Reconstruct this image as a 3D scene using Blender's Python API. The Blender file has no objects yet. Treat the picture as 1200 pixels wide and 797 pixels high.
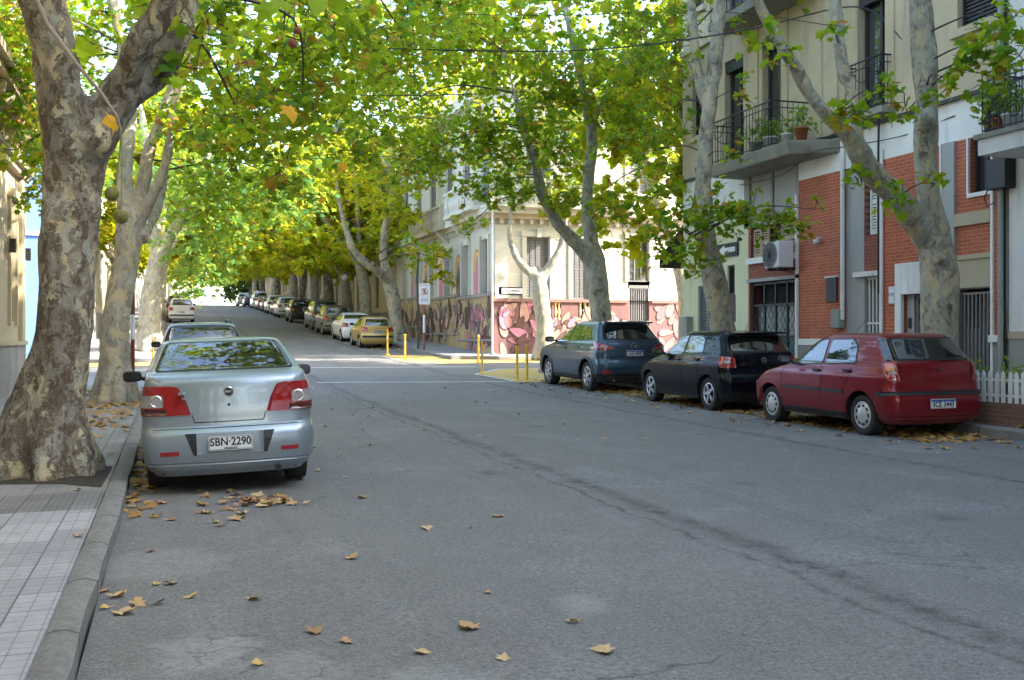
import bpy, bmesh, math, random
import numpy as np
from mathutils import Vector, Matrix, noise
R = math.radians
SC = bpy.context.scene
COL = SC.collection
random.seed(7); RNG = np.random.default_rng(7)

# ------------------------------------------------------------------ camera
YAW = R(17.7); F = 1250.0; CAMZ = 1.5; HV = 397.0
cam_d = bpy.data.cameras.new('camera'); cam = bpy.data.objects.new('camera', cam_d); COL.objects.link(cam)
cam.location = (0, 0, CAMZ); cam.rotation_euler = (R(90), 0, -YAW)
cam_d.sensor_width = 36; cam_d.lens = F / 1200 * 36; cam_d.clip_end = 3000; cam_d.clip_start = .05
cam_d.shift_y = -(398.5 - HV) / 1200
SC.camera = cam
# ------------------------------------------------------------------ light
SUN_EL, SUN_AZ = R(35), R(116)            # compass angle measured from +Y clockwise: sun stands behind the camera, right
world = bpy.data.worlds.new('World'); SC.world = world; world.use_nodes = True
wn = world.node_tree.nodes; wl = world.node_tree.links
sky = wn.new('ShaderNodeTexSky'); sky.sky_type = 'NISHITA'; sky.sun_disc = False
sky.sun_elevation = SUN_EL; sky.sun_rotation = SUN_AZ; sky.air_density = 1.0; sky.dust_density = 2.5; sky.ozone_density = 1.0
wn['Background'].inputs['Strength'].default_value = .15
wl.new(sky.outputs['Color'], wn['Background'].inputs['Color'])
sd = bpy.data.lights.new('sun', 'SUN'); so = bpy.data.objects.new('sun', sd); COL.objects.link(so)
sd.energy = 2.7; sd.angle = R(.6); sd.color = (1, .93, .80)
sv = Vector((math.sin(SUN_AZ) * math.cos(SUN_EL), math.cos(SUN_AZ) * math.cos(SUN_EL), math.sin(SUN_EL)))
so.rotation_euler = sv.to_track_quat('Z', 'Y').to_euler(); so.location = (30, -30, 40)
SC.view_settings.view_transform = 'Standard'; SC.view_settings.look = 'None'
SC.view_settings.exposure = 2.85; SC.view_settings.gamma = 1
SC.cycles.max_bounces = 8; SC.cycles.diffuse_bounces = 4; SC.cycles.transmission_bounces = 6; SC.cycles.sample_clamp_indirect = 6
try: SC.cycles.use_denoising = True
except Exception: pass

# ------------------------------------------------------------------ helpers
CO, SI = math.cos(YAW), math.sin(YAW)
def PX(u, v, D):                                    # point seen at photo pixel (u, v) at depth D metres
    xc = (u - 600) / F * D
    return Vector((xc * CO + D * SI, -xc * SI + D * CO, CAMZ + (HV - v) / F * D))
def wallY(u, X=13.4):                               # where the line of sight through column u meets the wall plane X
    k = (u - 600) / F; D = X / (k * CO + SI); return -k * D * SI + D * CO
def depth(X, Y): return X * SI + Y * CO
def wallZ(u, v, X=13.4):
    k = (u - 600) / F; D = X / (k * CO + SI); return CAMZ + (HV - v) / F * D
def faceX(u, Y):                                    # the same for a wall plane Y = const
    k = (u - 600) / F; D = Y / (CO - k * SI); return k * D * CO + D * SI
def faceZ(u, v, Y):
    k = (u - 600) / F; D = Y / (CO - k * SI); return CAMZ + (HV - v) / F * D

def tag(o, label=None, cat=None, group=None, kind=None):
    if label: o['label'] = label
    if cat: o['category'] = cat
    if group: o['group'] = group
    if kind: o['kind'] = kind
    return o
def empty(name, loc=(0, 0, 0), rz=0, **k):
    o = bpy.data.objects.new(name, None); COL.objects.link(o)
    o.location = loc; o.rotation_euler = (0, 0, rz); o.empty_display_size = .2
    return tag(o, **k)
def mkobj(name, me, m=None, parent=None, smooth=False):
    o = bpy.data.objects.new(name, me); COL.objects.link(o)
    if m is not None:
        for mm in (m if isinstance(m, (list, tuple)) else [m]): me.materials.append(mm)
    if parent is not None: o.parent = parent
    if smooth: me.polygons.foreach_set('use_smooth', [True] * len(me.polygons))
    return o
def pydata(name, v, f, m=None, parent=None, smooth=False):
    me = bpy.data.meshes.new(name); me.from_pydata([tuple(a) for a in v], [], f); me.update()
    return mkobj(name, me, m, parent, smooth)

class MB:
    """collects shapes into one mesh"""
    def __init__(s): s.v = []; s.f = []
    def add(s, vs, fs):
        n = len(s.v); s.v += [tuple(a) for a in vs]; s.f += [tuple(i + n for i in f) for f in fs]; return s
    def box(s, x0, x1, y0, y1, z0, z1):
        if x0 > x1: x0, x1 = x1, x0
        if y0 > y1: y0, y1 = y1, y0
        return s.add([(x0,y0,z0),(x1,y0,z0),(x1,y1,z0),(x0,y1,z0),(x0,y0,z1),(x1,y0,z1),(x1,y1,z1),(x0,y1,z1)],
                     [(0,3,2,1),(4,5,6,7),(0,1,5,4),(1,2,6,5),(2,3,7,6),(3,0,4,7)])
    def tube(s, pts, rad, n=8, cap=True):
        pts = [Vector(p) for p in pts]
        if not isinstance(rad, (list, tuple)): rad = [rad] * len(pts)
        vs = []; fs = []; up = None
        for i, p in enumerate(pts):
            t = (pts[min(i + 1, len(pts) - 1)] - pts[max(i - 1, 0)])
            t = t.normalized() if t.length > 1e-9 else Vector((0, 0, 1))
            if up is None:
                a = Vector((1, 0, 0)) if abs(t.x) < .8 else Vector((0, 1, 0))
                up = (a - t * a.dot(t)).normalized()
            else:
                up = up - t * up.dot(t); up = up.normalized() if up.length > 1e-6 else Vector((1, 0, 0))
            w = t.cross(up)
            for k in range(n):
                a = 2 * math.pi * k / n
                vs.append(p + (up * math.cos(a) + w * math.sin(a)) * rad[i])
        for i in range(len(pts) - 1):
            for k in range(n):
                a, b = i * n + k, i * n + (k + 1) % n
                fs.append((a, b, b + n, a + n))
        if cap: fs += [tuple(range(n - 1, -1, -1)), tuple(range((len(pts) - 1) * n, len(pts) * n))]
        return s.add(vs, fs)
    def lathe(s, prof, c=(0, 0, 0), axis='z', n=24):            # prof: (r, h)
        vs = []; fs = []
        for r, h in prof:
            for k in range(n):
                a = 2 * math.pi * k / n; x, y = r * math.cos(a), r * math.sin(a)
                p = (x, y, h) if axis == 'z' else ((h, x, y) if axis == 'x' else (y, h, x))
                vs.append((p[0] + c[0], p[1] + c[1], p[2] + c[2]))
        for i in range(len(prof) - 1):
            for k in range(n):
                a, b = i * n + k, i * n + (k + 1) % n
                fs.append((a, b, b + n, a + n))
        return s.add(vs, fs)
    def prism(s, poly, h, fn):                                  # poly: 2D points; fn(p, q, d) -> 3D, d in (0, h)
        n = len(poly); vs = [fn(p, q, 0) for p, q in poly] + [fn(p, q, h) for p, q in poly]
        fs = [tuple(range(n - 1, -1, -1)), tuple(range(n, 2 * n))] + [(i, (i + 1) % n, (i + 1) % n + n, i + n) for i in range(n)]
        return s.add(vs, fs)
    def build(s, name, m, parent=None, smooth=False): return pydata(name, s.v, s.f, m, parent, smooth)

def smooth_angle(o, deg=35):
    me = o.data
    me.polygons.foreach_set('use_smooth', [True] * len(me.polygons))
    try: me.set_sharp_from_angle(angle=R(deg))
    except Exception: pass
def add_bevel(o, w, seg=2):
    b = o.modifiers.new('bevel', 'BEVEL'); b.width = w; b.segments = seg; b.limit_method = 'ANGLE'; b.angle_limit = R(40)
    return o
def text_obj(name, s, size, mat4, m, parent=None, depth_=.001, sx=1.0, bold=0.0):
    c = bpy.data.curves.new(name, 'FONT'); c.body = s; c.size = size; c.align_x = 'CENTER'; c.align_y = 'CENTER'
    c.extrude = depth_; c.offset = bold; c.resolution_u = 3
    t = bpy.data.objects.new('tmp', c); COL.objects.link(t)
    dg = bpy.context.evaluated_depsgraph_get(); me = bpy.data.meshes.new_from_object(t.evaluated_get(dg))
    bpy.data.objects.remove(t); me.transform(mat4 @ Matrix.Diagonal((sx, 1, 1, 1)))
    me.materials.clear()
    me.name = name; return mkobj(name, me, m, parent)
FACE_BACK = Matrix(((1,0,0,0),(0,0,-1,0),(0,1,0,0),(0,0,0,1)))      # text readable when looking along +Y
FACE_LEFT = Matrix(((0,0,-1,0),(-1,0,0,0),(0,1,0,0),(0,0,0,1)))     # text readable when looking along +X

# ------------------------------------------------------------------ materials
class NT:
    def __init__(s, name):
        s.m = bpy.data.materials.new(name); s.m.use_nodes = True; s.n = s.m.node_tree.nodes; s.l = s.m.node_tree.links
        s.b = s.n['Principled BSDF']; s.out = s.n['Material Output']; s._tc = None
    def node(s, t, **kw):
        n = s.n.new(t)
        for k, v in kw.items():
            if k.startswith('i_'):
                key = k[2:]; key = int(key) if key.isdigit() else key.replace('_', ' ')
                if hasattr(v, 'is_output') : s.l.new(v, n.inputs[key])
                else: n.inputs[key].default_value = v
            else: setattr(n, k, v)
        return n
    def tc(s):
        if s._tc is None: s._tc = s.n.new('ShaderNodeTexCoord')
        return s._tc.outputs['Object']
    def mapv(s, scale=(1,1,1), rot=(0,0,0), src=None):
        n = s.n.new('ShaderNodeMapping'); n.inputs['Scale'].default_value = scale; n.inputs['Rotation'].default_value = rot
        s.l.new(src or s.tc(), n.inputs['Vector']); return n.outputs[0]
    def noise(s, scale, detail=4, rough=.55, vec=None, dist=0):
        n = s.node('ShaderNodeTexNoise'); n.inputs['Scale'].default_value = scale; n.inputs['Detail'].default_value = detail
        n.inputs['Roughness'].default_value = rough; n.inputs['Distortion'].default_value = dist
        s.l.new(vec or s.tc(), n.inputs['Vector']); return n.outputs['Fac']
    def voro(s, scale, vec=None, feature='F1', out='Distance', rand=1):
        n = s.node('ShaderNodeTexVoronoi'); n.feature = feature; n.inputs['Scale'].default_value = scale; n.inputs['Randomness'].default_value = rand
        s.l.new(vec or s.tc(), n.inputs['Vector']); return n.outputs[out]
    def ramp(s, fac, stops, interp='LINEAR'):
        n = s.n.new('ShaderNodeValToRGB'); n.color_ramp.interpolation = interp; cr = n.color_ramp
        while len(cr.elements) < len(stops): cr.elements.new(.5)
        for e, (p, c) in zip(cr.elements, stops):
            e.position = p; e.color = (*c, 1) if hasattr(c, '__len__') else (c, c, c, 1)
        s.l.new(fac, n.inputs[0]); return n.outputs[0]
    def mix(s, fac, a, b, mode='MIX'):
        n = s.n.new('ShaderNodeMix'); n.data_type = 'RGBA'; n.blend_type = mode
        for v, i in ((fac, 0), (a, 6), (b, 7)):
            if hasattr(v, 'is_output'): s.l.new(v, n.inputs[i])
            else: n.inputs[i].default_value = v if not (hasattr(v, '__len__') and len(v) == 3) else (*v, 1)
        return n.outputs[2]
    def math(s, op, a, b=0.0, clamp=False):
        n = s.n.new('ShaderNodeMath'); n.operation = op; n.use_clamp = clamp
        for v, i in ((a, 0), (b, 1)):
            if hasattr(v, 'is_output'): s.l.new(v, n.inputs[i])
            else: n.inputs[i].default_value = v
        return n.outputs[0]
    def sep(s, vec=None):
        n = s.n.new('ShaderNodeSeparateXYZ'); s.l.new(vec or s.tc(), n.inputs[0]); return n.outputs
    def comb(s, x, y, z):
        n = s.n.new('ShaderNodeCombineXYZ')
        for v, i in ((x, 0), (y, 1), (z, 2)):
            if hasattr(v, 'is_output'): s.l.new(v, n.inputs[i])
            else: n.inputs[i].default_value = v
        return n.outputs[0]
    def bump(s, h, strength=.3, dist=.02):
        n = s.n.new('ShaderNodeBump'); n.inputs['Strength'].default_value = strength; n.inputs['Distance'].default_value = dist
        s.l.new(h, n.inputs['Height']); s.l.new(n.outputs[0], s.b.inputs['Normal'])
    def set(s, **kw):
        for k, v in kw.items():
            key = {'color': 'Base Color', 'rough': 'Roughness', 'metal': 'Metallic', 'coat': 'Coat Weight', 'spec': 'Specular IOR Level',
                   'coat_rough': 'Coat Roughness', 'alpha': 'Alpha', 'trans': 'Transmission Weight'}[k]
            if hasattr(v, 'is_output'): s.l.new(v, s.b.inputs[key])
            else: s.b.inputs[key].default_value = (*v, 1) if hasattr(v, '__len__') and len(v) == 3 else v
        return s
def flat(name, c, rough=.6, metal=0, coat=0, var=.12, scale=6, bump=0):
    t = NT(name); n = t.noise(scale, 5, .6)
    lo = tuple(x * (1 - var) for x in c); hi = tuple(min(1, x * (1 + var)) for x in c)
    t.set(color=t.ramp(n, [(.3, lo), (.7, hi)]), rough=rough, metal=metal, coat=coat)
    if bump: t.bump(t.noise(scale * 8, 4), bump, .01)
    return t.m
def wall_mat(name, c, dirt=(.12, .1, .08), amount=.5, var=.1, rough=.85):
    """painted or rendered wall: soft mottling, rain streaks and grime with their own shapes"""
    t = NT(name)
    a = t.noise(.9, 6, .6); b = t.noise(7, 5, .6)
    base = t.ramp(a, [(.3, tuple(x * (1 - var) for x in c)), (.7, tuple(min(1, x * (1 + var * .6)) for x in c))])
    base = t.mix(.18, base, t.ramp(b, [(.3, tuple(x * .8 for x in c)), (.7, tuple(min(1, x * 1.1) for x in c))]))
    st = t.noise(1.0, 5, .65, t.mapv((3.2, 3.2, .28)))
    msk = t.math('MULTIPLY', t.ramp(st, [(.5, 0.0), (.75, 1.0)]), t.ramp(t.noise(.5, 3), [(.42, 0.0), (.62, amount)]))
    t.set(color=t.mix(msk, base, dirt), rough=rough); t.bump(t.math('ADD', b, t.noise(60, 3)), .25, .008)
    return t.m
def paint(name, c, flake=.35, rough=.32, coat=.55, spec=.3):
    t = NT(name); n = t.noise(380, 2); d = t.noise(2.2, 5, .65)
    base = t.ramp(n, [(.35, tuple(x * .8 for x in c)), (.65, tuple(min(1, x * 1.2) for x in c))])
    dust = t.ramp(d, [(.5, 0.0), (.85, .05)])
    z = t.sep()[2]; low = t.ramp(z, [(.18, .12), (.42, 0.0)])
    t.set(color=t.mix(t.math('MAXIMUM', dust, low), base, (.20, .18, .15)), rough=rough, metal=flake, coat=coat, spec=spec, coat_rough=t.ramp(d, [(.4, .01), (.8, .06)]))
    t.b.inputs['Coat IOR'].default_value = 1.5
    return t.m
def brick_mat(name, c1, c2, mortar, axis='y', bw=.23, bh=.068, ms=.012):
    t = NT(name); x, y, z = t.sep(); vec = t.comb(y if axis == 'y' else x, z, 0)
    n = t.n.new('ShaderNodeTexBrick'); t.l.new(vec, n.inputs['Vector'])
    n.inputs['Color1'].default_value = (*c1, 1); n.inputs['Color2'].default_value = (*c2, 1); n.inputs['Mortar'].default_value = (*mortar, 1)
    n.inputs['Scale'].default_value = 1; n.inputs['Brick Width'].default_value = bw; n.inputs['Row Height'].default_value = bh
    n.inputs['Mortar Size'].default_value = ms * .5; n.inputs['Mortar Smooth'].default_value = .3; n.inputs['Bias'].default_value = -.1
    v = t.noise(1.3, 6, .65); col = t.mix(t.ramp(v, [(.35, 0.0), (.8, .55)]), n.outputs['Color'], (.16, .05, .035))
    st = t.noise(14, 4); col = t.mix(t.ramp(st, [(.55, 0.0), (.8, .35)]), col, (.42, .2, .14))
    t.set(color=col, rough=.85); t.bump(t.math('SUBTRACT', t.math('MULTIPLY', st, .3), n.outputs['Fac']), .5, .01)
    return t.m
M = {}
M['black'] = flat('black_plastic', (.018, .018, .02), .45)
M['rubber'] = flat('tyre_rubber', (.02, .02, .02), .85, bump=.3)
M['void'] = flat('underbody_black', (.006, .006, .006), .9)
M['iron'] = flat('black_iron', (.02, .02, .022), .5)
M['white'] = wall_mat('white_wall_paint', (.72, .71, .69), amount=.5)
M['concrete'] = wall_mat('grey_render', (.38, .38, .37), amount=.5)
M['plate'] = flat('plate_white', (.75, .76, .78), .35, var=.05)
M['plateblue'] = flat('plate_blue', (.03, .08, .45), .35)
M['ink'] = flat('ink_black', (.015, .015, .02), .5)
M['chrome'] = flat('chrome', (.75, .76, .78), .12, metal=1, var=.03)
M['alloy'] = flat('alloy', (.55, .56, .58), .28, metal=.9)
M['alloydark'] = flat('dark_alloy', (.05, .05, .055), .3, metal=.6)
M['hub'] = flat('hubcap_silver', (.50, .51, .53), .35, metal=.4)
def glassy(name, c, rough=.03):
    t = NT(name); d = t.noise(3, 5, .6)
    t.set(color=c, rough=t.ramp(d, [(.4, rough), (.8, rough + .07)]), spec=.9, coat=.6); t.b.inputs['IOR'].default_value = 1.6
    return t.m
M['glass'] = glassy('car_glass', (.012, .014, .014))
M['glass2'] = glassy('window_glass', (.03, .035, .04), .06)
def lens(name, c):
    t = NT(name); w = t.noise(60, 2)
    t.set(color=t.ramp(w, [(.3, tuple(x * .7 for x in c)), (.7, c)]), rough=.08, coat=1, spec=.8); return t.m
M['red'] = lens('red_lens', (.36, .006, .012)); M['clear'] = lens('clear_lens', (.36, .33, .34)); M['amber'] = lens('amber_lens', (.75, .22, .05))
M['yellow'] = flat('yellow_paint', (.72, .46, .03), .5, var=.15)
# ------------------------------------------------------------------ terrain
_K = [(-400,-2.5),(-60,-.6),(-10,-.1),(0,-.04),(11,.0),(20,.09),(27,.20),(34,.42),(40,.70),(50,1.10),(60,1.62),(75,2.5),(90,3.3),(120,4.85),(150,6.05),(170,6.55),(200,6.7),(240,6.0),(320,3.0),(700,-6)]
_kx = np.array([k[0] for k in _K], float); _kz = np.array([k[1] for k in _K], float)
_kxf = np.arange(-400, 700, 1.0); _kzf = np.interp(_kxf, _kx, _kz); _kzf = np.convolve(np.pad(_kzf, 3, 'edge'), np.ones(7) / 7, 'valid')
def zg(X, Y):
    f = min(1, max(0, (42 - Y) / 12))
    return float(np.interp(Y, _kxf, _kzf)) + .013 * (min(15, max(-4, X)) - .6) * f
KL, KR, KRF = -.41, 10.75, 10.15              # kerb faces: left, right near, right beyond the crossing
WL, WR, WRF = -3.5, 13.4, 12.4                # wall lines
CY0, CY1 = 31.0, 39.4                         # kerbs of the cross street
SW = .13
def sheet(name, x0, x1, y0, y1, m, dz=0, sx=1.0, sy=.5, skirt=0, kind=None, parent=None):
    nx = max(1, int(abs(x1 - x0) / sx)); ny = max(1, int(abs(y1 - y0) / sy))
    v = []; f = []
    for j in range(ny + 1):
        y = y0 + (y1 - y0) * j / ny
        for i in range(nx + 1):
            x = x0 + (x1 - x0) * i / nx; v.append((x, y, zg(x, y) + dz))
    for j in range(ny):
        for i in range(nx):
            a = j * (nx + 1) + i; f.append((a, a + 1, a + nx + 2, a + nx + 1))
    if skirt:
        ring = [i for i in range(nx + 1)] + [j * (nx + 1) + nx for j in range(1, ny + 1)] + [ny * (nx + 1) + i for i in range(nx - 1, -1, -1)] + [j * (nx + 1) for j in range(ny - 1, 0, -1)]
        n0 = len(v); v += [(v[i][0], v[i][1], v[i][2] - skirt) for i in ring]; k = len(ring)
        for i in range(k): f.append((ring[(i + 1) % k], ring[i], n0 + i, n0 + (i + 1) % k))
    o = pydata(name, v, f, m, parent, smooth=False)
    if kind: o['kind'] = kind
    return o
def asphalt(name, seams=(), spots=()):
    t = NT(name); x, y, z = t.sep()
    big = t.noise(.35, 6, .65); mid = t.noise(2.2, 6, .7); fine = t.noise(110, 3, .6); spk = t.voro(70, out='Distance')
    col = t.ramp(big, [(.3, (.105, .099, .093)), (.7, (.150, .142, .134))])
    col = t.mix(.55, col, t.ramp(mid, [(.3, (.100, .094, .088)), (.7, (.182, .172, .162))]))
    col = t.mix(t.ramp(fine, [(.45, 0.0), (.70, .75)]), col, (.30, .295, .30))
    gr = t.noise(34, 6, .9); col = t.mix(t.ramp(gr, [(.34, .9), (.48, 0.0)]), col, (.035, .034, .036)); col = t.mix(t.ramp(gr, [(.54, 0.0), (.68, .75)]), col, (.34, .33, .32))
    ol = t.voro(.8, t.mapv((1, .7, 1)), 'F1', 'Distance'); col = t.mix(t.math('MULTIPLY', t.ramp(ol, [(.04, .75), (.16, 0.0)]), t.ramp(t.noise(6, 5, .8), [(.4, 0.2), (.6, 1.0)])), col, (.035, .033, .032))
    col = t.mix(t.ramp(spk, [(.05, .45), (.16, 0.0)]), col, (.03, .03, .03))
    # pale worn mortar patches
    pm = t.math('MULTIPLY', t.ramp(t.noise(.75, 5, .7, dist=.6), [(.50, 0.0), (.66, .5)]), t.ramp(t.noise(17, 6, .8), [(.40, 0.0), (.62, 1.0)]))
    col = t.mix(pm, col, (.30, .30, .30))
    for sx_, sy_, sr_, am_ in spots:      # worn pale mortar smears
        dv = t.math('SQRT', t.math('ADD', t.math('POWER', t.math('ABSOLUTE', t.math('SUBTRACT', x, sx_)), 2.0), t.math('MULTIPLY', t.math('POWER', t.math('ABSOLUTE', t.math('SUBTRACT', y, sy_)), 2.0), .6)))
        dv = t.math('ADD', t.math('DIVIDE', dv, sr_), t.math('MULTIPLY', t.math('SUBTRACT', t.noise(3.2, 6, .7), .5), 1.6))
        sm = t.math('MULTIPLY', t.ramp(dv, [(.55, am_), (1.0, 0.0)]), t.ramp(t.noise(22, 6, .8), [(.36, 0.15), (.6, 1.0)])); col = t.mix(sm, col, (.36, .355, .345))
    # streaks along the driving direction
    stk = t.noise(1, 5, .6, t.mapv((2.6, .16, 1))); col = t.mix(t.ramp(stk, [(.52, 0.0), (.78, .28)]), col, (.06, .06, .062))
    # cracks
    wv = t.n.new('ShaderNodeVectorMath'); wv.operation = 'ADD'; nn = t.node('ShaderNodeTexNoise'); nn.inputs['Scale'].default_value = 1.6; nn.inputs['Detail'].default_value = 6
    t.l.new(t.tc(), nn.inputs['Vector']); t.l.new(t.tc(), wv.inputs[0]); t.l.new(nn.outputs['Color'], wv.inputs[1])
    ed = t.voro(.55, wv.outputs[0], 'DISTANCE_TO_EDGE'); ed2 = t.voro(2.3, wv.outputs[0], 'DISTANCE_TO_EDGE')
    cm = t.math('MULTIPLY', t.ramp(ed, [(.003, 1.0), (.013, 0.0)]), t.ramp(t.noise(.7, 3), [(.58, 0.0), (.66, .6)]))
    cm2 = t.math('MULTIPLY', t.ramp(ed2, [(.008, 1.0), (.03, 0.0)]), t.ramp(t.noise(.55, 2, vec=t.mapv((1, 1, 1), (0, 0, 1))), [(.60, 0.0), (.68, .5)]))
    col = t.mix(t.math('MAXIMUM', cm, cm2), col, (.022, .022, .022))
    h = t.math('SUBTRACT', t.math('ADD', t.math('MULTIPLY', fine, .5), t.math('MULTIPLY', spk, .4)), t.math('MULTIPLY', cm, 1.5))
    for xs, w in seams:
        wob = t.math('MULTIPLY', t.math('SUBTRACT', t.noise(.9, 6, .7), .5), .5)
        d = t.math('ABSOLUTE', t.math('ADD', t.math('SUBTRACT', x, xs), wob))
        ln = t.math('MULTIPLY', t.ramp(t.math('DIVIDE', d, w), [(.05, 1.0), (1.0, 0.0)]), t.ramp(t.noise(5, 6, .8), [(.38, .0), (.62, 1.0)]))
        col = t.mix(t.math('MULTIPLY', ln, .8), col, (.03, .03, .03)); h = t.math('SUBTRACT', h, ln)
    t.set(color=col, rough=t.ramp(mid, [(.3, .72), (.7, .9)])); t.bump(h, .55, .012)
    return t.m
M['asphalt'] = asphalt('asphalt', ((3.95, .17), (3.7, .05), (8.0, .12)), ((1.05, 4.2, .55, .55), (.15, 5.4, .30, .6), (.55, 4.9, .35, .35), (-.05, 7.6, .5, .35), (2.2, 5.6, .2, .4), (1.6, 4.0, .35, .45), (9.0, 11.2, .5, .3)))
M['asphalt2'] = asphalt('asphalt_cross')
M['earth'] = flat('earth', (.09, .075, .05), .95, var=.3, bump=.5)
def tiles(name, c, w, h, joint, rows=True):
    t = NT(name); x, y, z = t.sep()
    n = t.n.new('ShaderNodeTexBrick'); n.offset = 0.0; t.l.new(t.comb(x, y, 0), n.inputs['Vector']); n.inputs['Scale'].default_value = 1
    n.inputs['Brick Width'].default_value = w; n.inputs['Row Height'].default_value = h; n.inputs['Mortar Size'].default_value = joint; n.inputs['Mortar Smooth'].default_value = .1
    n.inputs['Color1'].default_value = (*c, 1); n.inputs['Color2'].default_value = (*[q * .70 for q in c], 1); n.inputs['Mortar'].default_value = (*[q * .35 for q in c], 1)
    g = t.n.new('ShaderNodeTexBrick'); g.offset = 0.0; t.l.new(t.comb(x, y, 0), g.inputs['Vector']); g.inputs['Scale'].default_value = 1
    g.inputs['Brick Width'].default_value = w / 4; g.inputs['Row Height'].default_value = h / 4; g.inputs['Mortar Size'].default_value = .004
    for k in ('Color1', 'Color2'): g.inputs[k].default_value = (1, 1, 1, 1)
    g.inputs['Mortar'].default_value = (.45, .45, .45, 1)
    col = t.mix(.7, n.outputs['Color'], g.outputs['Color'], 'MULTIPLY')
    d = t.noise(.9, 6, .7); col = t.mix(t.ramp(d, [(.42, 0.0), (.72, .55)]), col, tuple(q * .45 for q in c))
    d2 = t.noise(9, 5, .7); col = t.mix(t.ramp(d2, [(.5, 0.0), (.8, .4)]), col, (.12, .10, .08))
    t.set(color=col, rough=.8); t.bump(t.math('ADD', t.math('SUBTRACT', 0.0, n.outputs['Fac']), t.math('MULTIPLY', d2, .5)), .5, .008)
    return t.m
M['tile'] = tiles('lilac_grey_tiles', (.43, .42, .45), .40, .40, .006)
M['tile_dark'] = tiles('dark_grey_tiles', (.24, .235, .235), .2, .4, .006)
M['pave'] = tiles('pavement_tiles', (.30, .295, .29), .4, .4, .006)
M['pave_far'] = tiles('pavement_pale', (.36, .36, .37), .4, .4, .006)
t = NT('kerb_stone'); a = t.noise(3, 6, .7); b = t.noise(28, 5, .7)
c_ = t.mix(.5, t.ramp(a, [(.3, (.14, .135, .13)), (.7, (.30, .29, .275))]), t.ramp(b, [(.3, (.10, .095, .09)), (.7, (.32, .31, .30))]))
y_ = t.math('FRACT', t.math('MULTIPLY', t.sep()[1], .9)); c_ = t.mix(t.ramp(y_, [(.0, .95), (.04, 0.0)]), c_, (.03, .03, .03))
t.set(color=c_, rough=.88); t.bump(t.math('ADD', a, b), .8, .02); M['kerb'] = t.m
M['cement'] = wall_mat('old_cement', (.33, .325, .31), amount=.4)
M['line'] = None
def worn(name, c, cover=.5, under=(.12, .12, .125)):
    t = NT(name); n = t.noise(14, 6, .75); col = t.mix(t.ramp(n, [(cover - .08, 1.0), (cover + .12, 0.0)]), c, under)
    t.set(color=col, rough=.7); t.bump(t.noise(100, 3), .4, .008); return t.m
M['line'] = worn('road_paint_white', (.62, .62, .60), .42)
M['ybay'] = worn('yellow_bay_paint', (.52, .36, .10), .40)

sheet('ground', -330, 330, -80, 330, M['earth'], -.35, 10, 5, kind='structure')
sheet('road', KL, KR, -22, CY0, M['asphalt'], 0, .5, .5, kind='structure')
sheet('road', KL, KR, CY0, 300, M['asphalt'], 0, .8, 1, kind='structure')
sheet('cross_street', -60, KL, CY0, CY1, M['asphalt2'], 0, 1, .5, kind='structure')
sheet('cross_street', KR, 70, CY0, CY1, M['asphalt2'], 0, 1, .5, kind='structure')
def pav(name, x0, x1, y0, y1, m): return sheet(name, x0, x1, y0, y1, m, SW, .5, .5, skirt=.2, kind='structure')
kw = .17
YA = wallY(100) * 0 + 10.15                    # joint between the two tile fields by the near tree
pav('pavement_left', WL - 1.5, KL - kw, -22, 9.35, M['tile'])
pav('pavement_left', WL - 1.5, KL - kw, 9.35, 10.35, M['tile_dark'])
pav('pavement_left', WL - 1.5, KL - kw, 10.35, CY0 - kw, M['pave'])
pav('pavement_left', -60, WL - 1.5, 28.8, CY0 - kw, M['pave'])
pav('pavement_left_far', -60, KL - kw, CY1 + kw, 42.2, M['pave_far'])
pav('pavement_left_far', WL - 1.5, KL - kw, 42.2, 290, M['pave_far'])
pav('pavement_right', KR + kw, WR + .6, -22, CY0 - kw, M['pave'])
pav('pavement_right', WR + .6, 70, 26.0, CY0 - kw, M['pave'])
pav('pavement_right_far', KRF + kw, 70, CY1 + kw, 41.6, M['pave_far'])
pav('pavement_right_far', KRF + kw, WRF + .6, 41.6, 290, M['pave_far'])
def kerb(x0, x1, y0, y1, wob=.022):
    """kerbstones along Y (x0..x1 is the width) or along X"""
    along_y = abs(y1 - y0) > abs(x1 - x0)
    if along_y: ny = int(abs(y1 - y0) / .25) if abs(y1-y0) < 120 else int(abs(y1 - y0) / .5); nx = 3
    else: nx = int(abs(x1 - x0) / .5); ny = 3
    v = []; f = []
    for j in range(ny + 1):
        y = y0 + (y1 - y0) * j / ny
        for i in range(nx + 1):
            x = x0 + (x1 - x0) * i / nx
            w = noise.noise(Vector((x * 3, y * 1.7, 3))) * wob + noise.noise(Vector((x * 1.2, y * .5, 9))) * wob * 1.2
            edge = (i in (0, nx)) if along_y else (j in (0, ny))
            v.append((x + (w if along_y else 0), y + (0 if along_y else w), zg(x, y) + SW + .006 + w * .6 - (.022 if edge else 0)))
    for j in range(ny):
        for i in range(nx):
            a = j * (nx + 1) + i; f.append((a, a + 1, a + nx + 2, a + nx + 1))
    ring = [i for i in range(nx + 1)] + [j * (nx + 1) + nx for j in range(1, ny + 1)] + [ny * (nx + 1) + i for i in range(nx - 1, -1, -1)] + [j * (nx + 1) for j in range(ny - 1, 0, -1)]
    n0 = len(v); v += [(v[i][0], v[i][1], v[i][2] - .3) for i in ring]; k = len(ring)
    for i in range(k): f.append((ring[(i + 1) % k], ring[i], n0 + i, n0 + (i + 1) % k))
    o = pydata('kerb', v, f, M['kerb'], None, True); o['kind'] = 'structure'; smooth_angle(o, 50)
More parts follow.
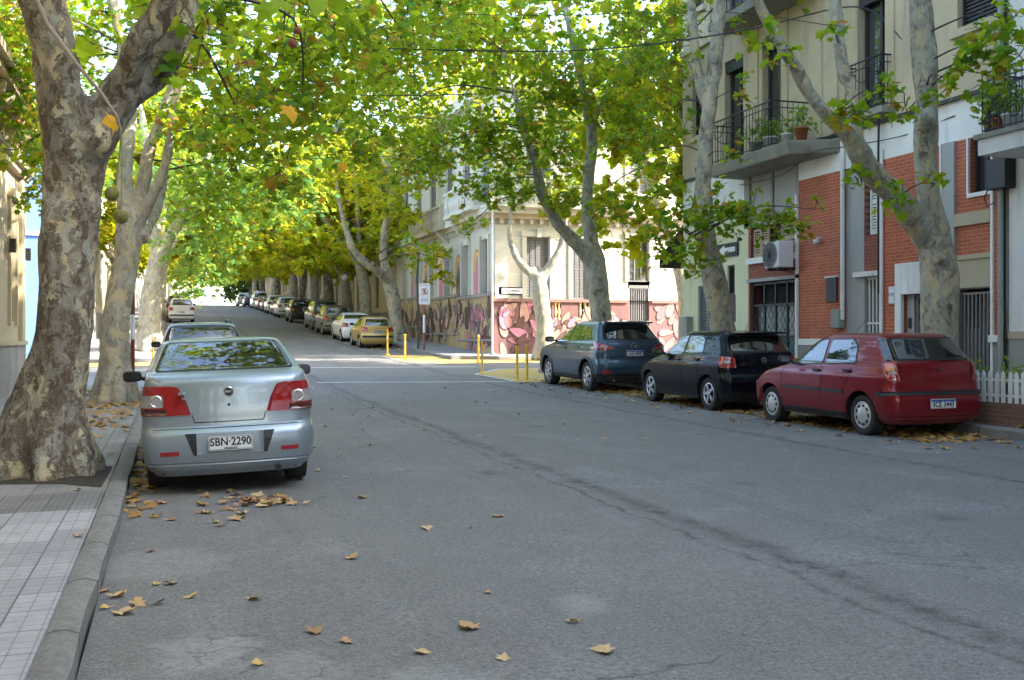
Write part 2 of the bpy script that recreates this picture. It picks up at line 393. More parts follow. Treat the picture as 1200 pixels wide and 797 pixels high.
kerb(KL - kw, KL, -22, CY0); kerb(KL - kw, KL, CY1, 290); kerb(KR, KR + kw, -22, CY0); kerb(KRF, KRF + kw, CY1, 290)
kerb(-60, KL - kw, CY0 - kw, CY0); kerb(-60, KL - kw, CY1, CY1 + kw); kerb(KR + kw, 70, CY0 - kw, CY0); kerb(KRF + kw, 70, CY1, CY1 + kw)
# cement collar and bare soil of the tree pits
def drape(name, poly, m, dz, kind='structure', step=.5):
    bm = bmesh.new(); f = bm.faces.new([bm.verts.new((x, y, 0)) for x, y in poly]); 
    bmesh.ops.triangulate(bm, faces=[f])
    for _ in range(4):
        es = [e for e in bm.edges if e.calc_length() > step]
        if es: bmesh.ops.subdivide_edges(bm, edges=es, cuts=1)
        bmesh.ops.triangulate(bm, faces=bm.faces[:])
    for v in bm.verts: v.co.z = zg(v.co.x, v.co.y) + dz
    bmesh.ops.recalc_face_normals(bm, faces=bm.faces[:])
    if sum(f.normal.z for f in bm.faces) < 0: bmesh.ops.reverse_faces(bm, faces=bm.faces[:])
    me = bpy.data.meshes.new(name); bm.to_mesh(me); bm.free(); o = mkobj(name, me, m); o['kind'] = kind; return o
def gpt(u, v, dz=0):                                # ground point seen at pixel
    D = 1.4 * F / (v - HV)
    for _ in range(30):
        p = PX(u, v, D); D = (CAMZ - zg(p.x, p.y) - dz) * F / (v - HV) * .5 + D * .5
    return PX(u, v, D)
M['soil'] = flat('pit_soil', (.05, .04, .03), .95, var=.4, scale=20, bump=.8)
drape('pit_soil', [(-1.0, 11.0), (-.62, 10.6), (-.6, 12.2), (-1.9, 12.4), (-2.0, 11.3)], M['soil'], SW + .006)
if 0: drape('cement_patch', [(-1.5, 10.2), (-.75, 10.15), (-.6, 10.5), (-.66, 10.95), (-1.1, 11.0), (-1.6, 10.7)], M['cement'], SW + .010)
# painted markings
def line(x0, y0, x1, y1, w=.12, dz=.008, m='line'):
    d = Vector((x1 - x0, y1 - y0)).normalized(); n = Vector((-d.y, d.x)) * w / 2
    return drape('road_marking', [(x0 - n.x, y0 - n.y), (x1 - n.x, y1 - n.y), (x1 + n.x, y1 + n.y), (x0 + n.x, y0 + n.y)], M[m], dz)
a = gpt(372, 448.5); b = gpt(611, 447.5)
line(a.x, a.y, b.x, b.y, .22)
a = gpt(365, 431.0); b = gpt(557, 430); line(a.x, a.y, b.x, b.y, .25)
a = gpt(360, 423); b = gpt(430, 421); line(a.x, a.y, b.x, b.y, .2)
a = gpt(360, 417.2); b = gpt(445, 417); line(a.x, a.y, b.x, b.y, .2)
P = [gpt(*q) for q in ((557,439),(611,448.5))]
bay1 = [(9.25, P[1].y), (KR - .02, P[1].y - .3), (KR - .02, CY0 + .5), (14, CY0 + .6), (14, CY0 + 2.2), (P[0].x + 1.5, CY0 + 2.4), (P[0].x, P[0].y)]
bay1[0] = (P[1].x, P[1].y)
drape('yellow_bay', bay1, M['ybay'], .008)
for q, r_ in zip(bay1, bay1[1:] + bay1[:1]):
    if q[0] < 10.6 or r_[0] < 10.6: line(q[0], q[1], r_[0], r_[1], .14, .014)
line(KR + .1, CY0 + 2.35, 14, CY0 + 2.2, .14, .014)
P = [gpt(*q) for q in ((445,417),(474,424),(528,427),(640,427))]
bay2 = [(P[0].x, P[0].y), (P[1].x, P[1].y), (P[2].x, P[2].y), (22, CY1 - 1.7), (22, CY1 - .05), (KRF - .05, CY1 - .05), (KRF - .02, P[0].y + .5)]
drape('yellow_bay', bay2, M['ybay'], .008)
for q, r_ in zip(bay2[:3], bay2[1:4]): line(q[0], q[1], r_[0], r_[1], .14, .014)
bay3 = [(KL + .02, CY1 - 1.9), (KL + 1.2, CY1 - 1.4), (KL + 1.2, 43), (KL + .02, 44)]
drape('yellow_bay', bay3, M['ybay'], .008)
drape('yellow_bay', [(-20, CY1 - 1.9), (KL, CY1 - 1.9), (KL, CY1 - .02), (-20, CY1 - .02)], M['ybay'], .008)
# ------------------------------------------------------------------ cars
def pchip(xs, ys):
    xs = [float(a) for a in xs]; ys = [float(a) for a in ys]; n = len(xs)
    h = [xs[i+1]-xs[i] for i in range(n-1)]; d = [(ys[i+1]-ys[i])/h[i] for i in range(n-1)]
    m = [d[0]] + [0]*(n-2) + [d[-1]]
    for i in range(1, n-1):
        if d[i-1]*d[i] > 0:
            w1, w2 = 2*h[i]+h[i-1], h[i]+2*h[i-1]; m[i] = (w1+w2)/(w1/d[i-1]+w2/d[i])
    def f(x):
        if x <= xs[0]: return ys[0]
        if x >= xs[-1]: return ys[-1]
        lo, hi = 0, n-1
        while hi-lo > 1:
            md = (lo+hi)//2
            if xs[md] <= x: lo = md
            else: hi = md
        t = (x-xs[lo])/h[lo]; t2 = t*t; t3 = t2*t
        return (2*t3-3*t2+1)*ys[lo]+(t3-2*t2+t)*h[lo]*m[lo]+(-2*t3+3*t2)*ys[hi]+(t3-t2)*h[lo]*m[hi]
    return f
class Body:
    """car coordinates: x right, y forward from the rear bumper, z up. Stack of rounded outlines."""
    def __init__(s, rear, front, width, wheels, wr=.30, ar=.355, bow=.07, bowf=.16, rc=.2, rcf=.3, taper=.05, zb=.19):
        s.yr = pchip(*zip(*rear)); s.yf = pchip(*zip(*front)); s.w = pchip(*zip(*width)); s.zt = rear[-1][0]
        s.wheels = wheels; s.wr = wr; s.ar = ar; s.bow, s.bowf, s.rc, s.rcf, s.taper, s.zb = bow, bowf, rc, rcf, taper, zb
        s.L = front[0][1]; s.L = max(s.yf(z/50) for z in range(5, 60)); s.zref = wr + ar + .14
    def par(s, z):
        w = s.w(z); yr, yf = s.yr(z), s.yf(z); r = min(s.rc, w*.5); rf = min(s.rcf, w*.5)
        sp = yf - yr
        if r + rf + s.bow + s.bowf > sp * .8:
            k = sp * .8 / (r + rf + s.bow + s.bowf); r *= k; rf *= k; return w, yr, yf, r, rf, s.bow*k, s.bowf*k
        return w, yr, yf, r, rf, s.bow, s.bowf
    def tp(s, y): t = (y - s.L*.5)/(s.L*.5); return 1 - s.taper*abs(t)**3
    def side(s, y, z):
        w, yr, yf, r, rf, b, bf = s.par(z); t = s.tp(y)
        c = yr + b*((w-r)/max(w,1e-4))**2 + r; cf = yf - bf*((w-rf)/max(w,1e-4))**2 - rf
        if y < c: return ((w - r) + math.sqrt(max(0, r*r-(c-y)**2))) * t
        if y > cf: return ((w - rf) + math.sqrt(max(0, rf*rf-(y-cf)**2))) * t
        return w * t
    def around(s, a, z, front=False):
        """arc length a from the rear centre line (signed) -> point"""
        w, yr, yf, r, rf, b, bf = s.par(z)
        if front: r, b = rf, bf
        sg = -1 if a < 0 else 1; a = abs(a); l1 = w - r
        if a <= l1: x = a; d = b*(x/w)**2
        else:
            th = (a - l1)/r
            dd = b*(l1/w)**2
            if th <= math.pi/2: x = l1 + r*math.sin(th); d = dd + r - r*math.cos(th)
            else: x = w; d = dd + r + (th-math.pi/2)*r
        y = yf - d if front else yr + d
        return Vector((sg*x*s.tp(y), y, z))
    def mesh(s, nz=54, ny=120):
        # levels: even in arc length of the silhouettes
        zs = [s.zb + (s.zt - s.zb) * i / 600 for i in range(601)]
        acc = [0]
        for a, b in zip(zs, zs[1:]):
            acc.append(acc[-1] + (b-a)*1.0 + .28*min(.3,abs(s.yr(b)-s.yr(a))) + .28*min(.3,abs(s.yf(b)-s.yf(a))) + .6*abs(s.w(b)-s.w(a)))
        lv = list(np.interp(np.linspace(0, acc[-1], nz), acc, zs)); lv[-1] = s.zt
        nr, na = 8, 7
        v = []; f = []; rows = []
        for z in lv:
            w, yr, yf, r, rf, b, bf = s.par(z); half = []
            for i in range(nr): half.append((0, (w-r)*i/nr))
            for i in range(na): half.append((0, (w-r) + r*math.pi/2*i/na))
            c = yr + b*((w-r)/max(w,1e-4))**2 + r; cf = yf - bf*((w-rf)/max(w,1e-4))**2 - rf
            for i in range(ny): half.append((1, c + (cf-c)*i/ny))
            for i in range(na): half.append((2, (w-rf) + rf*math.pi/2*(1-i/na)))
            for i in range(nr+1): half.append((2, (w-rf)*(1-i/nr)))
            pts = []
            for k, a in half:
                if k == 0: p = s.around(a, z)
                elif k == 2: p = s.around(a, z, True)
                else:
                    zz = z
                    if z < s.zref:
                        lo = s.zb
                        for yw in s.wheels:
                            d = s.ar**2 - (a-yw)**2
                            if d > 0: lo = max(lo, s.wr + math.sqrt(d))
                        if lo > s.zb: zz = lo + (z-s.zb)*(s.zref-lo)/(s.zref-s.zb)
                    p = Vector((s.w(zz)*s.tp(a), a, zz))
                pts.append(p)
            row = pts + [Vector((-p.x, p.y, p.z)) for p in reversed(pts[1:-1])]
            rows.append(row)
        n = len(rows[0])
        for row in rows: v += row
        for j in range(len(rows)-1):
            for i in range(n):
                a, b = j*n+i, j*n+(i+1)%n; f.append((a, b, b+n, a+n))
        hn = len(rows[0])//2 ; top = (len(rows)-1)*n
        # roof lid as strips across
        for i in range(0, hn):
            a, b, c, d = top+i, top+i+1, top+(n-i-1)%n, top+(n-i)%n
            fc = []
            for q in (a, b, c, d):
                if q not in fc: fc.append(q)
            if len(fc) > 2: f.append(tuple(fc))
        return v, f
def poly_rows(poly, n):
    qs = [q for p, q in poly]; lo, hi = min(qs), max(qs)
    zs = sorted(set([round(lo+(hi-lo)*i/n, 5) for i in range(n+1)] + [round(q, 5) for q in qs]))
    out = []
    for z in zs:
        zz = min(max(z, lo+1e-4), hi-1e-4); xs = []
        for (p0, q0), (p1, q1) in zip(poly, poly[1:]+poly[:1]):
            if (q0 <= zz < q1) or (q1 <= zz < q0): xs.append(p0+(p1-p0)*(zz-q0)/(q1-q0))
        if len(xs) >= 2: out.append((z, min(xs), max(xs)))
    return out
def rounded(poly, r=.03, k=3):
    out = []; n = len(poly)
    for i in range(n):
        a, b, c = Vector(poly[i-1]), Vector(poly[i]), Vector(poly[(i+1)%n])
        r1 = min(r, (a-b).length*.4, (c-b).length*.4); p, q = b+(a-b).normalized()*r1, b+(c-b).normalized()*r1
        for j in range(k+1):
            t = j/k; out.append(tuple(p*(1-t)**2+b*2*t*(1-t)+q*t*t))
    return out
def patch(mb, fn, poly, off=.004, nx=8, nz=6, rnd=0, skirt=True):
    """a thin plate following the body surface; fn(p, z) -> point on the body"""
    if rnd: poly = rounded(poly, rnd)
    rows = poly_rows(poly, nz); v = []; f = []; m = nx+1
    def off_p(p, z, o):
        e = .004; a = fn(p, z); t1 = fn(p+e, z)-fn(p-e, z); t2 = fn(p, z+e)-fn(p, z-e)
        n = t1.cross(t2)
        if n.length < 1e-12: n = Vector((a.x, 0, 0))
        n.normalize()
        c = Vector((0, 2.2, .6))
        if n.dot(a-c) < 0: n = -n
        return a+n*o
    for z, a, b in rows:
        for i in range(m): v.append(off_p(a+(b-a)*i/nx, z, off))
    for j in range(len(rows)-1):
        for i in range(nx):
            q = j*m+i; f.append((q, q+1, q+m+1, q+m))
    if skirt:
        nr = len(rows); ring = [(0,i) for i in range(m)]+[(j,nx) for j in range(1,nr)]+[(nr-1,i) for i in range(nx-1,-1,-1)]+[(j,0) for j in range(nr-2,0,-1)]
        base = len(v)
        for j, i in ring:
            z, a, b = rows[j]; v.append(off_p(a+(b-a)*i/nx, z, -.012))
        k = len(ring)
        for q in range(k):
            a, b = ring[q], ring[(q+1)%k]; f.append((a[0]*m+a[1], b[0]*m+b[1], base+(q+1)%k, base+q))
    mb.add(v, f); return mb
def wheel(parent, x, y, r, side, style='spoke', n=10, width=.19, tm='rubber'):
    w = MB(); s = side; rr = r*.66
    prof = [(rr, 0), (rr+.02, .008), (r*.86, .016), (r*.97, .006), (r, -.025), (r, -width+.025), (r*.95, -width), (rr, -width)]
    w.lathe([(a, s*b) for a, b in prof], (x, y, r), 'x', 32)
    tyre = w.build('wheel', M[tm], parent, True); smooth_angle(tyre, 50)
    rm = MB(); mat = {'spoke': M['alloy'], 'alloy': M['alloy'], 'cap': M['hub']}[style]
    rm.lathe([(rr*1.01, s*.004), (rr*.94, s*.006), (rr*.90, -s*.012)], (x, y, r), 'x', 32)
    if style == 'cap':
        rm.lathe([(rr*.9, -s*.01), (rr*.80, s*.004), (rr*.62, s*.012), (rr*.3, s*.022), (.001, s*.026)], (x, y, r), 'x', 32)
        hol = MB()
        for k in range(n):
            a = 2*math.pi*(k+.5)/n; c = Vector((x+s*.010, y+math.cos(a)*rr*.70, r+math.sin(a)*rr*.70))
            t = Vector((0, -math.sin(a), math.cos(a))); ra = Vector((0, math.cos(a), math.sin(a)))
            pts = [c+t*math.cos(b)*rr*.17+ra*math.sin(b)*rr*.09 for b in [i*math.pi/4 for i in range(8)]]
            hol.add([p+Vector((s*.004,0,0)) for p in pts]+[p-Vector((s*.02,0,0)) for p in pts], [tuple(range(8)) if s>0 else tuple(range(7,-1,-1))]+[(i,(i+1)%8,(i+1)%8+8,i+8) for i in range(8)])
    else:
        for k in range(n):
            a = 2*math.pi*k/n
            ra = Vector((0, math.cos(a), math.sin(a))); t = Vector((0, -math.sin(a), math.cos(a)))
            c0 = Vector((x+s*.012, y, r)); vs = []
            for q, hw in ((rr*.12, .026 if n < 8 else .016), (rr*.93, .030 if n < 8 else .011)):
                for d in (0, -.03): vs += [c0+ra*q+t*hw+Vector((s*d,0,0)), c0+ra*q-t*hw+Vector((s*d,0,0))]
            rm.add(vs, [(0,1,5,4),(2,6,7,3),(0,4,6,2),(1,3,7,5),(4,5,7,6),(0,2,3,1)])
        rm.lathe([(rr*.24, s*.004), (rr*.2, s*.02), (.001, s*.022)], (x, y, r), 'x', 20)
        hol = MB(); hol.lathe([(rr*.90, -s*.012), (rr*.88, -s*.06), (.001, -s*.06)], (x, y, r), 'x', 24)
    ro = rm.build('rim', mat, tyre, True); smooth_angle(ro, 30)
    hol.build('rim_hole', M['void'], tyre)
    return tyre
def windows_side(b, root, polys, off=.004, frame=True):
    for s in (-1, 1):
        fn = lambda p, z, s=s: Vector((s*b.side(p, z), p, z))
        for poly in polys:
            if frame:
                cx = sum(p for p, q in poly)/len(poly); cz = sum(q for p, q in poly)/len(poly)
                big = [(cx+(p-cx)*1.0+math.copysign(.018, p-cx), cz+math.copysign(.016, q-cz)+(q-cz)) for p, q in poly]
                mb = patch(MB(), fn, big, off, 8, 6, .03); g = mb.build('window', M['black'], root, True); smooth_angle(g, 30)
                gg = patch(MB(), fn, poly, off+.003, 8, 6, .03).build('pane', M['glass'], g, True); smooth_angle(gg, 30)
            else: smooth_angle(patch(MB(), fn, poly, off, 4, 4).build('window', M['glass'], root, True), 30)
def seam(b, root, lines, w=.008, side_only=(-1, 1)):
    """door gaps: thin dark strips on the flanks; lines of (y, z) points"""
    mb = MB()
    for s in side_only:
        for ln in lines:
            for (p0, q0), (p1, q1) in zip(ln, ln[1:]):
                n = max(2, int(math.hypot(p1-p0, q1-q0)/.05)); d = Vector((p1-p0, q1-q0)).normalized(); nn = Vector((-d.y, d.x))*w/2
                vs = []
                for i in range(n+1):
                    t = i/n; p, q = p0+(p1-p0)*t, q0+(q1-q0)*t
                    for sg in (-1, 1):
                        pp, qq = p+nn.x*sg, q+nn.y*sg; vs.append((s*(b.side(pp, qq)+.0025), pp, qq))
                mb.add(vs, [(2*i, 2*i+1, 2*i+3, 2*i+2) for i in range(n)])
    return mb.build('door_gap', M['void'], root)
def seam_rear(b, root, lines, w=.009, name='lid_gap', m='void'):
    mb = MB()
    for ln in lines:
        for (p0, q0), (p1, q1) in zip(ln, ln[1:]):
            n = max(2, int(math.hypot(p1-p0, q1-q0)/.05)); d = Vector((p1-p0, q1-q0)).normalized(); nn = Vector((-d.y, d.x))*w/2; vs = []
            for i in range(n+1):
                t = i/n; p, q = p0+(p1-p0)*t, q0+(q1-q0)*t
                for sg in (-1, 1):
                    a = b.around(p+nn.x*sg, q+nn.y*sg); vs.append(a+Vector((0, -.003, .0)))
            mb.add(vs, [(2*i, 2*i+1, 2*i+3, 2*i+2) for i in range(n)])
    return mb.build(name, M[m], root)
def mirror(root, b, y, z, m, sides=(-1, 1), sc=1.0):
    for s in sides:
        x = b.side(y, z); mb = MB()
        bm = bmesh.new(); bmesh.ops.create_uvsphere(bm, u_segments=16, v_segments=10, radius=1)
        for v in bm.verts:
            c = v.co; q = 1.0
            v.co = Vector((math.copysign(abs(c.x)**.6, c.x)*.105*sc, (math.copysign(abs(c.y)**.8, c.y)*.06 if c.y > 0 else max(c.y*.06, -.03))*sc, math.copysign(abs(c.z)**.6, c.z)*.065*sc))
        me = bpy.data.meshes.new('mirror'); bm.to_mesh(me); bm.free()
        me.transform(Matrix.Translation((s*(x+.17*sc), y, z+.05)))
        o = mkobj('mirror', me, m, root, True)
        g = MB(); 
        g.prism(rounded([(-.085*sc,-.045*sc),(.085*sc,-.045*sc),(.085*sc,.045*sc),(-.085*sc,.045*sc)], .03), .004, lambda p, q, d: (s*(x+.17*sc)+p, y-.0335*sc+ -d, z+.05+q))
        g.build('mirror_glass', M['glass'], o)
        st = MB().tube([(s*(x-.02), y+.01, z), (s*(x+.09*sc), y+.01, z+.03)], [.03, .022], 8).build('mirror_arm', M['black'], o)
def plate(root, b, z, txt, sub=None, yoff=-.014, x=0.0, w=.40, h=.13, band=False, tilt=0.0):
    y = b.yr(z)+yoff; p = MB(); p.prism(rounded([(-w/2,-h/2),(w/2,-h/2),(w/2,h/2),(-w/2,h/2)], .012), .006, lambda a, c, d: (x+a, y-d, z+c))
    o = p.build('number_plate', M['plate'], root)
    fr = MB(); q = .004
    for a in (-1, 1):
        fr.box(x-w/2+.008, x+w/2-.008, y-.008, y-.006, z+a*(h/2-.008)-q/2, z+a*(h/2-.008)+q/2)
        fr.box(x+a*(w/2-.008)-q/2, x+a*(w/2-.008)+q/2, y-.008, y-.006, z-h/2+.01, z+h/2-.01)
    fr.build('plate_border', M['ink'], o)
    if band:
        MB().box(x-w/2+.012, x+w/2-.012, y-.009, y-.006, z+h/2-.034, z+h/2-.012).build('blue_band', M['plateblue'], o)
    text_obj('lettering', txt, h*.78, Matrix.Translation((x, y-.008, z-(.012 if band else -.010))) @ FACE_BACK, M['ink'], o, sx=.90, bold=.0025)
    if sub: text_obj('lettering', sub, h*.20, Matrix.Translation((x, y-.008, z-h*.36)) @ FACE_BACK, M['ink'], o, sx=1.0, bold=.0008)
    return o
def underbody(b, root):
    m = MB(); w = b.w(.5)
    m.box(-w+.27, w-.27, .22, b.L-.3, b.zb-.02, .6)
    m.box(-w+.05, w-.05, b.wheels[0]+b.ar+.03, b.wheels[1]-b.ar-.03, b.zb+.01, .5)
    m.box(-w+.22, w-.22, .16, b.wheels[0]-b.ar-.02, b.zb+.02, .5)
    for yw in b.wheels:
        for s in (-1, 1):
            vs = []; n = 14
            for i in range(n+1):
                a = math.pi*1.0*i/n; 
                for xx in (w-.015, w-.30): vs.append((s*xx*b.tp(yw), yw+math.cos(a)*(b.ar+.004), max(b.zb, b.wr+math.sin(a)*(b.ar+.004))))
            m.add(vs, [(2*i, 2*i+1, 2*i+3, 2*i+2) for i in range(n)])
    return m.build('underbody', M['void'], root)
def place_car(root, rear_x, rear_y, rz=0, roll=None):
    """rear_x, rear_y: centre of the rear bumper"""
    L = 2.4; c, s = math.cos(rz), math.sin(rz)
    z0 = zg(rear_x, rear_y+.8); z1 = zg(rear_x, rear_y+.8+2.5)
    pitch = math.atan2(z1-z0, 2.5); rl = math.atan2(zg(rear_x+.7, rear_y+2)-zg(rear_x-.7, rear_y+2), 1.4) if roll is None else roll
    root.rotation_euler = (pitch, -rl, rz); root.location = (rear_x, rear_y, z0-.8*math.tan(pitch))
def handles(root, b, pts, m):
    for s in (-1, 1):
        for y, z in pts:
            x = b.side(y, z); mb = MB(); mb.prism(rounded([(y-.08, z-.018), (y+.08, z-.018), (y+.08, z+.018), (y-.08, z+.018)], .014), s*.028, lambda p, q, d: (s*x+d, p, q))
            mb.build('door_handle', m, root)
def strip(root, b, name, m, z0, z1, ys, off=.012, sides=(-1,1), n=16):
    for y0, y1 in ys:
        for s in sides:
            fn = lambda p, z, s=s: Vector((s*b.side(p, z), p, z))
            patch(MB(), fn, [(y0, z0), (y1, z0), (y1, z1), (y0, z1)], off, n, 2).build(name, m, root)
def rear_strip(root, b, name, m, z0, z1, a0, a1, off=.012, n=24, nz=3, rnd=0):
    return patch(MB(), b.around, [(a0, z0), (a1, z0), (a1, z1), (a0, z1)], off, n, nz, rnd).build(name, m, root, True)
def badge(root, x, y, z, r, kind):
    t = MB(); t.lathe([(r, -.0), (r, -.008), (r*.86, -.010), (r*.84, -.004), (.001, -.004)], (x, y, z), 'y', 24)
    # lathe 'y': height runs along y
    o = t.build('badge', M['chrome'] if kind != 'round' else M['chrome'], root, True); smooth_angle(o, 30)
    k = MB()
    def bar(p0, p1, w=.12): k.tube([(x+p0[0]*r, y-.008, z+p0[1]*r), (x+p1[0]*r, y-.008, z+p1[1]*r)], r*w*.5, 5)
    if kind == 'bars':
        d = MB().lathe([(r*.80, -.006), (.001, -.006)], (x, y, z), 'y', 24).build('badge_field', M['ink'], o)
        text_obj('lettering', 'FIAT', r*.62, Matrix.Translation((x, y-.008, z)) @ FACE_BACK, M['chrome'], o, bold=.001)
        return o
    if kind == 'vw':
        d = MB().lathe([(r*.80, -.006), (.001, -.006)], (x, y, z), 'y', 24).build('badge_field', M['ink'], o)
        bar((-.3, .72), (0, .12)); bar((.3, .72), (0, .12)); bar((-.7, .35), (-.33, -.62)); bar((-.33, -.62), (0, .0)); bar((.7, .35), (.33, -.62)); bar((.33, -.62), (0, .0))
    if kind == 'wing':
        d = MB().lathe([(r*.80, -.006), (.001, -.006)], (x, y, z), 'y', 24).build('badge_field', M['ink'], o)
        bar((-.8, .25), (-.35, .18)); bar((-.35, .18), (0, -.3)); bar((.8, .25), (.35, .18)); bar((.35, .18), (0, -.3))
    if kind == 'dot': return o
    k.build('badge_mark', M['chrome'], o); return o

def silver_sedan():
    t = empty('parked_car', label='silver saloon with a white plate reading SBN 2290, nearest car at the left kerb', cat='car', group='cars parked along the kerb')
    pm = paint('silver_paint', (.30, .35, .40), .55)
    rear = [(.20,.10),(.26,.035),(.34,.015),(.50,.0),(.60,.015),(.645,.055),(.66,.075),(.80,.085),(.95,.10),(1.08,.115),(1.135,.15),(1.155,.22),(1.17,.55),(1.19,.62),(1.30,.86),(1.42,1.16),(1.46,1.28),(1.485,1.42),(1.498,1.75),(1.50,2.0)]
    front = [(.20,4.05),(.3,4.12),(.5,4.14),(.62,4.10),(.72,4.02),(.82,3.85),(.90,3.55),(.96,3.2),(1.0,3.0),(1.19,2.75),(1.34,2.52),(1.42,2.36),(1.46,2.25),(1.485,2.15),(1.498,2.06),(1.50,2.05)]
    width = [(.20,.72),(.27,.80),(.36,.835),(.50,.85),(.62,.845),(.66,.832),(.80,.838),(.88,.838),(.90,.824),(.98,.815),(1.08,.80),(1.14,.785),(1.18,.77),(1.28,.72),(1.38,.668),(1.44,.63),(1.47,.595),(1.487,.53),(1.496,.38),(1.50,.2)]
    b = Body(rear, front, width, (.82, 3.19), wr=.295, ar=.35, rc=.20, bow=.10)
    v, f = b.mesh(60, 120); o = pydata('body', v, f, pm, t, True); smooth_angle(o, 40)
    underbody(b, t)
    g = patch(MB(), b.around, [(-.715, 1.175), (.715, 1.175), (.59, 1.462), (-.59, 1.462)], .004, 24, 12, .05).build('rear_window', M['black'], t, True)
    patch(MB(), b.around, [(-.695, 1.188), (.695, 1.188), (.575, 1.450), (-.575, 1.450)], .007, 24, 12, .05).build('pane', M['glass'], g, True)
    patch(MB(), lambda p, z: b.around(p, z, True), [(-.66, 1.02), (.66, 1.02), (.53, 1.42), (-.53, 1.42)], .004, 20, 10, .04).build('windscreen', M['glass'], t, True)
    windows_side(b, t, [[(1.0,1.13),(1.82,1.08),(1.86,1.40),(1.35,1.40)], [(1.92,1.08),(2.78,1.05),(2.36,1.40),(1.93,1.41)]])
    # tail lights wrapping the corner: red inner blade, clear block with a ring
    for s in (-1, 1):
        ar = lambda a, z, s=s: b.around(s*abs(a), z)
        tl = patch(MB(), ar, [(.37,.775),(.90,.775),(.92,.86),(.93,1.055),(.56,1.055),(.48,1.04),(.42,.93)], .012, 14, 10, .02).build('tail_light', M['red'], t, True)
        patch(MB(), ar, [(.63,.855),(.885,.855),(.885,.970),(.63,.970)], .017, 8, 5, .02).build('reverse_lens', M['clear'], tl, True)
        patch(MB(), ar, [(.60,.782),(.89,.782),(.89,.838),(.60,.838)], .016, 8, 2).build('lower_lens', lens('dark_red_lens', (.10,.004,.006)), tl, True)
        c = b.around(s*.70, .915)
        rg = MB(); rg.lathe([(.062,-.022),(.052,-.03),(.04,-.022)], (c.x, c.y, c.z), 'y', 20); rg.build('lamp_ring', M['chrome'], tl, True)
        MB().lathe([(.040,-.0235),(.001,-.0235)], (c.x, c.y, c.z), 'y', 16).build('lamp_bulb', M['clear'], tl, True)
        patch(MB(), ar, [(.50,.395),(.68,.395),(.68,.435),(.50,.435)], .006, 6, 2, .01).build('reflector', M['red'], t)
    # number plate recess and lid
    seam_rear(b, t, [[(-.36,.775),(-.34,.70),(.34,.70),(.36,.775)], [(-.78,.648),(.78,.648)]])
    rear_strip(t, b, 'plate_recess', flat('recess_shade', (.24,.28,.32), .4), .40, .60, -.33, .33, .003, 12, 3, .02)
    for s in (-1, 1):
        patch(MB(), lambda a, z, s=s: b.around(s*abs(a), z), [(.33,.39),(.36,.39),(.44,.60),(.33,.60)], .005, 3, 3).build('recess_cheek', M['black'], t)
    plate(t, b, .50, 'SBN\u00b72290', 'URUGUAY', w=.41, h=.135)
    bd = badge(t, 0, b.yr(.985)-.001, .985, .05, 'bars')
    MB().lathe([(.014,-.006),(.001,-.007)], (0, b.yr(.86), .86), 'y', 14).build('lock', M['black'], t)
    text_obj('lettering', 'ELX', .035, Matrix.Translation((-.44, b.yr(.98)-.0, .985)) @ FACE_BACK, M['chrome'], t, depth_=.03, bold=.0006)
    text_obj('lettering', '1.4', .03, Matrix.Translation((-.42, b.yr(.94)-.0, .935)) @ FACE_BACK, M['chrome'], t, depth_=.03, bold=.0006)
    rear_strip(t, b, 'bumper_lip', pm, .30, .325, -.80, .80, .010, 30, 2)
    seam(b, t, [[(1.05,.62),(1.02,.85),(1.12,1.08)], [(1.88,.25),(1.88,1.06)], [(2.85,.28),(2.88,1.0)], [(1.15,.26),(2.85,.26)]])
    handles(t, b, [(1.25,.93),(2.1,.92)], pm)
    mirror(t, b, 2.62, 1.02, M['black'])
    for y in b.wheels:
        for s in (-1, 1): wheel(t, s*(b.w(.3)-.045), y, .295, s, 'cap', 8)
    MB().tube([(.45,.3,.24),(.45,.02,.22)], .03, 10).build('exhaust', M['black'], t)
    place_car(t, .56, 10.62, R(-.4), R(2.0)); t.location.z += .0
    return t
silver_sedan()

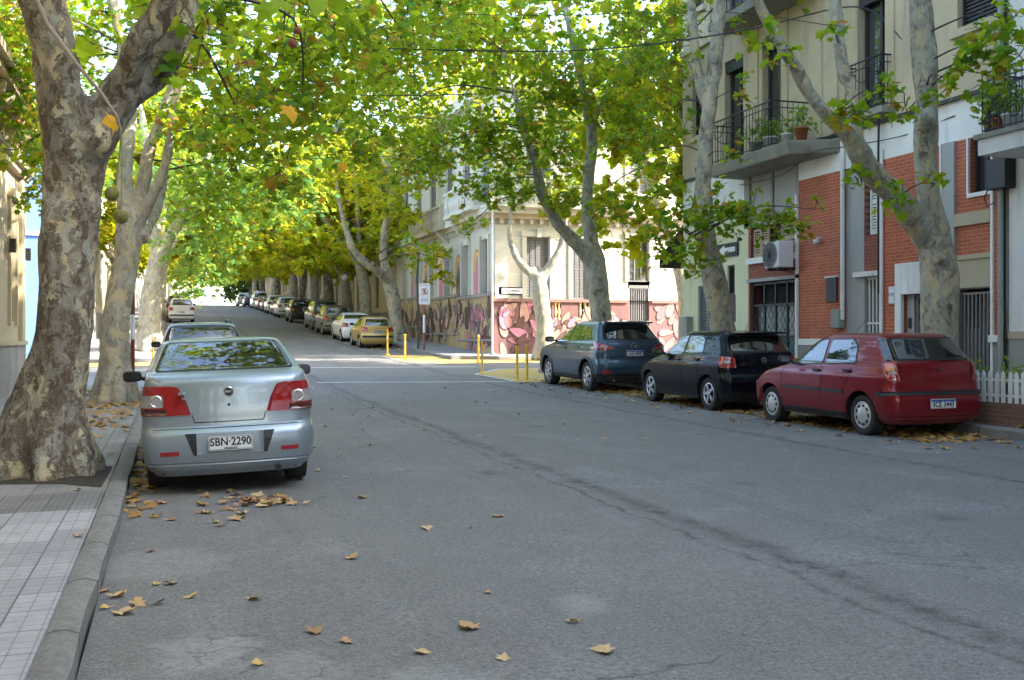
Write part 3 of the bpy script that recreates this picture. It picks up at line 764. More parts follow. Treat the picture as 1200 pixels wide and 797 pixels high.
def red_hatch():
    t = empty('parked_car', label='dark red five door hatchback with black side trim and hubcaps, parked at the right kerb', cat='car', group='cars parked along the kerb')
    pm = paint('dark_red_paint', (.19, .003, .009), .3, .3, .6)
    rear = [(.20,.10),(.26,.03),(.36,.0),(.52,.0),(.62,.02),(.70,.06),(.90,.085),(1.02,.12),(1.08,.16),(1.20,.26),(1.30,.35),(1.38,.43),(1.41,.50),(1.432,.62),(1.44,1.0),(1.443,1.4)]
    front = [(.20,3.72),(.3,3.80),(.45,3.82),(.6,3.80),(.70,3.70),(.80,3.52),(.88,3.22),(.93,2.95),(.98,2.78),(1.15,2.50),(1.30,2.26),(1.38,2.10),(1.41,2.0),(1.432,1.85),(1.44,1.6),(1.443,1.45)]
    width = [(.20,.70),(.27,.775),(.36,.80),(.50,.812),(.60,.815),(.75,.812),(.84,.81),(.865,.795),(.97,.775),(1.02,.745),(1.15,.695),(1.30,.635),(1.38,.60),(1.41,.575),(1.428,.52),(1.438,.40),(1.443,.2)]
    b = Body(rear, front, width, (.74, 3.11), wr=.285, ar=.345, rc=.17, bow=.09)
    v, f = b.mesh(60, 120); o = pydata('body', v, f, pm, t, True); smooth_angle(o, 40)
    underbody(b, t)
    g = patch(MB(), b.around, [(-.665,1.06),(.665,1.06),(.56,1.375),(-.56,1.375)], .004, 24, 12, .05).build('rear_window', M['black'], t, True)
    patch(MB(), b.around, [(-.63,1.085),(.63,1.085),(.54,1.36),(-.54,1.36)], .007, 24, 12, .05).build('pane', M['glass'], g, True)
    patch(MB(), lambda p, z: b.around(p, z, True), [(-.66,.98),(.66,.98),(.53,1.37),(-.53,1.37)], .004, 20, 10, .04).build('windscreen', M['glass'], t, True)
    windows_side(b, t, [[(.92,1.02),(1.62,.985),(1.62,1.335),(1.12,1.345),(.98,1.25)], [(1.70,.985),(2.60,.955),(2.17,1.31),(1.71,1.34)]])
    # rear quarter glass turning into the rear window
    for s in (-1, 1):
        ar = lambda a, z, s=s: b.around(s*abs(a), z)
        patch(MB(), ar, [(.665,1.06),(.78,1.055),(.70,1.365),(.565,1.37)], .004, 4, 8).build('corner_glass', M['glass'], t, True)
        tl = patch(MB(), ar, [(.62,.765),(.80,.80),(.83,.9),(.82,1.03),(.66,1.04)], .012, 8, 8, .03).build('tail_light', M['red'], t, True)
        patch(MB(), ar, [(.69,.92),(.80,.92),(.79,1.02),(.68,1.02)], .017, 5, 4, .015).build('indicator_lens', M['amber'], tl, True)
        patch(MB(), ar, [(.665,.875),(.76,.885),(.77,.915),(.67,.91)], .017, 4, 3).build('reverse_lens', M['clear'], tl, True)
    seam_rear(b, t, [[(-.62,1.04),(-.61,.70),(-.5,.665),(.5,.665),(.61,.70),(.62,1.04)]])
    rear_strip(t, b, 'bumper_strip', M['black'], .595, .64, -.93, .93, .014, 34, 2)
    plate(t, b, .475, 'SCE 3443', None, w=.42, h=.13, band=True)
    rear_strip(t, b, 'bumper_lip', pm, .275, .30, -.78, .78, .012, 30, 2)
    for ys in ((1.13,1.66),(1.68,2.70),(3.48,3.62)): strip(t, b, 'side_moulding', M['black'], .575, .625, [ys], .012)
    strip(t, b, 'side_moulding', M['black'], .575, .625, [(.16,.40)], .012)
    strip(t, b, 'sill_trim', M['black'], .215, .30, [(1.12, 2.73)], .006)
    seam(b, t, [[(.93,1.0),(1.0,.84),(1.10,.65),(1.13,.32)], [(1.66,.3),(1.66,.98)], [(2.72,.3),(2.74,.80),(2.66,.95)]])
    handles(t, b, [(1.05,.90),(1.80,.885)], M['black'])
    mirror(t, b, 2.50, .98, M['black'], sc=.9)
    MB().lathe([(.03,-.008),(.001,-.012)], (0, b.yr(.93), .93), 'y', 16).build('badge', M['black'], t)
    MB().tube([(.0,.09,1.055),(.28,.13,1.09),(.45,.16,1.11)], .009, 6).build('wiper', M['black'], t)
    MB().tube([(.0,1.95,1.43),(.0,1.70,1.62)], .004, 5).build('aerial', M['black'], t)
    for y in b.wheels:
        for s in (-1, 1): wheel(t, s*(b.w(.3)-.04), y, .285, s, 'cap', 9)
    place_car(t, 10.08, 12.15, R(.3), R(.4))
    return t
red_hatch()

def black_hatch():
    t = empty('parked_car', label='black five door hatchback with alloy wheels, between the blue SUV and the dark red hatchback', cat='car', group='cars parked along the kerb')
    pm = paint('black_car_paint', (.003, .004, .008), .0, .2, .4, .05)
    rear = [(.20,.12),(.26,.04),(.38,.0),(.55,.0),(.64,.03),(.69,.07),(.90,.09),(1.02,.12),(1.10,.17),(1.22,.27),(1.34,.37),(1.41,.42),(1.435,.48),(1.452,.66),(1.46,1.1),(1.463,1.5)]
    front = [(.20,3.80),(.3,3.87),(.45,3.89),(.6,3.86),(.72,3.74),(.82,3.52),(.90,3.22),(.96,2.98),(1.0,2.84),(1.15,2.58),(1.30,2.33),(1.39,2.14),(1.43,2.0),(1.45,1.85),(1.46,1.65),(1.463,1.55)]
    width = [(.20,.72),(.27,.79),(.36,.815),(.50,.828),(.62,.83),(.78,.83),(.87,.828),(.895,.81),(1.0,.78),(1.06,.75),(1.18,.70),(1.32,.64),(1.40,.60),(1.43,.57),(1.448,.51),(1.458,.38),(1.463,.2)]
    b = Body(rear, front, width, (.73, 3.20), wr=.305, ar=.36, rc=.18, bow=.10)
    v, f = b.mesh(60, 120); o = pydata('body', v, f, pm, t, True); smooth_angle(o, 40)
    underbody(b, t)
    g = patch(MB(), b.around, [(-.70,1.07),(.70,1.07),(.60,1.385),(-.60,1.385)], .004, 24, 12, .05).build('rear_window', M['black'], t, True)
    patch(MB(), b.around, [(-.64,1.09),(.64,1.09),(.55,1.365),(-.55,1.365)], .007, 24, 12, .05).build('pane', M['glass'], g, True)
    patch(MB(), lambda p, z: b.around(p, z, True), [(-.66,1.0),(.66,1.0),(.53,1.38),(-.53,1.38)], .004, 20, 10, .04).build('windscreen', M['glass'], t, True)
    windows_side(b, t, [[(.98,1.06),(1.66,1.015),(1.66,1.355),(1.22,1.36),(1.06,1.29)], [(1.74,1.015),(2.66,.975),(2.20,1.325),(1.75,1.36)]])
    for s in (-1, 1):
        ar = lambda a, z, s=s: b.around(s*abs(a), z)
        tl = patch(MB(), ar, [(.56,.80),(.86,.80),(.90,.93),(.86,1.0),(.58,.985)], .013, 10, 6, .03).build('tail_light', M['red'], t, True)
        patch(MB(), ar, [(.66,.885),(.78,.885),(.78,.925),(.66,.925)], .018, 4, 3, .01).build('reverse_lens', M['clear'], tl, True)
    sp = MB(); sp.add([(x, y, z) for x in (-.60, .60) for y, z in ((.44,1.44),(.28,1.425),(.27,1.405),(.42,1.40))], [(0,1,5,4),(1,2,6,5),(2,3,7,6),(0,4,7,3),(0,3,2,1),(4,5,6,7)]); sp.build('roof_spoiler', pm, t)
    seam_rear(b, t, [[(-.60,1.05),(-.56,.80),(-.54,.685),(.54,.685),(.56,.80),(.60,1.05)]])
    plate(t, b, .52, 'SDB 6125', None, w=.40, h=.13, band=True)
    badge(t, 0, b.yr(.93)-.001, .93, .055, 'vw')
    text_obj('lettering', 'Gol', .05, Matrix.Translation((-.42, b.yr(.90)-.0, .86)) @ FACE_BACK, M['chrome'], t, depth_=.03)
    seam(b, t, [[(.96,1.04),(1.02,.86),(1.10,.66),(1.14,.3)], [(1.70,.28),(1.70,1.0)], [(2.80,.28),(2.82,.82),(2.72,.97)]])
    handles(t, b, [(1.12,.93),(1.88,.91)], pm)
    mirror(t, b, 2.55, 1.0, M['black'], sc=.95)
    MB().tube([(.0,.75,1.45),(.0,.50,1.72)], .005, 5).build('aerial', M['black'], t)
    MB().tube([(.45,.3,.24),(.45,-.01,.23)], .03, 10).build('exhaust', M['chrome'], t)
    for y in b.wheels:
        for s in (-1, 1): wheel(t, s*(b.w(.3)-.04), y, .305, s, 'spoke', 5)
    place_car(t, 10.17, 16.85, R(.2), R(.4))
    return t
black_hatch()

def blue_suv():
    t = empty('parked_car', label='metallic blue SUV with black wheel arches, parked in front of the black hatchback', cat='car', group='cars parked along the kerb')
    pm = paint('steel_blue_paint', (.035, .07, .11), .5, .3, .7)
    rear = [(.24,.16),(.30,.08),(.45,.02),(.58,.0),(.70,.02),(.76,.07),(.90,.08),(1.05,.10),(1.15,.14),(1.22,.20),(1.35,.33),(1.50,.47),(1.58,.52),(1.62,.56),(1.65,.72),(1.665,1.1),(1.67,1.7)]
    front = [(.24,4.40),(.35,4.50),(.55,4.55),(.75,4.50),(.88,4.38),(.98,4.15),(1.06,3.7),(1.12,3.4),(1.16,3.2),(1.32,2.90),(1.48,2.60),(1.58,2.38),(1.62,2.26),(1.65,2.08),(1.665,1.85),(1.67,1.75)]
    width = [(.24,.80),(.32,.88),(.45,.91),(.60,.915),(.75,.92),(.96,.918),(.99,.90),(1.05,.893),(1.12,.87),(1.18,.83),(1.30,.775),(1.45,.70),(1.55,.655),(1.60,.63),(1.64,.57),(1.66,.45),(1.67,.25)]
    b = Body(rear, front, width, (.88, 3.58), wr=.352, ar=.425, rc=.24, bow=.13, zb=.24, taper=.06)
    v, f = b.mesh(62, 120); o = pydata('body', v, f, pm, t, True); smooth_angle(o, 40)
    underbody(b, t)
    g = patch(MB(), b.around, [(-.74,1.21),(.74,1.21),(.60,1.56),(-.60,1.56)], .004, 24, 12, .07).build('rear_window', M['black'], t, True)
    patch(MB(), b.around, [(-.68,1.235),(.68,1.235),(.56,1.52),(-.56,1.52)], .007, 24, 12, .06).build('pane', M['glass'], g, True)
    patch(MB(), lambda p, z: b.around(p, z, True), [(-.72,1.16),(.72,1.16),(.58,1.57),(-.58,1.57)], .004, 20, 10, .04).build('windscreen', M['glass'], t, True)
    windows_side(b, t, [[(.80,1.24),(1.22,1.20),(1.24,1.50),(1.02,1.44)], [(1.27,1.195),(2.08,1.165),(2.08,1.53),(1.29,1.515)], [(2.14,1.16),(3.02,1.13),(2.52,1.50),(2.15,1.53)]])
    for s in (-1, 1):
        ar = lambda a, z, s=s: b.around(s*abs(a), z)
        tl = patch(MB(), ar, [(.50,1.03),(.72,.97),(1.02,1.02),(1.14,1.13),(1.0,1.15),(.74,1.12)], .014, 12, 7, .02).build('tail_light', M['red'], t, True)
        patch(MB(), ar, [(.70,1.03),(.92,1.045),(.94,1.075),(.72,1.06)], .018, 6, 3).build('reverse_lens', M['clear'], tl, True)
        patch(MB(), ar, [(.62,.44),(.84,.44),(.84,.53),(.66,.53)], .012, 6, 3, .02).build('fog_lamp', M['red'], t, True)
        # cladding round the arches and along the sill
        for yw in b.wheels:
            mb = MB(); vs = []; n = 28
            for i in range(n+1):
                a = R(-18)+R(216)*i/n
                for rr in (b.ar-.006, b.ar+.062):
                    y = yw+math.cos(a)*rr; z = max(b.zb-.01, b.wr+math.sin(a)*rr); vs.append((s*(b.side(y, max(z, b.zb))+.014), y, z))
                y = yw+math.cos(a)*(b.ar+.064); z = max(b.zb-.01, b.wr+math.sin(a)*(b.ar+.064)); vs.append((s*(b.side(y, max(z, b.zb))-.01), y, z))
            mb.add(vs, [(3*i, 3*i+1, 3*i+4, 3*i+3) for i in range(n)]+[(3*i+1, 3*i+2, 3*i+5, 3*i+4) for i in range(n)])
            mb.build('arch_cladding', M['black'], t, True)
    strip(t, b, 'sill_trim', M['black'], .25, .37, [(1.36, 3.10)], .012)
    rear_strip(t, b, 'rear_diffuser', M['black'], .25, .44, -1.0, 1.0, .010, 30, 3)
    rear_strip(t, b, 'lid_trim', M['black'], .81, .845, -.62, .62, .008, 20, 2)
    sp = MB(); sp.add([(x, y, z) for x in (-.62, .62) for y, z in ((.60,1.655),(.42,1.64),(.41,1.61),(.55,1.59))], [(0,1,5,4),(1,2,6,5),(2,3,7,6),(0,4,7,3),(0,3,2,1),(4,5,6,7)]); sp.build('roof_spoiler', pm, t)
    seam_rear(b, t, [[(-.66,1.19),(-.62,1.0),(-.60,.78),(.60,.78),(.62,1.0),(.66,1.19)]])
    plate(t, b, .91, 'LAG 0047', None, w=.42, h=.13, band=True)
    badge(t, 0, b.yr(1.08)-.001, 1.08, .07, 'wing')
    seam(b, t, [[(1.24,1.19),(1.24,1.0),(1.34,.78),(1.40,.4)], [(2.10,.4),(2.10,1.16)], [(3.10,.4),(3.14,.98),(3.04,1.12)]], .01)
    handles(t, b, [(1.42,1.03),(2.30,1.01)], pm)
    mirror(t, b, 2.95, 1.14, M['black'], sc=1.15)
    for s in (-1, 1): MB().tube([(s*.55,.28,.30),(s*.55,.02,.29)], .035, 12).build('exhaust', M['chrome'], t)
    for s in (-1, 1): pass
    fin = MB(); fin.add([(-.02,.95,1.66),(.02,.95,1.66),(0,.78,1.665),(0,.80,1.72)], [(0,1,3),(1,2,3),(2,0,3)]); fin.build('aerial', M['black'], t)
    for y in b.wheels:
        for s in (-1, 1): wheel(t, s*(b.w(.35)-.03), y, .352, s, 'alloy', 7, .23)
    place_car(t, 10.22, 22.6, R(.2), R(.3))
    return t
blue_suv()

def far_car(kind, c, x, y, label, metal=.3, spare=False):
    """smaller parked cars up the hill: same construction, fewer facets"""
    t = empty('parked_car', label=label, cat='car', group='cars parked along the kerb')
    pm = paint('car_paint', c, metal)
    if kind == 'hatch': L, H, W, wr, hood, bl = 3.75, 1.45, .79, .29, .95, .92
    elif kind == 'sedan': L, H, W, wr, hood, bl = 4.35, 1.46, .85, .31, .98, .97
    elif kind == 'suv': L, H, W, wr, hood, bl = 4.2, 1.70, .87, .35, 1.12, 1.10
    else: L, H, W, wr, hood, bl = 4.6, 1.85, .88, .32, 1.15, 1.10
    zb = .2 if kind != 'suv' else .26
    if kind == 'sedan': rear = [(zb,.1),(.35,.0),(.6,.0),(.68,.05),(1.05,.10),(1.10,.2),(1.13,.50),(1.2,.62),(H-.08,1.15),(H-.02,1.5),(H,2.0)]
    else:
        k = {'hatch': .36, 'suv': .24, 'van': .14}[kind]
        rear = [(zb,.1),(.35,.0),(.6,.0),(.68,.05),(bl+.1,.10),(H-.08,.10+k),(H-.02,.3+k),(H,1.3)]
    wf = L-.95
    front = [(zb,L-.1),(.4,L),(.6,L-.02),(bl-.22,L-.16),(bl-.08,L-.5),(bl+.02,wf),(bl+.08,wf-.15),(H-.12,wf-.78),(H-.03,wf-1.0),(H,wf-1.3)]
    width = [(zb,W-.1),(.32,W-.02),(.55,W),(bl-.1,W-.01),(bl+.03,W-.06),(H-.12,W-.21),(H-.03,W-.28),(H,W-.5)]
    b = Body(rear, front, width, (.74, L-.78), wr=wr, ar=wr+.06, rc=.18, bow=.09, zb=zb)
    v, f = b.mesh(30, 50); o = pydata('body', v, f, pm, t, True); smooth_angle(o, 40); underbody(b, t)
    zt = H-.10; ww = W
    gz = 1.17 if kind == 'sedan' else bl+.13
    patch(MB(), b.around, [(-(ww-.17),gz),(ww-.17,gz),(ww-.27,zt),(-(ww-.27),zt)], .006, 12, 6, .05).build('rear_window', M['glass'], t, True)
    patch(MB(), lambda p, z: b.around(p, z, True), [(-(ww-.17),bl+.1),(ww-.17,bl+.1),(ww-.27,H-.12),(-(ww-.27),H-.12)], .006, 8, 5).build('windscreen', M['glass'], t, True)
    r0 = 1.02 if kind == 'sedan' else .72
    windows_side(b, t, [[(r0,bl+.1),(L*.46-.04,bl+.08),(L*.46-.04,zt),(r0+.28,zt)], [(L*.46+.04,bl+.08),(wf-.2,bl+.06),(wf-.62,zt-.02),(L*.46+.04,zt)]], .006, False)
    for s in (-1, 1):
        ar = lambda a, z, s=s: b.around(s*abs(a), z)
        z0 = .78 if kind in ('hatch', 'sedan') else .88
        patch(MB(), ar, [(W-.32,z0),(W+.05,z0),(W+.06,z0+.2),(W-.26,z0+.2)], .014, 6, 3).build('tail_light', M['red'], t, True)
    rear_strip(t, b, 'bumper_strip', M['black'] if kind != 'sedan' else pm, .5, .6, -W*.95, W*.95, .012, 16, 2)
    plate(t, b, .74 if kind != 'sedan' else .86, 'SBH 4170' if spare else 'SAT 5082', None, band=True)
    if spare:
        c0 = Vector((.12, b.yr(.95)-.16, .98)); sw = MB(); sw.lathe([(.2,-.09),(.30,-.085),(.33,-.04),(.33,.08),(.28,.14)], tuple(c0), 'y', 24)
        so_ = sw.build('spare_wheel', M['rubber'], t, True); MB().lathe([(.2,-.088),(.1,-.095),(.001,-.10)], tuple(c0), 'y', 20).build('rim', M['hub'], so_, True)
    mirror(t, b, wf-.32, bl+.08, M['black'])
    if kind == 'suv':
        for s in (-1, 1): MB().tube([(s*(W-.32),.8,H+.0),(s*(W-.32),.9,H+.05),(s*(W-.32),2.3,H+.05),(s*(W-.32),2.4,H+.0)], .015, 6).build('roof_rail', M['black'], t)
    for yy in b.wheels:
        for s in (-1, 1): wheel(t, s*(W-.04), yy, wr, s, 'alloy' if kind != 'hatch' else 'cap', 6)
    place_car(t, x, y, R(.2)); return t
far_car('suv', (.018,.022,.02), .60, 21.3, 'dark green-black small car with its roof showing behind the silver saloon', .2)
far_car('hatch', (.50,.34,.10), 9.05, 48.6, 'old mustard yellow hatchback with a white plate, first beyond the crossing on the right')
far_car('sedan', (.72,.73,.74), 9.10, 54.2, 'white saloon parked in front of the mustard yellow hatchback', .0)
far_car('suv', (.16,.155,.10), 9.05, 60.8, 'olive grey car between the white saloon and the slate blue van', .3)
far_car('van', (.10,.15,.18), 9.15, 66.6, 'slate blue van with a rounded roof beside the tree trunk up the hill', .2)
far_car('suv', (.015,.016,.018), 8.95, 77.3, 'black off-roader with a spare wheel on its tailgate, up the hill', .1, True)
far_car('suv', (.75,.75,.74), 9.0, 87.5, 'white SUV in front of the black off-roader, up the hill', .0)
far_car('hatch', (.30,.06,.05), 9.1, 93.3, 'dark red hatchback between two white cars far up the hill', .2)
far_car('suv', (.70,.69,.66), 9.1, 98.6, 'off-white estate car just beyond the dark red hatchback', .0)
far_car('hatch', (.05,.05,.055), 9.1, 105.2, 'dark grey hatchback far up the hill beside the yellow trunk', .2)
far_car('sedan', (.25,.04,.04), 9.2, 111.2, 'wine red saloon far up the hill', .2)
far_car('van', (.72,.70,.64), 9.2, 118.2, 'cream van far up the hill under the trees', .0)
far_car('sedan', (.02,.035,.12), 9.1, 131.0, 'navy blue saloon almost on the crest of the hill', .2)
far_car('suv', (.45,.46,.47), 8.8, 139.0, 'silver car on the crest, last of the right row', .4)
far_car('suv', (.66,.67,.67), .65, 76.0, 'white hatchback with red tail lamps beyond the crossing on the left', .0)
far_car('van', (.62,.56,.42), .45, 83.0, 'beige van with a roof rack behind the white hatchback on the left', .0)
far_car('sedan', (.40,.40,.38), .65, 90.5, 'grey saloon beyond the beige van on the left', .3)
# ------------------------------------------------------------------ buildings
M['brick'] = brick_mat('red_brick', (.55, .13, .05), (.44, .09, .038), (.48, .34, .25))
M['brickdark'] = brick_mat('dark_red_brick', (.30, .075, .045), (.24, .055, .035), (.30, .22, .18))
M['ochre'] = wall_mat('ochre_stucco', (.53, .44, .29), dirt=(.16, .13, .09), amount=.7, var=.16)
M['paleyellow'] = wall_mat('pale_yellow_wall', (.66, .66, .44), amount=.25)
M['band'] = wall_mat('white_band', (.80, .79, .76), amount=.7)
M['cream'] = wall_mat('cream_stone', (.44, .37, .25), amount=.5)
M['greypanel'] = wall_mat('grey_panel', (.32, .31, .29), amount=.5)
M['shutter'] = flat('wood_shutter', (.38, .31, .21), .6)
M['darkwood'] = flat('dark_frame', (.035, .03, .03), .5)
M['door'] = flat('grey_metal_door', (.17, .155, .15), .45)
M['slab'] = wall_mat('balcony_concrete', (.27, .26, .22), dirt=(.06, .055, .045), amount=.8)
M['whiteiron'] = flat('white_iron', (.62, .62, .60), .45)
M['teal'] = flat('teal_sheet', (.12, .25, .29), .25)
M['greybox'] = flat('grey_box', (.28, .30, .27), .5)
M['stone'] = wall_mat('stone_plinth', (.30, .285, .27), amount=.6, var=.3)
M['lightblue'] = wall_mat('light_blue_wall', (.15, .28, .60), amount=.15)
M['ivory'] = wall_mat('ivory_facade', (.60, .575, .50), amount=.35)
M['greywin'] = flat('grey_louvre', (.16, .16, .17), .5)
M['ivory2'] = wall_mat('aged_cream_facade', (.60, .53, .37), amount=.5)

def wall_holes(plane, const, a0, a1, z0, z1, holes, depth_, face=-1):
    """wall in plane X=const ('x') or Y=const ('y'), facing face; holes (a0,a1,z0,z1[,depth]); returns MB with reveals"""
    A = sorted(set([a0, a1] + [h[i] for h in holes for i in (0, 1) if a0 < h[i] < a1]))
    Z = sorted(set([z0, z1] + [h[i] for h in holes for i in (2, 3) if z0 < h[i] < z1]))
    def P3(a, z, d): return (const - face*d, a, z) if plane == 'x' else (a, const - face*d, z)
    mb = MB()
    for i in range(len(A)-1):
        for j in range(len(Z)-1):
            ca, cz = (A[i]+A[i+1])/2, (Z[j]+Z[j+1])/2
            if any(h[0] < ca < h[1] and h[2] < cz < h[3] for h in holes): continue
            mb.add([P3(A[i],Z[j],0),P3(A[i+1],Z[j],0),P3(A[i+1],Z[j+1],0),P3(A[i],Z[j+1],0)], [(0,1,2,3)])
    for h in holes:
        d = depth_; q = [(max(a0,h[0]),max(z0,h[2])),(min(a1,h[1]),max(z0,h[2])),(min(a1,h[1]),min(z1,h[3])),(max(a0,h[0]),min(z1,h[3]))]
        for k in range(4):
            p, r = q[k], q[(k+1)%4]; mb.add([P3(*p,0),P3(*r,0),P3(*r,d),P3(*p,d)], [(0,1,2,3)])
    # back face so that the wall has body
    mb.add([P3(a0,z0,depth_+.25),P3(a1,z0,depth_+.25),P3(a1,z1,depth_+.25),P3(a0,z1,depth_+.25)], [(0,1,2,3)])
    for p, r in (((a0,z0),(a0,z1)),((a1,z0),(a1,z1)),((a0,z0),(a1,z0)),((a0,z1),(a1,z1))):
        mb.add([P3(*p,0),P3(*r,0),P3(*r,depth_+.25),P3(*p,depth_+.25)], [(0,1,2,3)])
    return mb
class Face:
    def __init__(s, plane, const, root, face=-1): s.p, s.c, s.r, s.f = plane, const, root, face
    def box(s, a0, a1, z0, z1, d0, d1, name, m, parent=None, mb=None, bevel=0):
        """d0..d1: distance in front of the wall (negative: behind)"""
        own = mb is None; mb = mb or MB()
        n0, n1 = s.c + s.f*d0, s.c + s.f*d1
        if s.p == 'x': mb.box(n0, n1, a0, a1, z0, z1)
        else: mb.box(a0, a1, n0, n1, z0, z1)
        if own:
            o = mb.build(name, m, parent or s.r)
            if bevel: add_bevel(o, bevel)
            return o
    def wall(s, a0, a1, z0, z1, m, holes=(), depth_=.22, name='wall', off=0):
        return wall_holes(s.p, s.c + s.f*off, a0, a1, z0, z1, list(holes), depth_, s.f).build(name, m, s.r)
    def window(s, a0, a1, z0, z1, d=-.18, frame='whiteiron', pane='glass2', mull=1, sill=None, fw=.05, name='window'):
        mb = MB(); s.box(a0, a1, z0, z0+fw, d, d+.05, '', None, mb=mb); s.box(a0, a1, z1-fw, z1, d, d+.05, '', None, mb=mb)
        s.box(a0, a0+fw, z0+fw, z1-fw, d, d+.05, '', None, mb=mb); s.box(a1-fw, a1, z0+fw, z1-fw, d, d+.05, '', None, mb=mb)
        for k in range(mull):
            c = a0+(a1-a0)*(k+1)/(mull+1); s.box(c-fw*.5, c+fw*.5, z0+fw, z1-fw, d, d+.045, '', None, mb=mb)
        w = mb.build(name, M[frame], s.r)
        s.box(a0, a1, z0, z1, d-.02, d+.01, 'pane', M[pane], w)
        if sill: s.box(a0-.08, a1+.08, z0-.08, z0, -.02, .08, 'sill', M[sill], w)
        return w
    def shutter(s, a0, a1, z0, z1, d=-.12, m='shutter', leaves=2, name='shutter', step=.06):
        mb = MB(); wd = (a1-a0)/leaves
        for k in range(leaves):
            q0, q1 = a0+k*wd+.006, a0+(k+1)*wd-.006
            s.box(q0, q0+.05, z0, z1, d, d+.05, '', None, mb=mb); s.box(q1-.05, q1, z0, z1, d, d+.05, '', None, mb=mb)
            for zz in (z0, (z0+z1)/2-.03, z1-.06): s.box(q0+.05, q1-.05, zz, zz+.06, d, d+.048, '', None, mb=mb)
            n = int((z1-z0)/step)
            for i in range(n): s.box(q0+.05, q1-.05, z0+i*step+.012, z0+i*step+.012+step*(.6 if step < .1 else .86), d+.008, d+.03, '', None, mb=mb)
        o = mb.build(name, M[m], s.r); s.box(a0, a1, z0, z1, d-.04, d-.02, 'backing', M['void'], o); return o
    def bars(s, a0, a1, z0, z1, n, d=-.03, r=.009, m='whiteiron', rails=3, name='grille', parent=None):
        mb = MB()
        for i in range(n):
            a = a0+(a1-a0)*(i+.5)/n; s.box(a-r, a+r, z0, z1, d-r, d+r, '', None, mb=mb)
        for k in range(rails):
            z = z0+(z1-z0)*k/(rails-1); s.box(a0, a1, z-r*1.3, z+r*1.3, d-r*1.4, d+r*1.4, '', None, mb=mb)
        return mb.build(name, M[m], parent or s.r)
def railing(root, x_out, x_wall, y0, y1, z0, h, plane='x', name='railing', m='iron', step=.13):
    """iron balcony railing on three sides with hoops hung on the bars"""
    mb = MB(); pts = [(x_wall, y0), (x_out, y0), (x_out, y1), (x_wall, y1)]
    for (ax, ay), (bx, by) in zip(pts, pts[1:]):
        L = math.hypot(bx-ax, by-ay); n = max(2, int(L/step))
        for i in range(n+1):
            t = i/n; p = (ax+(bx-ax)*t, ay+(by-ay)*t); mb.tube([(p[0],p[1],z0),(p[0],p[1],z0+h)], .008, 5)
        for zz in (z0+.06, z0+h*.86, z0+h): mb.tube([(ax,ay,zz),(bx,by,zz)], .012 if zz < z0+h else .018, 6)
        k = max(1, int(L/.75))
        for i in range(k):
            for zc, sg in ((z0+h*.86, -1),):
                c = (i+.5)/k; arc = []
                for q in range(9):
                    a = math.pi*q/8; tt = c+math.cos(a)*.30/L; arc.append((ax+(bx-ax)*tt, ay+(by-ay)*tt, zc+sg*math.sin(a)*.28))
                mb.tube(arc, .009, 5)
    return mb.build(name, M[m], root)

# ---- brick and ochre apartment house on the right
A = empty('apartment_building', (WR, 20, 0), label='brick fronted apartment house with ochre stucco storeys above, behind the dark red car', cat='building')
def under(root, loc):
    """children are written in world coordinates; keep them there"""
    for o in list(COL.objects):
        if o.parent == root: o.matrix_parent_inverse = Matrix.Translation(Vector(loc)).inverted()
FR = Face('x', WR, A)
u = wallY; Yend = 26.5; Y0 = u(1166)
pl, bt, bd = 1.5, 5.04, 5.76
yA0, yA1 = u(989), u(936)          # brick pier A
# bays, listed from the crossing to the camera side
garL = (u(934), u(877), -.2, 2.86)
FR.wall(Y0, yA0-.0, bt, bd, M['band'])
FR.wall(yA0, u(936), bt, bd, M['band'])
FR.wall(u(936), u(872), bt-.85, bd, M['greypanel'], [(u(932), u(905), bt-.70, bd-.12), (u(902), u(878), bt-.70, bd-.12)], .05)
for a, b_ in ((u(932), u(905)), (u(902), u(878))): FR.box(a+.02, b_-.02, bt-.68, bd-.14, -.07, -.045, 'panel', M['concrete'])
# left garage bay
FR.wall(u(936), u(877), -.3, bt-.85, M['brickdark'], [(u(934), u(879), -.3, 2.86), (u(934), u(880), 3.42, bt-.87)], .30)
FR.box(u(936), u(877), 2.86, 2.94, .0, .06, 'lintel', M['concrete'])
FR.box(u(935), u(878), 3.30, 3.44, .0, .10, 'sill', M['band'])
FR.window(u(912), u(900), 3.46, bt-.9, -.2, 'darkwood', mull=0); FR.shutter(u(934), u(913), 3.46, bt-.9, -.1); FR.shutter(u(899), u(881), 3.46, bt-.9, -.1)
# lattice gate with teal sheets behind
g0, g1 = u(934)+.03, u(879)-.03; zt_ = 2.84
mb = MB()
for k in range(5): a = g0+(g1-g0)*k/4; FR.box(a-.025, a+.025, -.2, zt_, -.12, -.07, '', None, mb=mb)
for z in (-.15, .6, 1.55, 2.30, zt_-.03): FR.box(g0, g1, z-.025, z+.025, -.12, -.07, '', None, mb=mb)
gate = mb.build('garage_gate', M['iron'], A); mb = MB(); st = .20
H_ = 2.3+.2
for sg in (1, -1):
    k = -int(H_/st)-2
    while k*st < (g1-g0)+H_+1:
        c = k*st; pts = []
        for i in range(25):
            z = -.2+H_*i/24; a = g0+c+sg*(z+.2)*.75 if sg > 0 else g0+c-(z+.2)*.75
            if g0 <= a <= g1: pts.append((WR+.085, a, z))
        if len(pts) > 1: mb.tube([pts[0], pts[-1]], .008, 4)
        k += 1
mb.build('lattice', M['iron'], gate)
FR.box(g0, g1, -.2, 1.52, -.26, -.22, 'sheet', M['teal'], gate); FR.box(g0, g1, 1.52, 2.28, -.26, -.222, 'sheet', flat('pale_sheet', (.30,.36,.38), .3), gate); FR.box(g0, g1, 2.28, zt_, -.34, -.30, 'dark_opening', M['void'], gate)
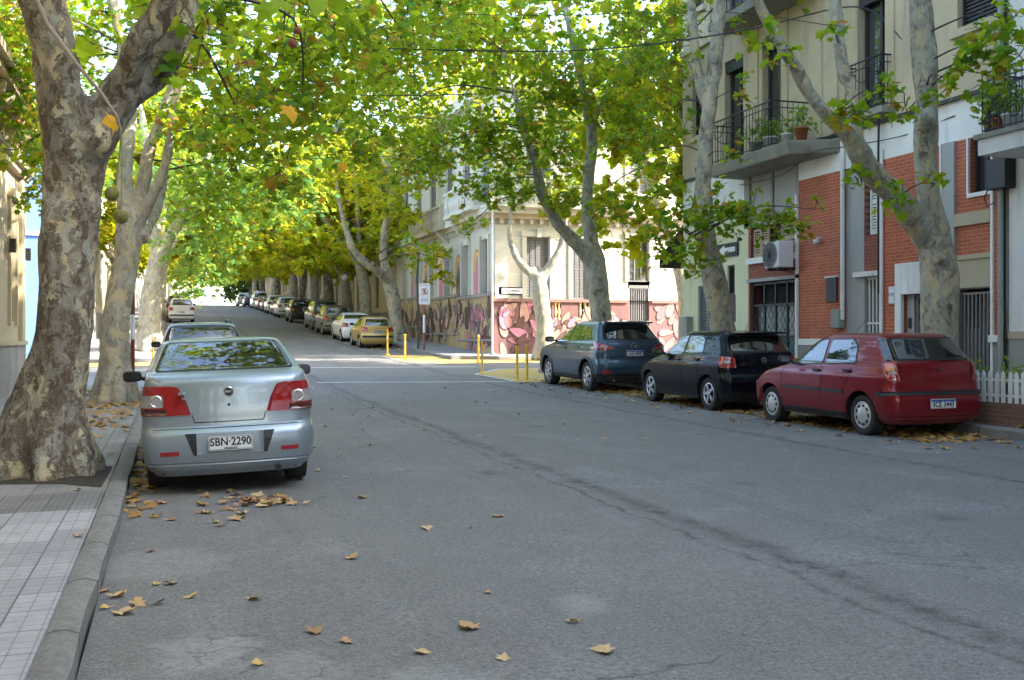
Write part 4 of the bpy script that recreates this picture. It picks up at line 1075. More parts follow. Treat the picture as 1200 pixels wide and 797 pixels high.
text_obj('lettering', 'OKS', .28, Matrix.Translation((WR+.05, u(930), .95)) @ FACE_LEFT, M['whiteiron'], gate, bold=.006)
# pier A
FR.wall(yA0, yA1, pl, bt, M['brick']); FR.wall(yA0, yA1, 1.36, pl, M['band'], off=.03); FR.wall(yA0, yA1, -.3, 1.36, M['stone'], off=.01)
mb = MB(); FR.box(yA1-.0, yA1+.06, -.3, bt-.3, .0, .06, '', None, mb=mb); mb.build('white_edge', M['band'], A)
MB().tube([(WR-.06, yA0-.03, 1.9), (WR-.06, yA0-.03, bt+.6)], .045, 8).build('downpipe', M['band'], A)
FR.box(u(982), u(970), 2.28, 2.80, .0, .04, 'plaque', M['iron']); FR.box(u(983), u(969), 2.80, 2.83, .0, .07, 'plaque_ledge', M['band'])
FR.box(u(990), u(980.5), 1.72, 2.12, .0, .16, 'meter_box', M['greybox'], bevel=.02)
# concrete pier and gate bay
FR.wall(u(1010), yA0, -.3, bt, M['concrete'], off=-.05)
by0, by1 = u(1034.5), u(1010)
FR.wall(by0, by1, 2.86, bt, M['brickdark'], [(by0+.08, by1-.02, 3.60, bt-.12)], .22, off=-.06)
FR.shutter(by0+.10, by1-.06, 3.62, bt-.14, -.2, 'band', 2)
FR.box(by0-.02, u(1002), 2.76, 2.86, -.05, .06, 'lintel', M['band'])
FR.wall(by0, by1, -.3, 2.76, M['concrete'], [(by0+.04, by1-.02, -.3, 2.74)], .5, off=-.06)
gr = FR.bars(by0+.05, by1-.04, .0, 2.72, 5, -.12, .016, 'whiteiron', 4)
mb = MB()
for z in (1.2, 1.6, 2.0):
    for k in range(2):
        c = (by0+by1)/2-.22; r_ = .12
        mb.tube([(WR+.10, c+math.cos(a)*r_, z+math.sin(a)*r_*1.3) for a in [i*math.pi/6 for i in range(13)]], .008, 4)
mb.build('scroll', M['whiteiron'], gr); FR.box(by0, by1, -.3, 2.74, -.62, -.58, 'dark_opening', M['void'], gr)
# brick B with door
dB0, dB1 = u(1121), by0
FR.wall(dB0, dB1, pl, bt, M['brick'], [(u(1108), u(1057), -.3, 2.92)], .2, off=.0); FR.wall(u(1057), dB1, -.3, pl, M['stone'], off=.03)
fm = MB(); d0, d1 = u(1106), u(1058)
FR.box(d1, d1+.18, -.3, 2.95, -.02, .05, '', None, mb=fm); FR.box(d0-.02, d0+.10, -.3, 2.95, -.02, .05, '', None, mb=fm); FR.box(d0+.10, d1, 2.35, 2.95, -.02, .045, '', None, mb=fm)
dr = fm.build('door', M['band'], A); FR.box(u(1066), d1, -.3, 2.35, -.14, -.10, 'side_panel', M['concrete'], dr)
FR.shutter(d0+.10, u(1067), -.1, 2.34, -.18, 'door', 2, 'door_leaf', .5)
FR.box(u(1063.3), u(1060.7), 1.70, 1.90, -.10, -.07, 'intercom', M['iron'], dr)
FR.box(u(1049), u(1042.5), 2.18, 2.52, .0, .03, 'house_number_plate', M['plate'], A, bevel=.015)
text_obj('lettering', '1215', .09, Matrix.Translation((WR-.033, (u(1049)+u(1042.5))/2, 2.36)) @ FACE_LEFT, M['plateblue'], A)
# white pipe between, grey pilaster, right part
MB().tube([(WR-.05, dB1-.02, 1.6), (WR-.05, dB1-.02, bt+.2)], .04, 8).build('downpipe', M['band'], A)
FR.wall(u(1121), u(1107), 2.95, bt, M['concrete'], off=.06)
FR.box(u(1107)+.01, u(1105), 2.95, bt, .0, .08, 'white_edge', M['band'])
rb0, rb1 = u(1163), u(1121)
FR.wall(rb0, rb1, 3.72, bt, M['brick'], [(rb0-.01, u(1137), 4.05, bt-.02)], .2, off=.0)
FR.window(rb0, u(1137), 4.05, bt-.03, -.16, 'darkwood', mull=1); fm = MB()
FR.box(rb0, u(1135.5), 3.98, 4.05, .0, .05, '', None, mb=fm); FR.box(u(1137), u(1135), 4.05, bt, .0, .05, '', None, mb=fm); fm.build('window_frame', M['band'], A)
FR.box(rb0, rb1, 3.50, 3.72, -.1, .06, 'cornice', M['cream'])
FR.wall(rb0, rb1, 2.98, 3.50, M['brick']); FR.box(rb0, rb1, 2.90, 2.98, -.1, .04, 'cornice', M['cream'])
FR.wall(rb0, rb1, 2.40, 2.90, M['cream'], off=.01); FR.wall(rb0, rb1, -.3, 2.40, M['door'], [(rb0+.05, rb1-.03, -.3, 2.38)], .6, off=-.02)
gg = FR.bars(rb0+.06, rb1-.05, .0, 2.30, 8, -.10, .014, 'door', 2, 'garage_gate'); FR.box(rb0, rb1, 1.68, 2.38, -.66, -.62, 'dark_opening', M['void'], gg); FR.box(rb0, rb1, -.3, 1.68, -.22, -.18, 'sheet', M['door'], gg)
FR.box(Y0, rb0, -.3, bt-.2, .0, .05, 'white_edge', M['band'])
FR.wall(u(1177), Y0, 1.56, bt-.2, M['brick'], off=.01); FR.box(u(1183), Y0+.03, 1.44, 1.56, .0, .12, 'bracket', M['band']); FR.wall(u(1178), Y0, -.3, 1.44, M['stone'], off=.04)
FR.box(u(1183), u(1177), -.3, bt+1, .0, .10, 'downpipe', M['band'])
# pale corner part towards the crossing
FR.wall(u(877), Yend, -.3, bt-.2, M['paleyellow'], [(u(861), u(852.5), 1.9+.7, 3.35+.0), (u(870), u(862), 4.3, 4.85), (u(836), u(818), .0, 2.9)], .2)
FR.window(u(861), u(852.5), 2.6, 3.35, -.1, 'darkwood', 'void', 0); FR.window(u(870), u(862), 4.3, 4.85, -.1, 'darkwood', 'void', 0); FR.shutter(u(836), u(818), .0, 2.9, -.1, 'greywin', 2)
FR.box(u(861)-.04, u(852.5)+.04, 1.92, 2.6, .0, .02, 'panel', M['darkwood'])
FC = Face('y', Yend, A, 1); FC.wall(WR+.01, 24, -.3, bt-.2, M['paleyellow'], off=.012); FC.wall(WR+.01, 24, bt-.2, 15, M['ochre'], off=.012)
FR.box(u(812), u(803), 1.2, 2.1, .0, .2, 'meter_box', M['greybox'], bevel=.02)
FR.wall(u(872), Yend, bt-.2, bd, M['band'])
# ochre storeys
up = [(u(921), u(894), 6.02, 8.6), (u(1045), u(1006), 6.05, 8.55), (u(1172), u(1123), 7.0, 8.75), (u(872), u(850), 6.02, 8.5), (u(826), u(812), 6.9, 8.5)]
up2 = [(a, b_, c+3.4, d+3.4) for a, b_, c, d in up]
FR.wall(Y0-1.3, Yend, bd+.06, 15, M['ochre'], up+up2, .28, off=.02)
FR.box(Y0-1.3, Yend, bd-.0, bd+.06, .0, .10, 'string_course', M['iron']); FR.box(Y0-1.3, Yend, 15, 15.3, .0, .4, 'cornice', M['ochre']); FR.box(Y0-1.3, Yend, 9.2, 9.35, .02, .12, 'cornice', M['ochre'])
for w_ in (up[0], up[1], up2[0], up2[1], up[3], up2[3]):
    FR.window(w_[0], w_[1], w_[2], w_[3], -.2, 'darkwood', mull=1, fw=.07)
    FR.box(w_[0], w_[1], w_[3]-.28, w_[3], -.12, -.02, 'roller_box', M['iron']); q = (w_[1]-w_[0])
    FR.shutter(w_[0]+q*.02, w_[0]+q*.22, w_[2], w_[3]-.3, -.14, 'band', 1, 'shutter', .09)
for w_ in (up[2], up2[2], up[4], up2[4]):
    FR.shutter(w_[0], w_[1], w_[2], w_[3], -.14, 'iron', 1, 'roller_shutter', .07); FR.box(w_[0]-.12, w_[1]+.12, w_[2]-.14, w_[2], .0, .12, 'sill', M['ochre'])
for a in (u(1050), u(984), u(965), u(925), u(890)): FR.box(a, a+.26, bd+.1, 9.2, .02, .06, 'pilaster', M['ochre'])
# balconies
by = (u(978), u(868)); slab = MB()
slab.add([(WR,by[0]-.2,5.42),(12.5,by[0]+.35,5.42),(12.5,by[1]-.1,5.42),(WR,by[1],5.42),(WR,by[0]-.3,5.70),(12.4,by[0]+.25,5.70),(12.4,by[1],5.70),(WR,by[1]+.1,5.70)], [(0,3,2,1),(4,5,6,7),(0,1,5,4),(1,2,6,5),(2,3,7,6),(3,0,4,7)])
add_bevel(slab.build('balcony', M['slab'], A), .03)
railing(A, 12.46, WR, u(948), by[1]-.05, 5.70, 1.0)
railing(A, WR-.28, WR, up[1][0]-.05, up[1][1]+.05, up[1][2]-.02, 1.0, step=.11); FR.box(up[1][0]-.15, up[1][1]+.15, up[1][2]-.16, up[1][2]-.03, .0, .34, 'balcony', M['slab'])
slab2 = MB().box(12.5, WR, by[0]+.3, by[1], 9.0, 9.2); slab2.build('balcony', M['slab'], A); railing(A, 12.55, WR, u(948), by[1]-.05, 9.2, 1.0)
# roof body
MB().box(WR+.52, 24, Y0-1.3, Yend-.5, -.3, 14.9).build('roof', M['concrete'], A)  # unseen upper storeys raised to keep the near road in shade
under(A, (WR, 20, 0))

# ---- white neighbour with a balcony at the right edge
B_ = empty('apartment_building', (WR, 8, 0), label='white house at the right edge with a scrolled iron balcony full of plants', cat='building')
FB = Face('x', WR-.08, B_); ye = u(1187)
FB.wall(-30, ye, 1.62, 16.5, M['white'], [(k, k+1.2, 5.6, 8.2) for k in (10.6, 7, 3, -1, -5)] + [(k, k+1.2, 2.3, 4.4) for k in (11.2, 7, 3, -1, -5)], .25); FB.wall(-14, ye, 1.5, 1.62, M['cream'], off=.03); FB.wall(-14, ye, -.4, 1.5, M['greypanel'], off=.01)
for k in (10.6, 7, 3, -1, -5): FB.window(k, k+1.2, 5.6, 8.2, -.2, 'whiteiron')
for k in (11.2, 7, 3, -1, -5): FB.window(k, k+1.2, 2.3, 4.4, -.2, 'whiteiron')
MB().tube([(WR-.16, ye+.10, -.2), (WR-.16, ye+.10, 10)], .05, 8).build('downpipe', M['greybox'], B_)
yb = wallY(1146, 12.45); MB().box(12.45, WR-.08, 7.5, yb, 4.46, 4.72).build('balcony', M['white'], B_); MB().box(12.40, WR-.08, 7.45, yb+.05, 4.72, 4.80).build('balcony_edge', M['slab'], B_)
railing(B_, 12.5, WR-.1, 7.6, yb-.04, 4.80, .98, step=.12)
mb = MB()
for k in range(9):
    for j, (zz, rr) in enumerate(((5.08, .16), (5.42, .15))):
        c = yb-.3-k*.42; mb.tube([(12.5, c+math.cos(a)*rr*(1-i*.035), zz+math.sin(a)*rr*(1-i*.035)) for i, a in enumerate([q*math.pi/6 for q in range(20)])], .012, 4)
for i in range(4):
    c = 12.6+i*.22; mb.tube([(c+math.cos(a)*.1, yb-.04, 5.3+math.sin(a)*.16) for a in [q*math.pi/6 for q in range(13)]], .012, 4)
mb.build('scrollwork', M['iron'], B_)
MB().box(WR+.45, 26, -30, ye-.1, -.4, 16.4).build('roof', M['white'], B_)  # unseen height and length shaped to block sun from the near road
under(B_, (WR, 8, 0))

# ---- white corner house beyond the crossing, mural along the base
C_ = empty('corner_building', (WRF, 41.2, 0), label='white corner house with stone balconies and a pink flower mural along its base', cat='building')
YF = 41.2
F1 = Face('y', YF, C_); F2 = Face('x', WRF, C_)
zp = 3.1; ztop = 6.35
M['muralbase'] = wall_mat('mural_base', (.20, .10, .10), dirt=(.10, .06, .06), amount=.8, var=.2)
M['muralold'] = wall_mat('old_plinth', (.40, .31, .17), dirt=(.16, .10, .07), amount=.9, var=.3)
wx = [(faceX(617, YF), faceX(643.5, YF)), (faceX(671, YF), faceX(693, YF)), (faceX(737, YF), faceX(760, YF))]
h1 = [(wx[0][0], wx[0][1], 3.12, 5.65), (wx[1][0], wx[1][1], 3.12, 5.65), (wx[2][0], wx[2][1], 3.9, 5.7), (25.2, 26.4, 3.12, 5.65), (28.5, 29.7, 3.12, 5.65)]
door = (wx[2][0], wx[2][1], .6, 3.75)
F1.wall(WRF+.01, 34, zp, 6.9, M['ivory'], h1 + [(door[0], door[1], zp-.1, 3.75)], .25)
F1.wall(WRF-.052, 34, .2, zp, M['muralbase'], [(door[0], door[1], .2, zp+.1), (faceX(648.5, YF), faceX(657, YF), 2.28, 3.0), (faceX(677, YF), faceX(699, YF), 2.28, 3.0), (faceX(636, YF), faceX(646, YF), 2.28, 3.0)], .3, off=.06)
for h in (h1[0], h1[1], h1[3], h1[4]): F1.shutter(h[0], h[1], h[2], h[3], -.14, 'greywin', 4, 'shutter', .12)
F1.window(*h1[2], -.14, 'greywin', mull=2); F1.box(door[0]-.05, door[1]+.05, 3.62, 3.95, -.2, .0, 'transom', M['greywin'])
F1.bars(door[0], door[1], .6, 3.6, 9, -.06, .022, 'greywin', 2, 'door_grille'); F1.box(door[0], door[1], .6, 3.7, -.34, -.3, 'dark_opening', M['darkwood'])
for a, b_ in ((648.5, 657), (677, 699), (636, 646)):
    mb = MB(); x0, x1 = faceX(a, YF), faceX(b_, YF); n = max(2, int((x1-x0)/.19))
    for k in range(n): mb.lathe([(.06,2.28),(.07,2.34),(.04,2.42),(.085,2.60),(.05,2.76),(.04,2.86),(.07,2.93),(.07,3.0)], (x0+(x1-x0)*(k+.5)/n, YF-.0, 0), 'z', 10)
    mb.build('balustrade', flat('baluster_cream', (.62,.47,.24), .7), C_, True)
lb_ = flat('ledge_brown', (.22,.12,.10), .7); F1.box(WRF-.1, door[0]-.1, 3.0, 3.12, .0, .14, 'ledge', lb_); F1.box(door[1]+.1, 34, 3.0, 3.12, .0, .14, 'ledge', lb_)
for z in (3.6, 4.1, 4.6, 5.1, 5.6): # rustication grooves
    for a, b_ in ((WRF, wx[0][0]-.15), (wx[0][1]+.15, wx[1][0]-.15), (wx[1][1]+.15, wx[2][0]-.15), (wx[2][1]+.15, 25)): F1.box(a, b_, z, z+.02, .0, .004, 'groove', M['band'])
F1.box(WRF-.35, 34, 6.35, 6.55, .0, .35, 'cornice', M['cream']); F1.box(WRF-.5, 34, 6.55, 6.85, .0, .55, 'cornice', M['ivory'])
upw = [(wx[0][0], wx[0][1], 7.6, 10.4), (wx[1][0], wx[1][1], 7.6, 10.4), (wx[2][0], wx[2][1], 7.6, 10.4), (25.2, 26.4, 7.6, 10.4), (28.5, 29.7, 7.6, 10.4)]
F1.wall(WRF+.01, 34, 6.9, 11.6, M['ivory'], upw, .25)
for h in upw: F1.shutter(h[0], h[1], h[2], h[3], -.14, 'greywin', 2, 'shutter', .12)
def balus_long(root, x0, x1, y0, y1, z0, m, proj=.0):
    """stone balcony: slab, balusters, hand rail; runs from (x0,y0) to (x1,y1)"""
    s = MB(); b = MB(); al = abs(y1-y0) > abs(x1-x0)
    if al: s.box(x0, x1, y0, y1, z0-.18, z0); s.box(x0-.02, x0+.16, y0, y1, z0+.85, z0+.98); L = y1-y0
    else: s.box(x0, x1, y0, y1, z0-.18, z0); s.box(x0, x1, y0-.02, y0+.16, z0+.85, z0+.98); L = x1-x0
    n = int(L/.2)
    for k in range(n):
        q = (k+.5)/n; c = (x0+.07, y0+L*q, z0) if al else (x0+L*q, y0+.07, z0)
        if k % 9 == 0: b.box(c[0]-.08, c[0]+.08, c[1]-.08, c[1]+.08, z0, z0+.85)
        else: b.lathe([(.06,0),(.04,.1),(.08,.35),(.04,.65),(.06,.85)], c, 'z', 8)
    o = s.build('balcony', m, root); b.build('balustrade', m, o)
balus_long(C_, 12.0, 18.3, YF-.8, YF-.01, 6.95, M['ivory'])
for h in (h1[0], h1[1], h1[2], h1[3], upw[0], upw[1], upw[2], upw[3]):
    fm = MB(); F1.box(h[0]-.20, h[0]-.02, h[2], h[3]+.02, .0, .07, '', None, mb=fm); F1.box(h[1]+.02, h[1]+.20, h[2], h[3]+.02, .0, .07, '', None, mb=fm); F1.box(h[0]-.26, h[1]+.26, h[3]+.02, h[3]+.22, .0, .12, '', None, mb=fm); F1.box((h[0]+h[1])/2-.1, (h[0]+h[1])/2+.1, h[3]-.02, h[3]+.34, .0, .17, '', None, mb=fm)
    add_bevel(fm.build('window_surround', M['ivory'], C_), .015)
for k in range(26):
    x = WRF+.2+k*.42; F1.box(x, x+.14, 6.16, 6.35, .0, .22, 'dentil', M['ivory'])
for k in range(44):
    y = YF+.3+k*.45; F2.box(y, y+.15, 6.16, 6.35, .0, .2, 'dentil', M['ivory'])
F1.box(WRF+.02, WRF+.62, 3.14, 6.1, .0, .06, 'pilaster', M['ivory'])
# flank along our street
y_w = [((depth_/1), 0) for depth_ in ()]
ws = [41.9, 44.9, 48.0, 51.2, 54.4, 57.6]
h2 = [(y, y+1.15, 3.15 + (0.0), 5.65) for y in ws]
F2.wall(YF+.012, 61, 3.35, 6.9, M['ivory'], [(a, b_, 3.35, d) for a, b_, c, d in h2], .35)
for z0_, z1_, y0_, y1_ in ((.4, 3.35, YF-.045, 46.5), (.7, 3.5, 46.5, 53), (1.1, 3.7, 53, 61)):
    F2.wall(y0_, y1_, z0_-.3, z1_, M['muralold'], off=.06); F2.box(y0_, y1_, z1_-.1, z1_+.03, .0, .13, 'ledge', M['stone']); F2.box(y0_, y1_, z0_+1.0, z0_+1.08, .05, .12, 'ledge', M['stone'])
for h in h2: F2.shutter(h[0], h[1], 3.4, h[3], -.24, 'greywin', 2, 'shutter', .15)
for y in ws: F2.box(y-.14, y, 3.4, 5.8, .0, .10, 'pilaster', M['ivory']); F2.box(y+1.15, y+1.29, 3.4, 5.8, .0, .10, 'pilaster', M['ivory'])
F2.box(YF-.0, 61, 6.35, 6.55, .0, .30, 'cornice', M['cream']); F2.box(YF, 61, 6.55, 6.9, .0, .45, 'cornice', M['ivory'])
F2.wall(YF+.012, 61, 6.9, 11.6, M['ivory'], [(y, y+1.15, 7.3, 10.4) for y in ws], .25)
for y in ws: F2.shutter(y, y+1.15, 7.3, 10.4, -.14, 'greywin', 2, 'shutter', .15)
balus_long(C_, 11.55, WRF-.01, YF+.6, 46.3, 6.95, M['ivory']); balus_long(C_, 11.75, WRF-.01, 47.6, 54, 6.7, M['cream'])
for y in (42, 45.6, 48.5, 52.6): MB().add([(11.75,y,6.5),(WRF,y,6.5),(WRF,y,5.9),(11.75,y+.25,6.5),(WRF,y+.25,6.5),(WRF,y+.25,5.9)], [(0,1,2),(3,5,4),(0,2,5,3),(0,3,4,1),(1,4,5,2)]).build('bracket', M['ivory'], C_)
F1.box(WRF-.3, 34, 11.6, 12.1, .0, .4, 'cornice', M['ivory']); F2.box(YF, 61, 11.6, 12.1, .0, .4, 'cornice', M['ivory'])
MB().box(WRF+.5, 34, YF+.5, 61, -.2, 11.6).build('roof', M['ivory'], C_)
# mural: painted leaves, buds and arches as thin paint on the wall
def mcol(n, c): 
    t_ = NT(n); nn = t_.noise(5, 5, .7); t_.set(color=t_.ramp(nn, [(.3, tuple(x*.75 for x in c)), (.7, c)]), rough=.8); return t_.m
mp = [mcol('mural_pink', (.60,.24,.34)), mcol('mural_rose', (.46,.20,.20)), mcol('mural_skin', (.52,.31,.25)), mcol('mural_brown', (.13,.06,.05)), mcol('mural_plum', (.06,.035,.05)), mcol('mural_grey', (.20,.16,.18))]
mg = mcol('mural_green', (.06,.20,.06))
r1 = random.Random(5)
def leaf_paint(fn, cx, cz, L, ang, m, lvl, parent, vein=True):
    W_ = L*.42; pts = []
    for i in range(12):
        t_ = i/12*2*math.pi; a = math.cos(t_)*L/2; b = math.sin(t_)*W_/2*(1-.35*math.cos(t_)); pts.append((a, b))
    ca, sa = math.cos(ang), math.sin(ang)
    mb = MB(); q = [(cx+a*ca-b*sa, cz+a*sa+b*ca) for a, b in pts]
    mb.add([fn(a, z, lvl) for a, z in q], [tuple(range(12))])
    return mb, q
def mural(fn, a0, a1, z0, z1, n, cols, parent, lv0=.0):
    groups = {}
    for i in range(n):
        m = cols[r1.randrange(len(cols))]; L = r1.uniform(.4, 1.0); ang = r1.uniform(0, math.pi)
        cx = r1.uniform(a0+.3, a1-.3); cz = r1.uniform(z0+.25, z1-.25); L = min(L, 2.0*min(cz-z0, z1-cz)+.35)
        lvl = lv0+.004+.0006*i
        o, q = leaf_paint(fn, cx, cz, L*1.12, ang, mp[4], lvl, parent); i_, q = leaf_paint(fn, cx, cz, L*1.02, ang, m, lvl+.0002, parent)
        groups.setdefault(4, MB()).add(o.v, o.f); groups.setdefault(mp.index(m) if m in mp else 9, MB()).add(i_.v, i_.f)
        ca, sa = math.cos(ang), math.sin(ang)
        for k in range(-3, 4):       # veins
            t0 = k*.11*L; p = (cx+t0*ca, cz+t0*sa)
            for sg in (-1, 1):
                e = (p[0]+(.12*L)*ca-sg*.16*L*sa, p[1]+(.12*L)*sa+sg*.16*L*ca); w_ = .006*L+.004
                groups.setdefault(3, MB()).add([fn(p[0]-w_*sa, p[1]+w_*ca, lvl+.0004), fn(p[0]+w_*sa, p[1]-w_*ca, lvl+.0004), fn(e[0], e[1], lvl+.0004)], [(0,1,2)])
    for k, mb in groups.items(): mb.build('mural_painting', mp[k] if k < 9 else mg, parent)
fy = lambda a, z, d: (a, YF-.062-d, z); fx = lambda a, z, d: (WRF-.062-d, a, z)
mural(fy, WRF+.0, faceX(736, YF), .75, 2.98, 100, [mp[0], mp[1], mp[2], mp[2], mp[3]], C_)
mural(fy, faceX(762, YF), 24, .75, 3.4, 44, [mp[2], mp[2], mp[1], mp[5]], C_)
mural(fx, YF+.2, 45.5, .8, 3.1, 50, [mp[0], mp[5], mp[1], mp[3]], C_)
mural(fx, 45.5, 60, 1.2, 3.3, 90, [mp[5], mp[3], mcol('mural_ochre', (.42,.28,.10)) if False else mp[2]], C_)
ya, oa = mcol('mural_yellow', (.78,.52,.08)), mcol('mural_orange', (.62,.26,.10))
for k, y in enumerate((43.8, 46.8, 50.0, 53.2, 56.4)):       # arches painted between the windows
    for ring, (hw, mm) in enumerate(((.50, oa), (.40, ya), (.26, mp[2]))):
        mb = MB(); pts = [(-hw, 3.4)] + [(-hw*math.cos(a), 4.75+hw*1.15*math.sin(a)) for a in [i*math.pi/10 for i in range(11)]] + [(hw, 3.4)]
        mb.add([(WRF-.004-.002*ring, y+a, z) for a, z in pts], [tuple(range(len(pts)))]); mb.build('mural_arch', mm, C_)
    mb = MB(); mb.add([(WRF-.012, y+a, z) for a, z in ((-.45,3.42),(.45,3.42),(.32,4.35),(.12,4.5),(.12,4.75),(-.12,4.75),(-.12,4.5),(-.32,4.35))], [tuple(range(8))]); mb.build('mural_figure', mp[0] if k % 2 == 0 else mp[5], C_)
under(C_, (WRF, 41.2, 0))

# ---- plain rows further up: one building each, with storeys of openings
def block(x, y0, y1, H, m, label, face=-1, base='stone', wins='greywin', gz=None, bh=3.2, bal=False, x1=None):
    r = empty('terraced_building', (x, y0, 0), label=label, cat='building'); Fc = Face('x', x, r, face)
    z0 = zg(5, (y0+y1)/2)-.6; zb = z0+1.6; n = max(1, int((y1-y0)/3.0)); st = (y1-y0)/n; holes = []; k = 0
    while zb+1.0+k*3.9 < H-2.0:
        for i in range(n): c = y0+st*(i+.5); holes.append((c-.55, c+.55, zb+.3+k*3.9, zb+2.9+k*3.9))
        k += 1
    Fc.wall(y0, y1, zb, H, m, holes, .25); Fc.wall(y0, y1, z0-1, zb, M[base], off=.05)
    for h in holes:
        Fc.shutter(*h, -.14, wins, 2, 'shutter', .18); Fc.box(h[0]-.15, h[1]+.15, h[3]+.05, h[3]+.2, .0, .12, 'lintel', m)
    for j in range(1, k): Fc.box(y0, y1, zb-.35+j*3.9, zb-.1+j*3.9, .0, .22, 'cornice', m)
    Fc.box(y0, y1, H, H+.4, -.2, .35, 'cornice', m)
    if bal:
        for i in range(0, n, 2):
            c = y0+st*(i+.5); q = x+face*.8
            MB().box(min(x, q), max(x, q), c-1, c+1, zb+3.9, zb+4.05).build('balcony', m, r); railing(r, q-face*.04, x, c-.95, c+.95, zb+4.05, .9, step=.2)
    MB().box(x-face*.5, x-face*10, y0, y1, z0-1, H-.1).build('roof', m, r); under(r, (x, y0, 0)); return r
block(WRF, 61.4, 76, 13.5, M['ivory2'], 'cream building with tall grey shutters just up the hill from the white corner house', bal=True)
block(WRF, 76.4, 92, 12.5, M['cream'], 'stone coloured building behind the slate blue van up the hill')
block(WRF, 92.4, 115, 15, M['ivory'], 'pale building far up the hill on the right', bal=True)
block(WRF, 115.4, 160, 15.5, M['ochre'], 'ochre building near the crest on the right')
block(WL, 54.2, 72, 12, M['ivory2'], 'cream house with white door surround seen between the two left trunks', 1, bal=True)
block(WL, 72.4, 96, 13, M['cream'], 'stone building up the hill on the left', 1)
block(WL, 96.4, 160, 14, M['ivory'], 'pale row near the crest on the left', 1)
# light blue house: wall to the crossing and to our street
r = empty('corner_building', (WL, 41.6, 0), label='light blue house beyond the crossing, left of the near trunk', cat='building')
Fa = Face('y', 41.6, r); Fb = Face('x', WL, r, 1)
Fa.wall(-16, WL-.01, -.2, 8.5, M['lightblue'], [(-7.6, -6.4, 1.5, 4.2), (-11.5, -10.2, 1.5, 4.2)], .25); Fa.window(-7.6, -6.4, 1.5, 4.2); Fa.window(-11.5, -10.2, 1.5, 4.2)
Fa.box(-16, WL, 5.2, 5.32, .0, .08, 'string_course', M['white']); Fa.box(-16, WL+.2, 8.5, 8.8, -.1, .3, 'cornice', M['white'])
hh = [(43, 44.1, 1.9, 4.7), (46, 47.1, 1.9, 4.7), (49, 50.2, .9, 4.4), (52, 53, 1.9, 4.7)]
Fb.wall(41.612, 54, -.2, 8.5, M['white'], hh, .25)
for h in hh: Fb.shutter(*h, -.14, 'darkwood' if h[2] < 1 else 'greywin', 2, 'shutter', .15)
MB().box(-16, WL-.5, 42.1, 54, -.2, 8.5).build('roof', M['lightblue'], r); under(r, (WL, 41.6, 0))
# near left: old stone house with a heavy cornice on brackets
D_ = empty('corner_building', (WL, 28.7, 0), label='cream stone house with a bracketed cornice and wall lamps at the left edge', cat='building')
Fd = Face('x', WL, D_, 1); ye = 28.7; zc = 5.4
wn_ = [(ye-2.35, ye-1.45, 1.9, 4.6)] + [(ye-2.35-k*3.4, ye-1.45-k*3.4, 1.9, 4.6) for k in range(1, 12)]
Fd.wall(-14, ye, .1, zc, M['cream'], wn_, .28)
for h in wn_:
    Fd.window(*h, -.2, 'darkwood', mull=0); f_ = MB()
    Fd.box(h[0]-.16, h[0]-.02, h[2]-.1, h[3]+.1, .0, .07, '', None, mb=f_); Fd.box(h[1]+.02, h[1]+.16, h[2]-.1, h[3]+.1, .0, .07, '', None, mb=f_); Fd.box(h[0]-.2, h[1]+.2, h[3]+.1, h[3]+.3, .0, .12, '', None, mb=f_); f_.build('window_surround', M['cream'], D_)
Fd.box(ye-.8, ye-.25, 1.4, zc-.05, .0, .10, 'pilaster', M['cream']); Fd.box(-14, ye, .1, 1.35, .0, .08, 'plinth', M['stone']); Fd.box(-14, ye+.1, 1.35, 1.45, .0, .12, 'plinth_cap', M['cream'])
for z0_, z1_, d in ((5.35, 5.5, .15), (5.5, 5.62, .24), (6.45, 6.62, .55), (6.62, 6.8, .68), (6.8, 6.95, .6)): Fd.box(-14, ye+d*.8, z0_, z1_, -.1, d, 'cornice', M['cream'])
Fd.wall(-14, ye, 5.62, 9.0, M['cream'])
for k in range(14):
    y = ye-.25-k*1.2; mb = MB(); prof = [(0,5.66),(.10,5.68),(.14,5.8),(.12,5.95),(.22,6.1),(.45,6.2),(.5,6.44),(0,6.44)]
    mb.prism(prof, .26, lambda p, q, d, y=y: (WL+p, y-d, q)); add_bevel(mb.build('bracket', M['cream'], D_), .02)
Face('y', ye+.012, D_, 1).wall(-14, WL-.01, .1, 9.0, M['cream']); MB().box(-14, WL-.5, -14, ye-.4, .1, 9.0).build('roof', M['cream'], D_)
for y in (ye-.1, ye-2.75):
    lm = MB().box(WL+.08, WL+.20, y-.08, y+.08, 3.42, 3.72).build('wall_lamp', M['black'], D_)
under(D_, (WL, 28.7, 0))
# far horizon behind the crest
# awning on the crossing side of the ochre house
aw = MB(); 
aw.add([(13.5,26.55,4.75),(16.5,26.55,4.75),(16.5,28.2,3.85),(13.5,28.2,3.85),(13.5,26.55,4.71),(16.5,26.55,4.71),(16.5,28.2,3.81),(13.5,28.2,3.81)], [(0,1,2,3),(7,6,5,4),(0,3,7,4),(1,5,6,2),(3,2,6,7)])
aw.add([(13.5,28.21,3.85),(16.5,28.21,3.85),(16.5,28.23,3.55),(13.5,28.23,3.55)], [(0,1,2,3)])
aw_r = empty('awning', (13.5, 26.55, 4.75), label='dark shop awning on the crossing side of the ochre house, half hidden by leaves', cat='awning')
aw.build('canopy', M['iron'], aw_r); under(aw_r, (13.5, 26.55, 4.75))
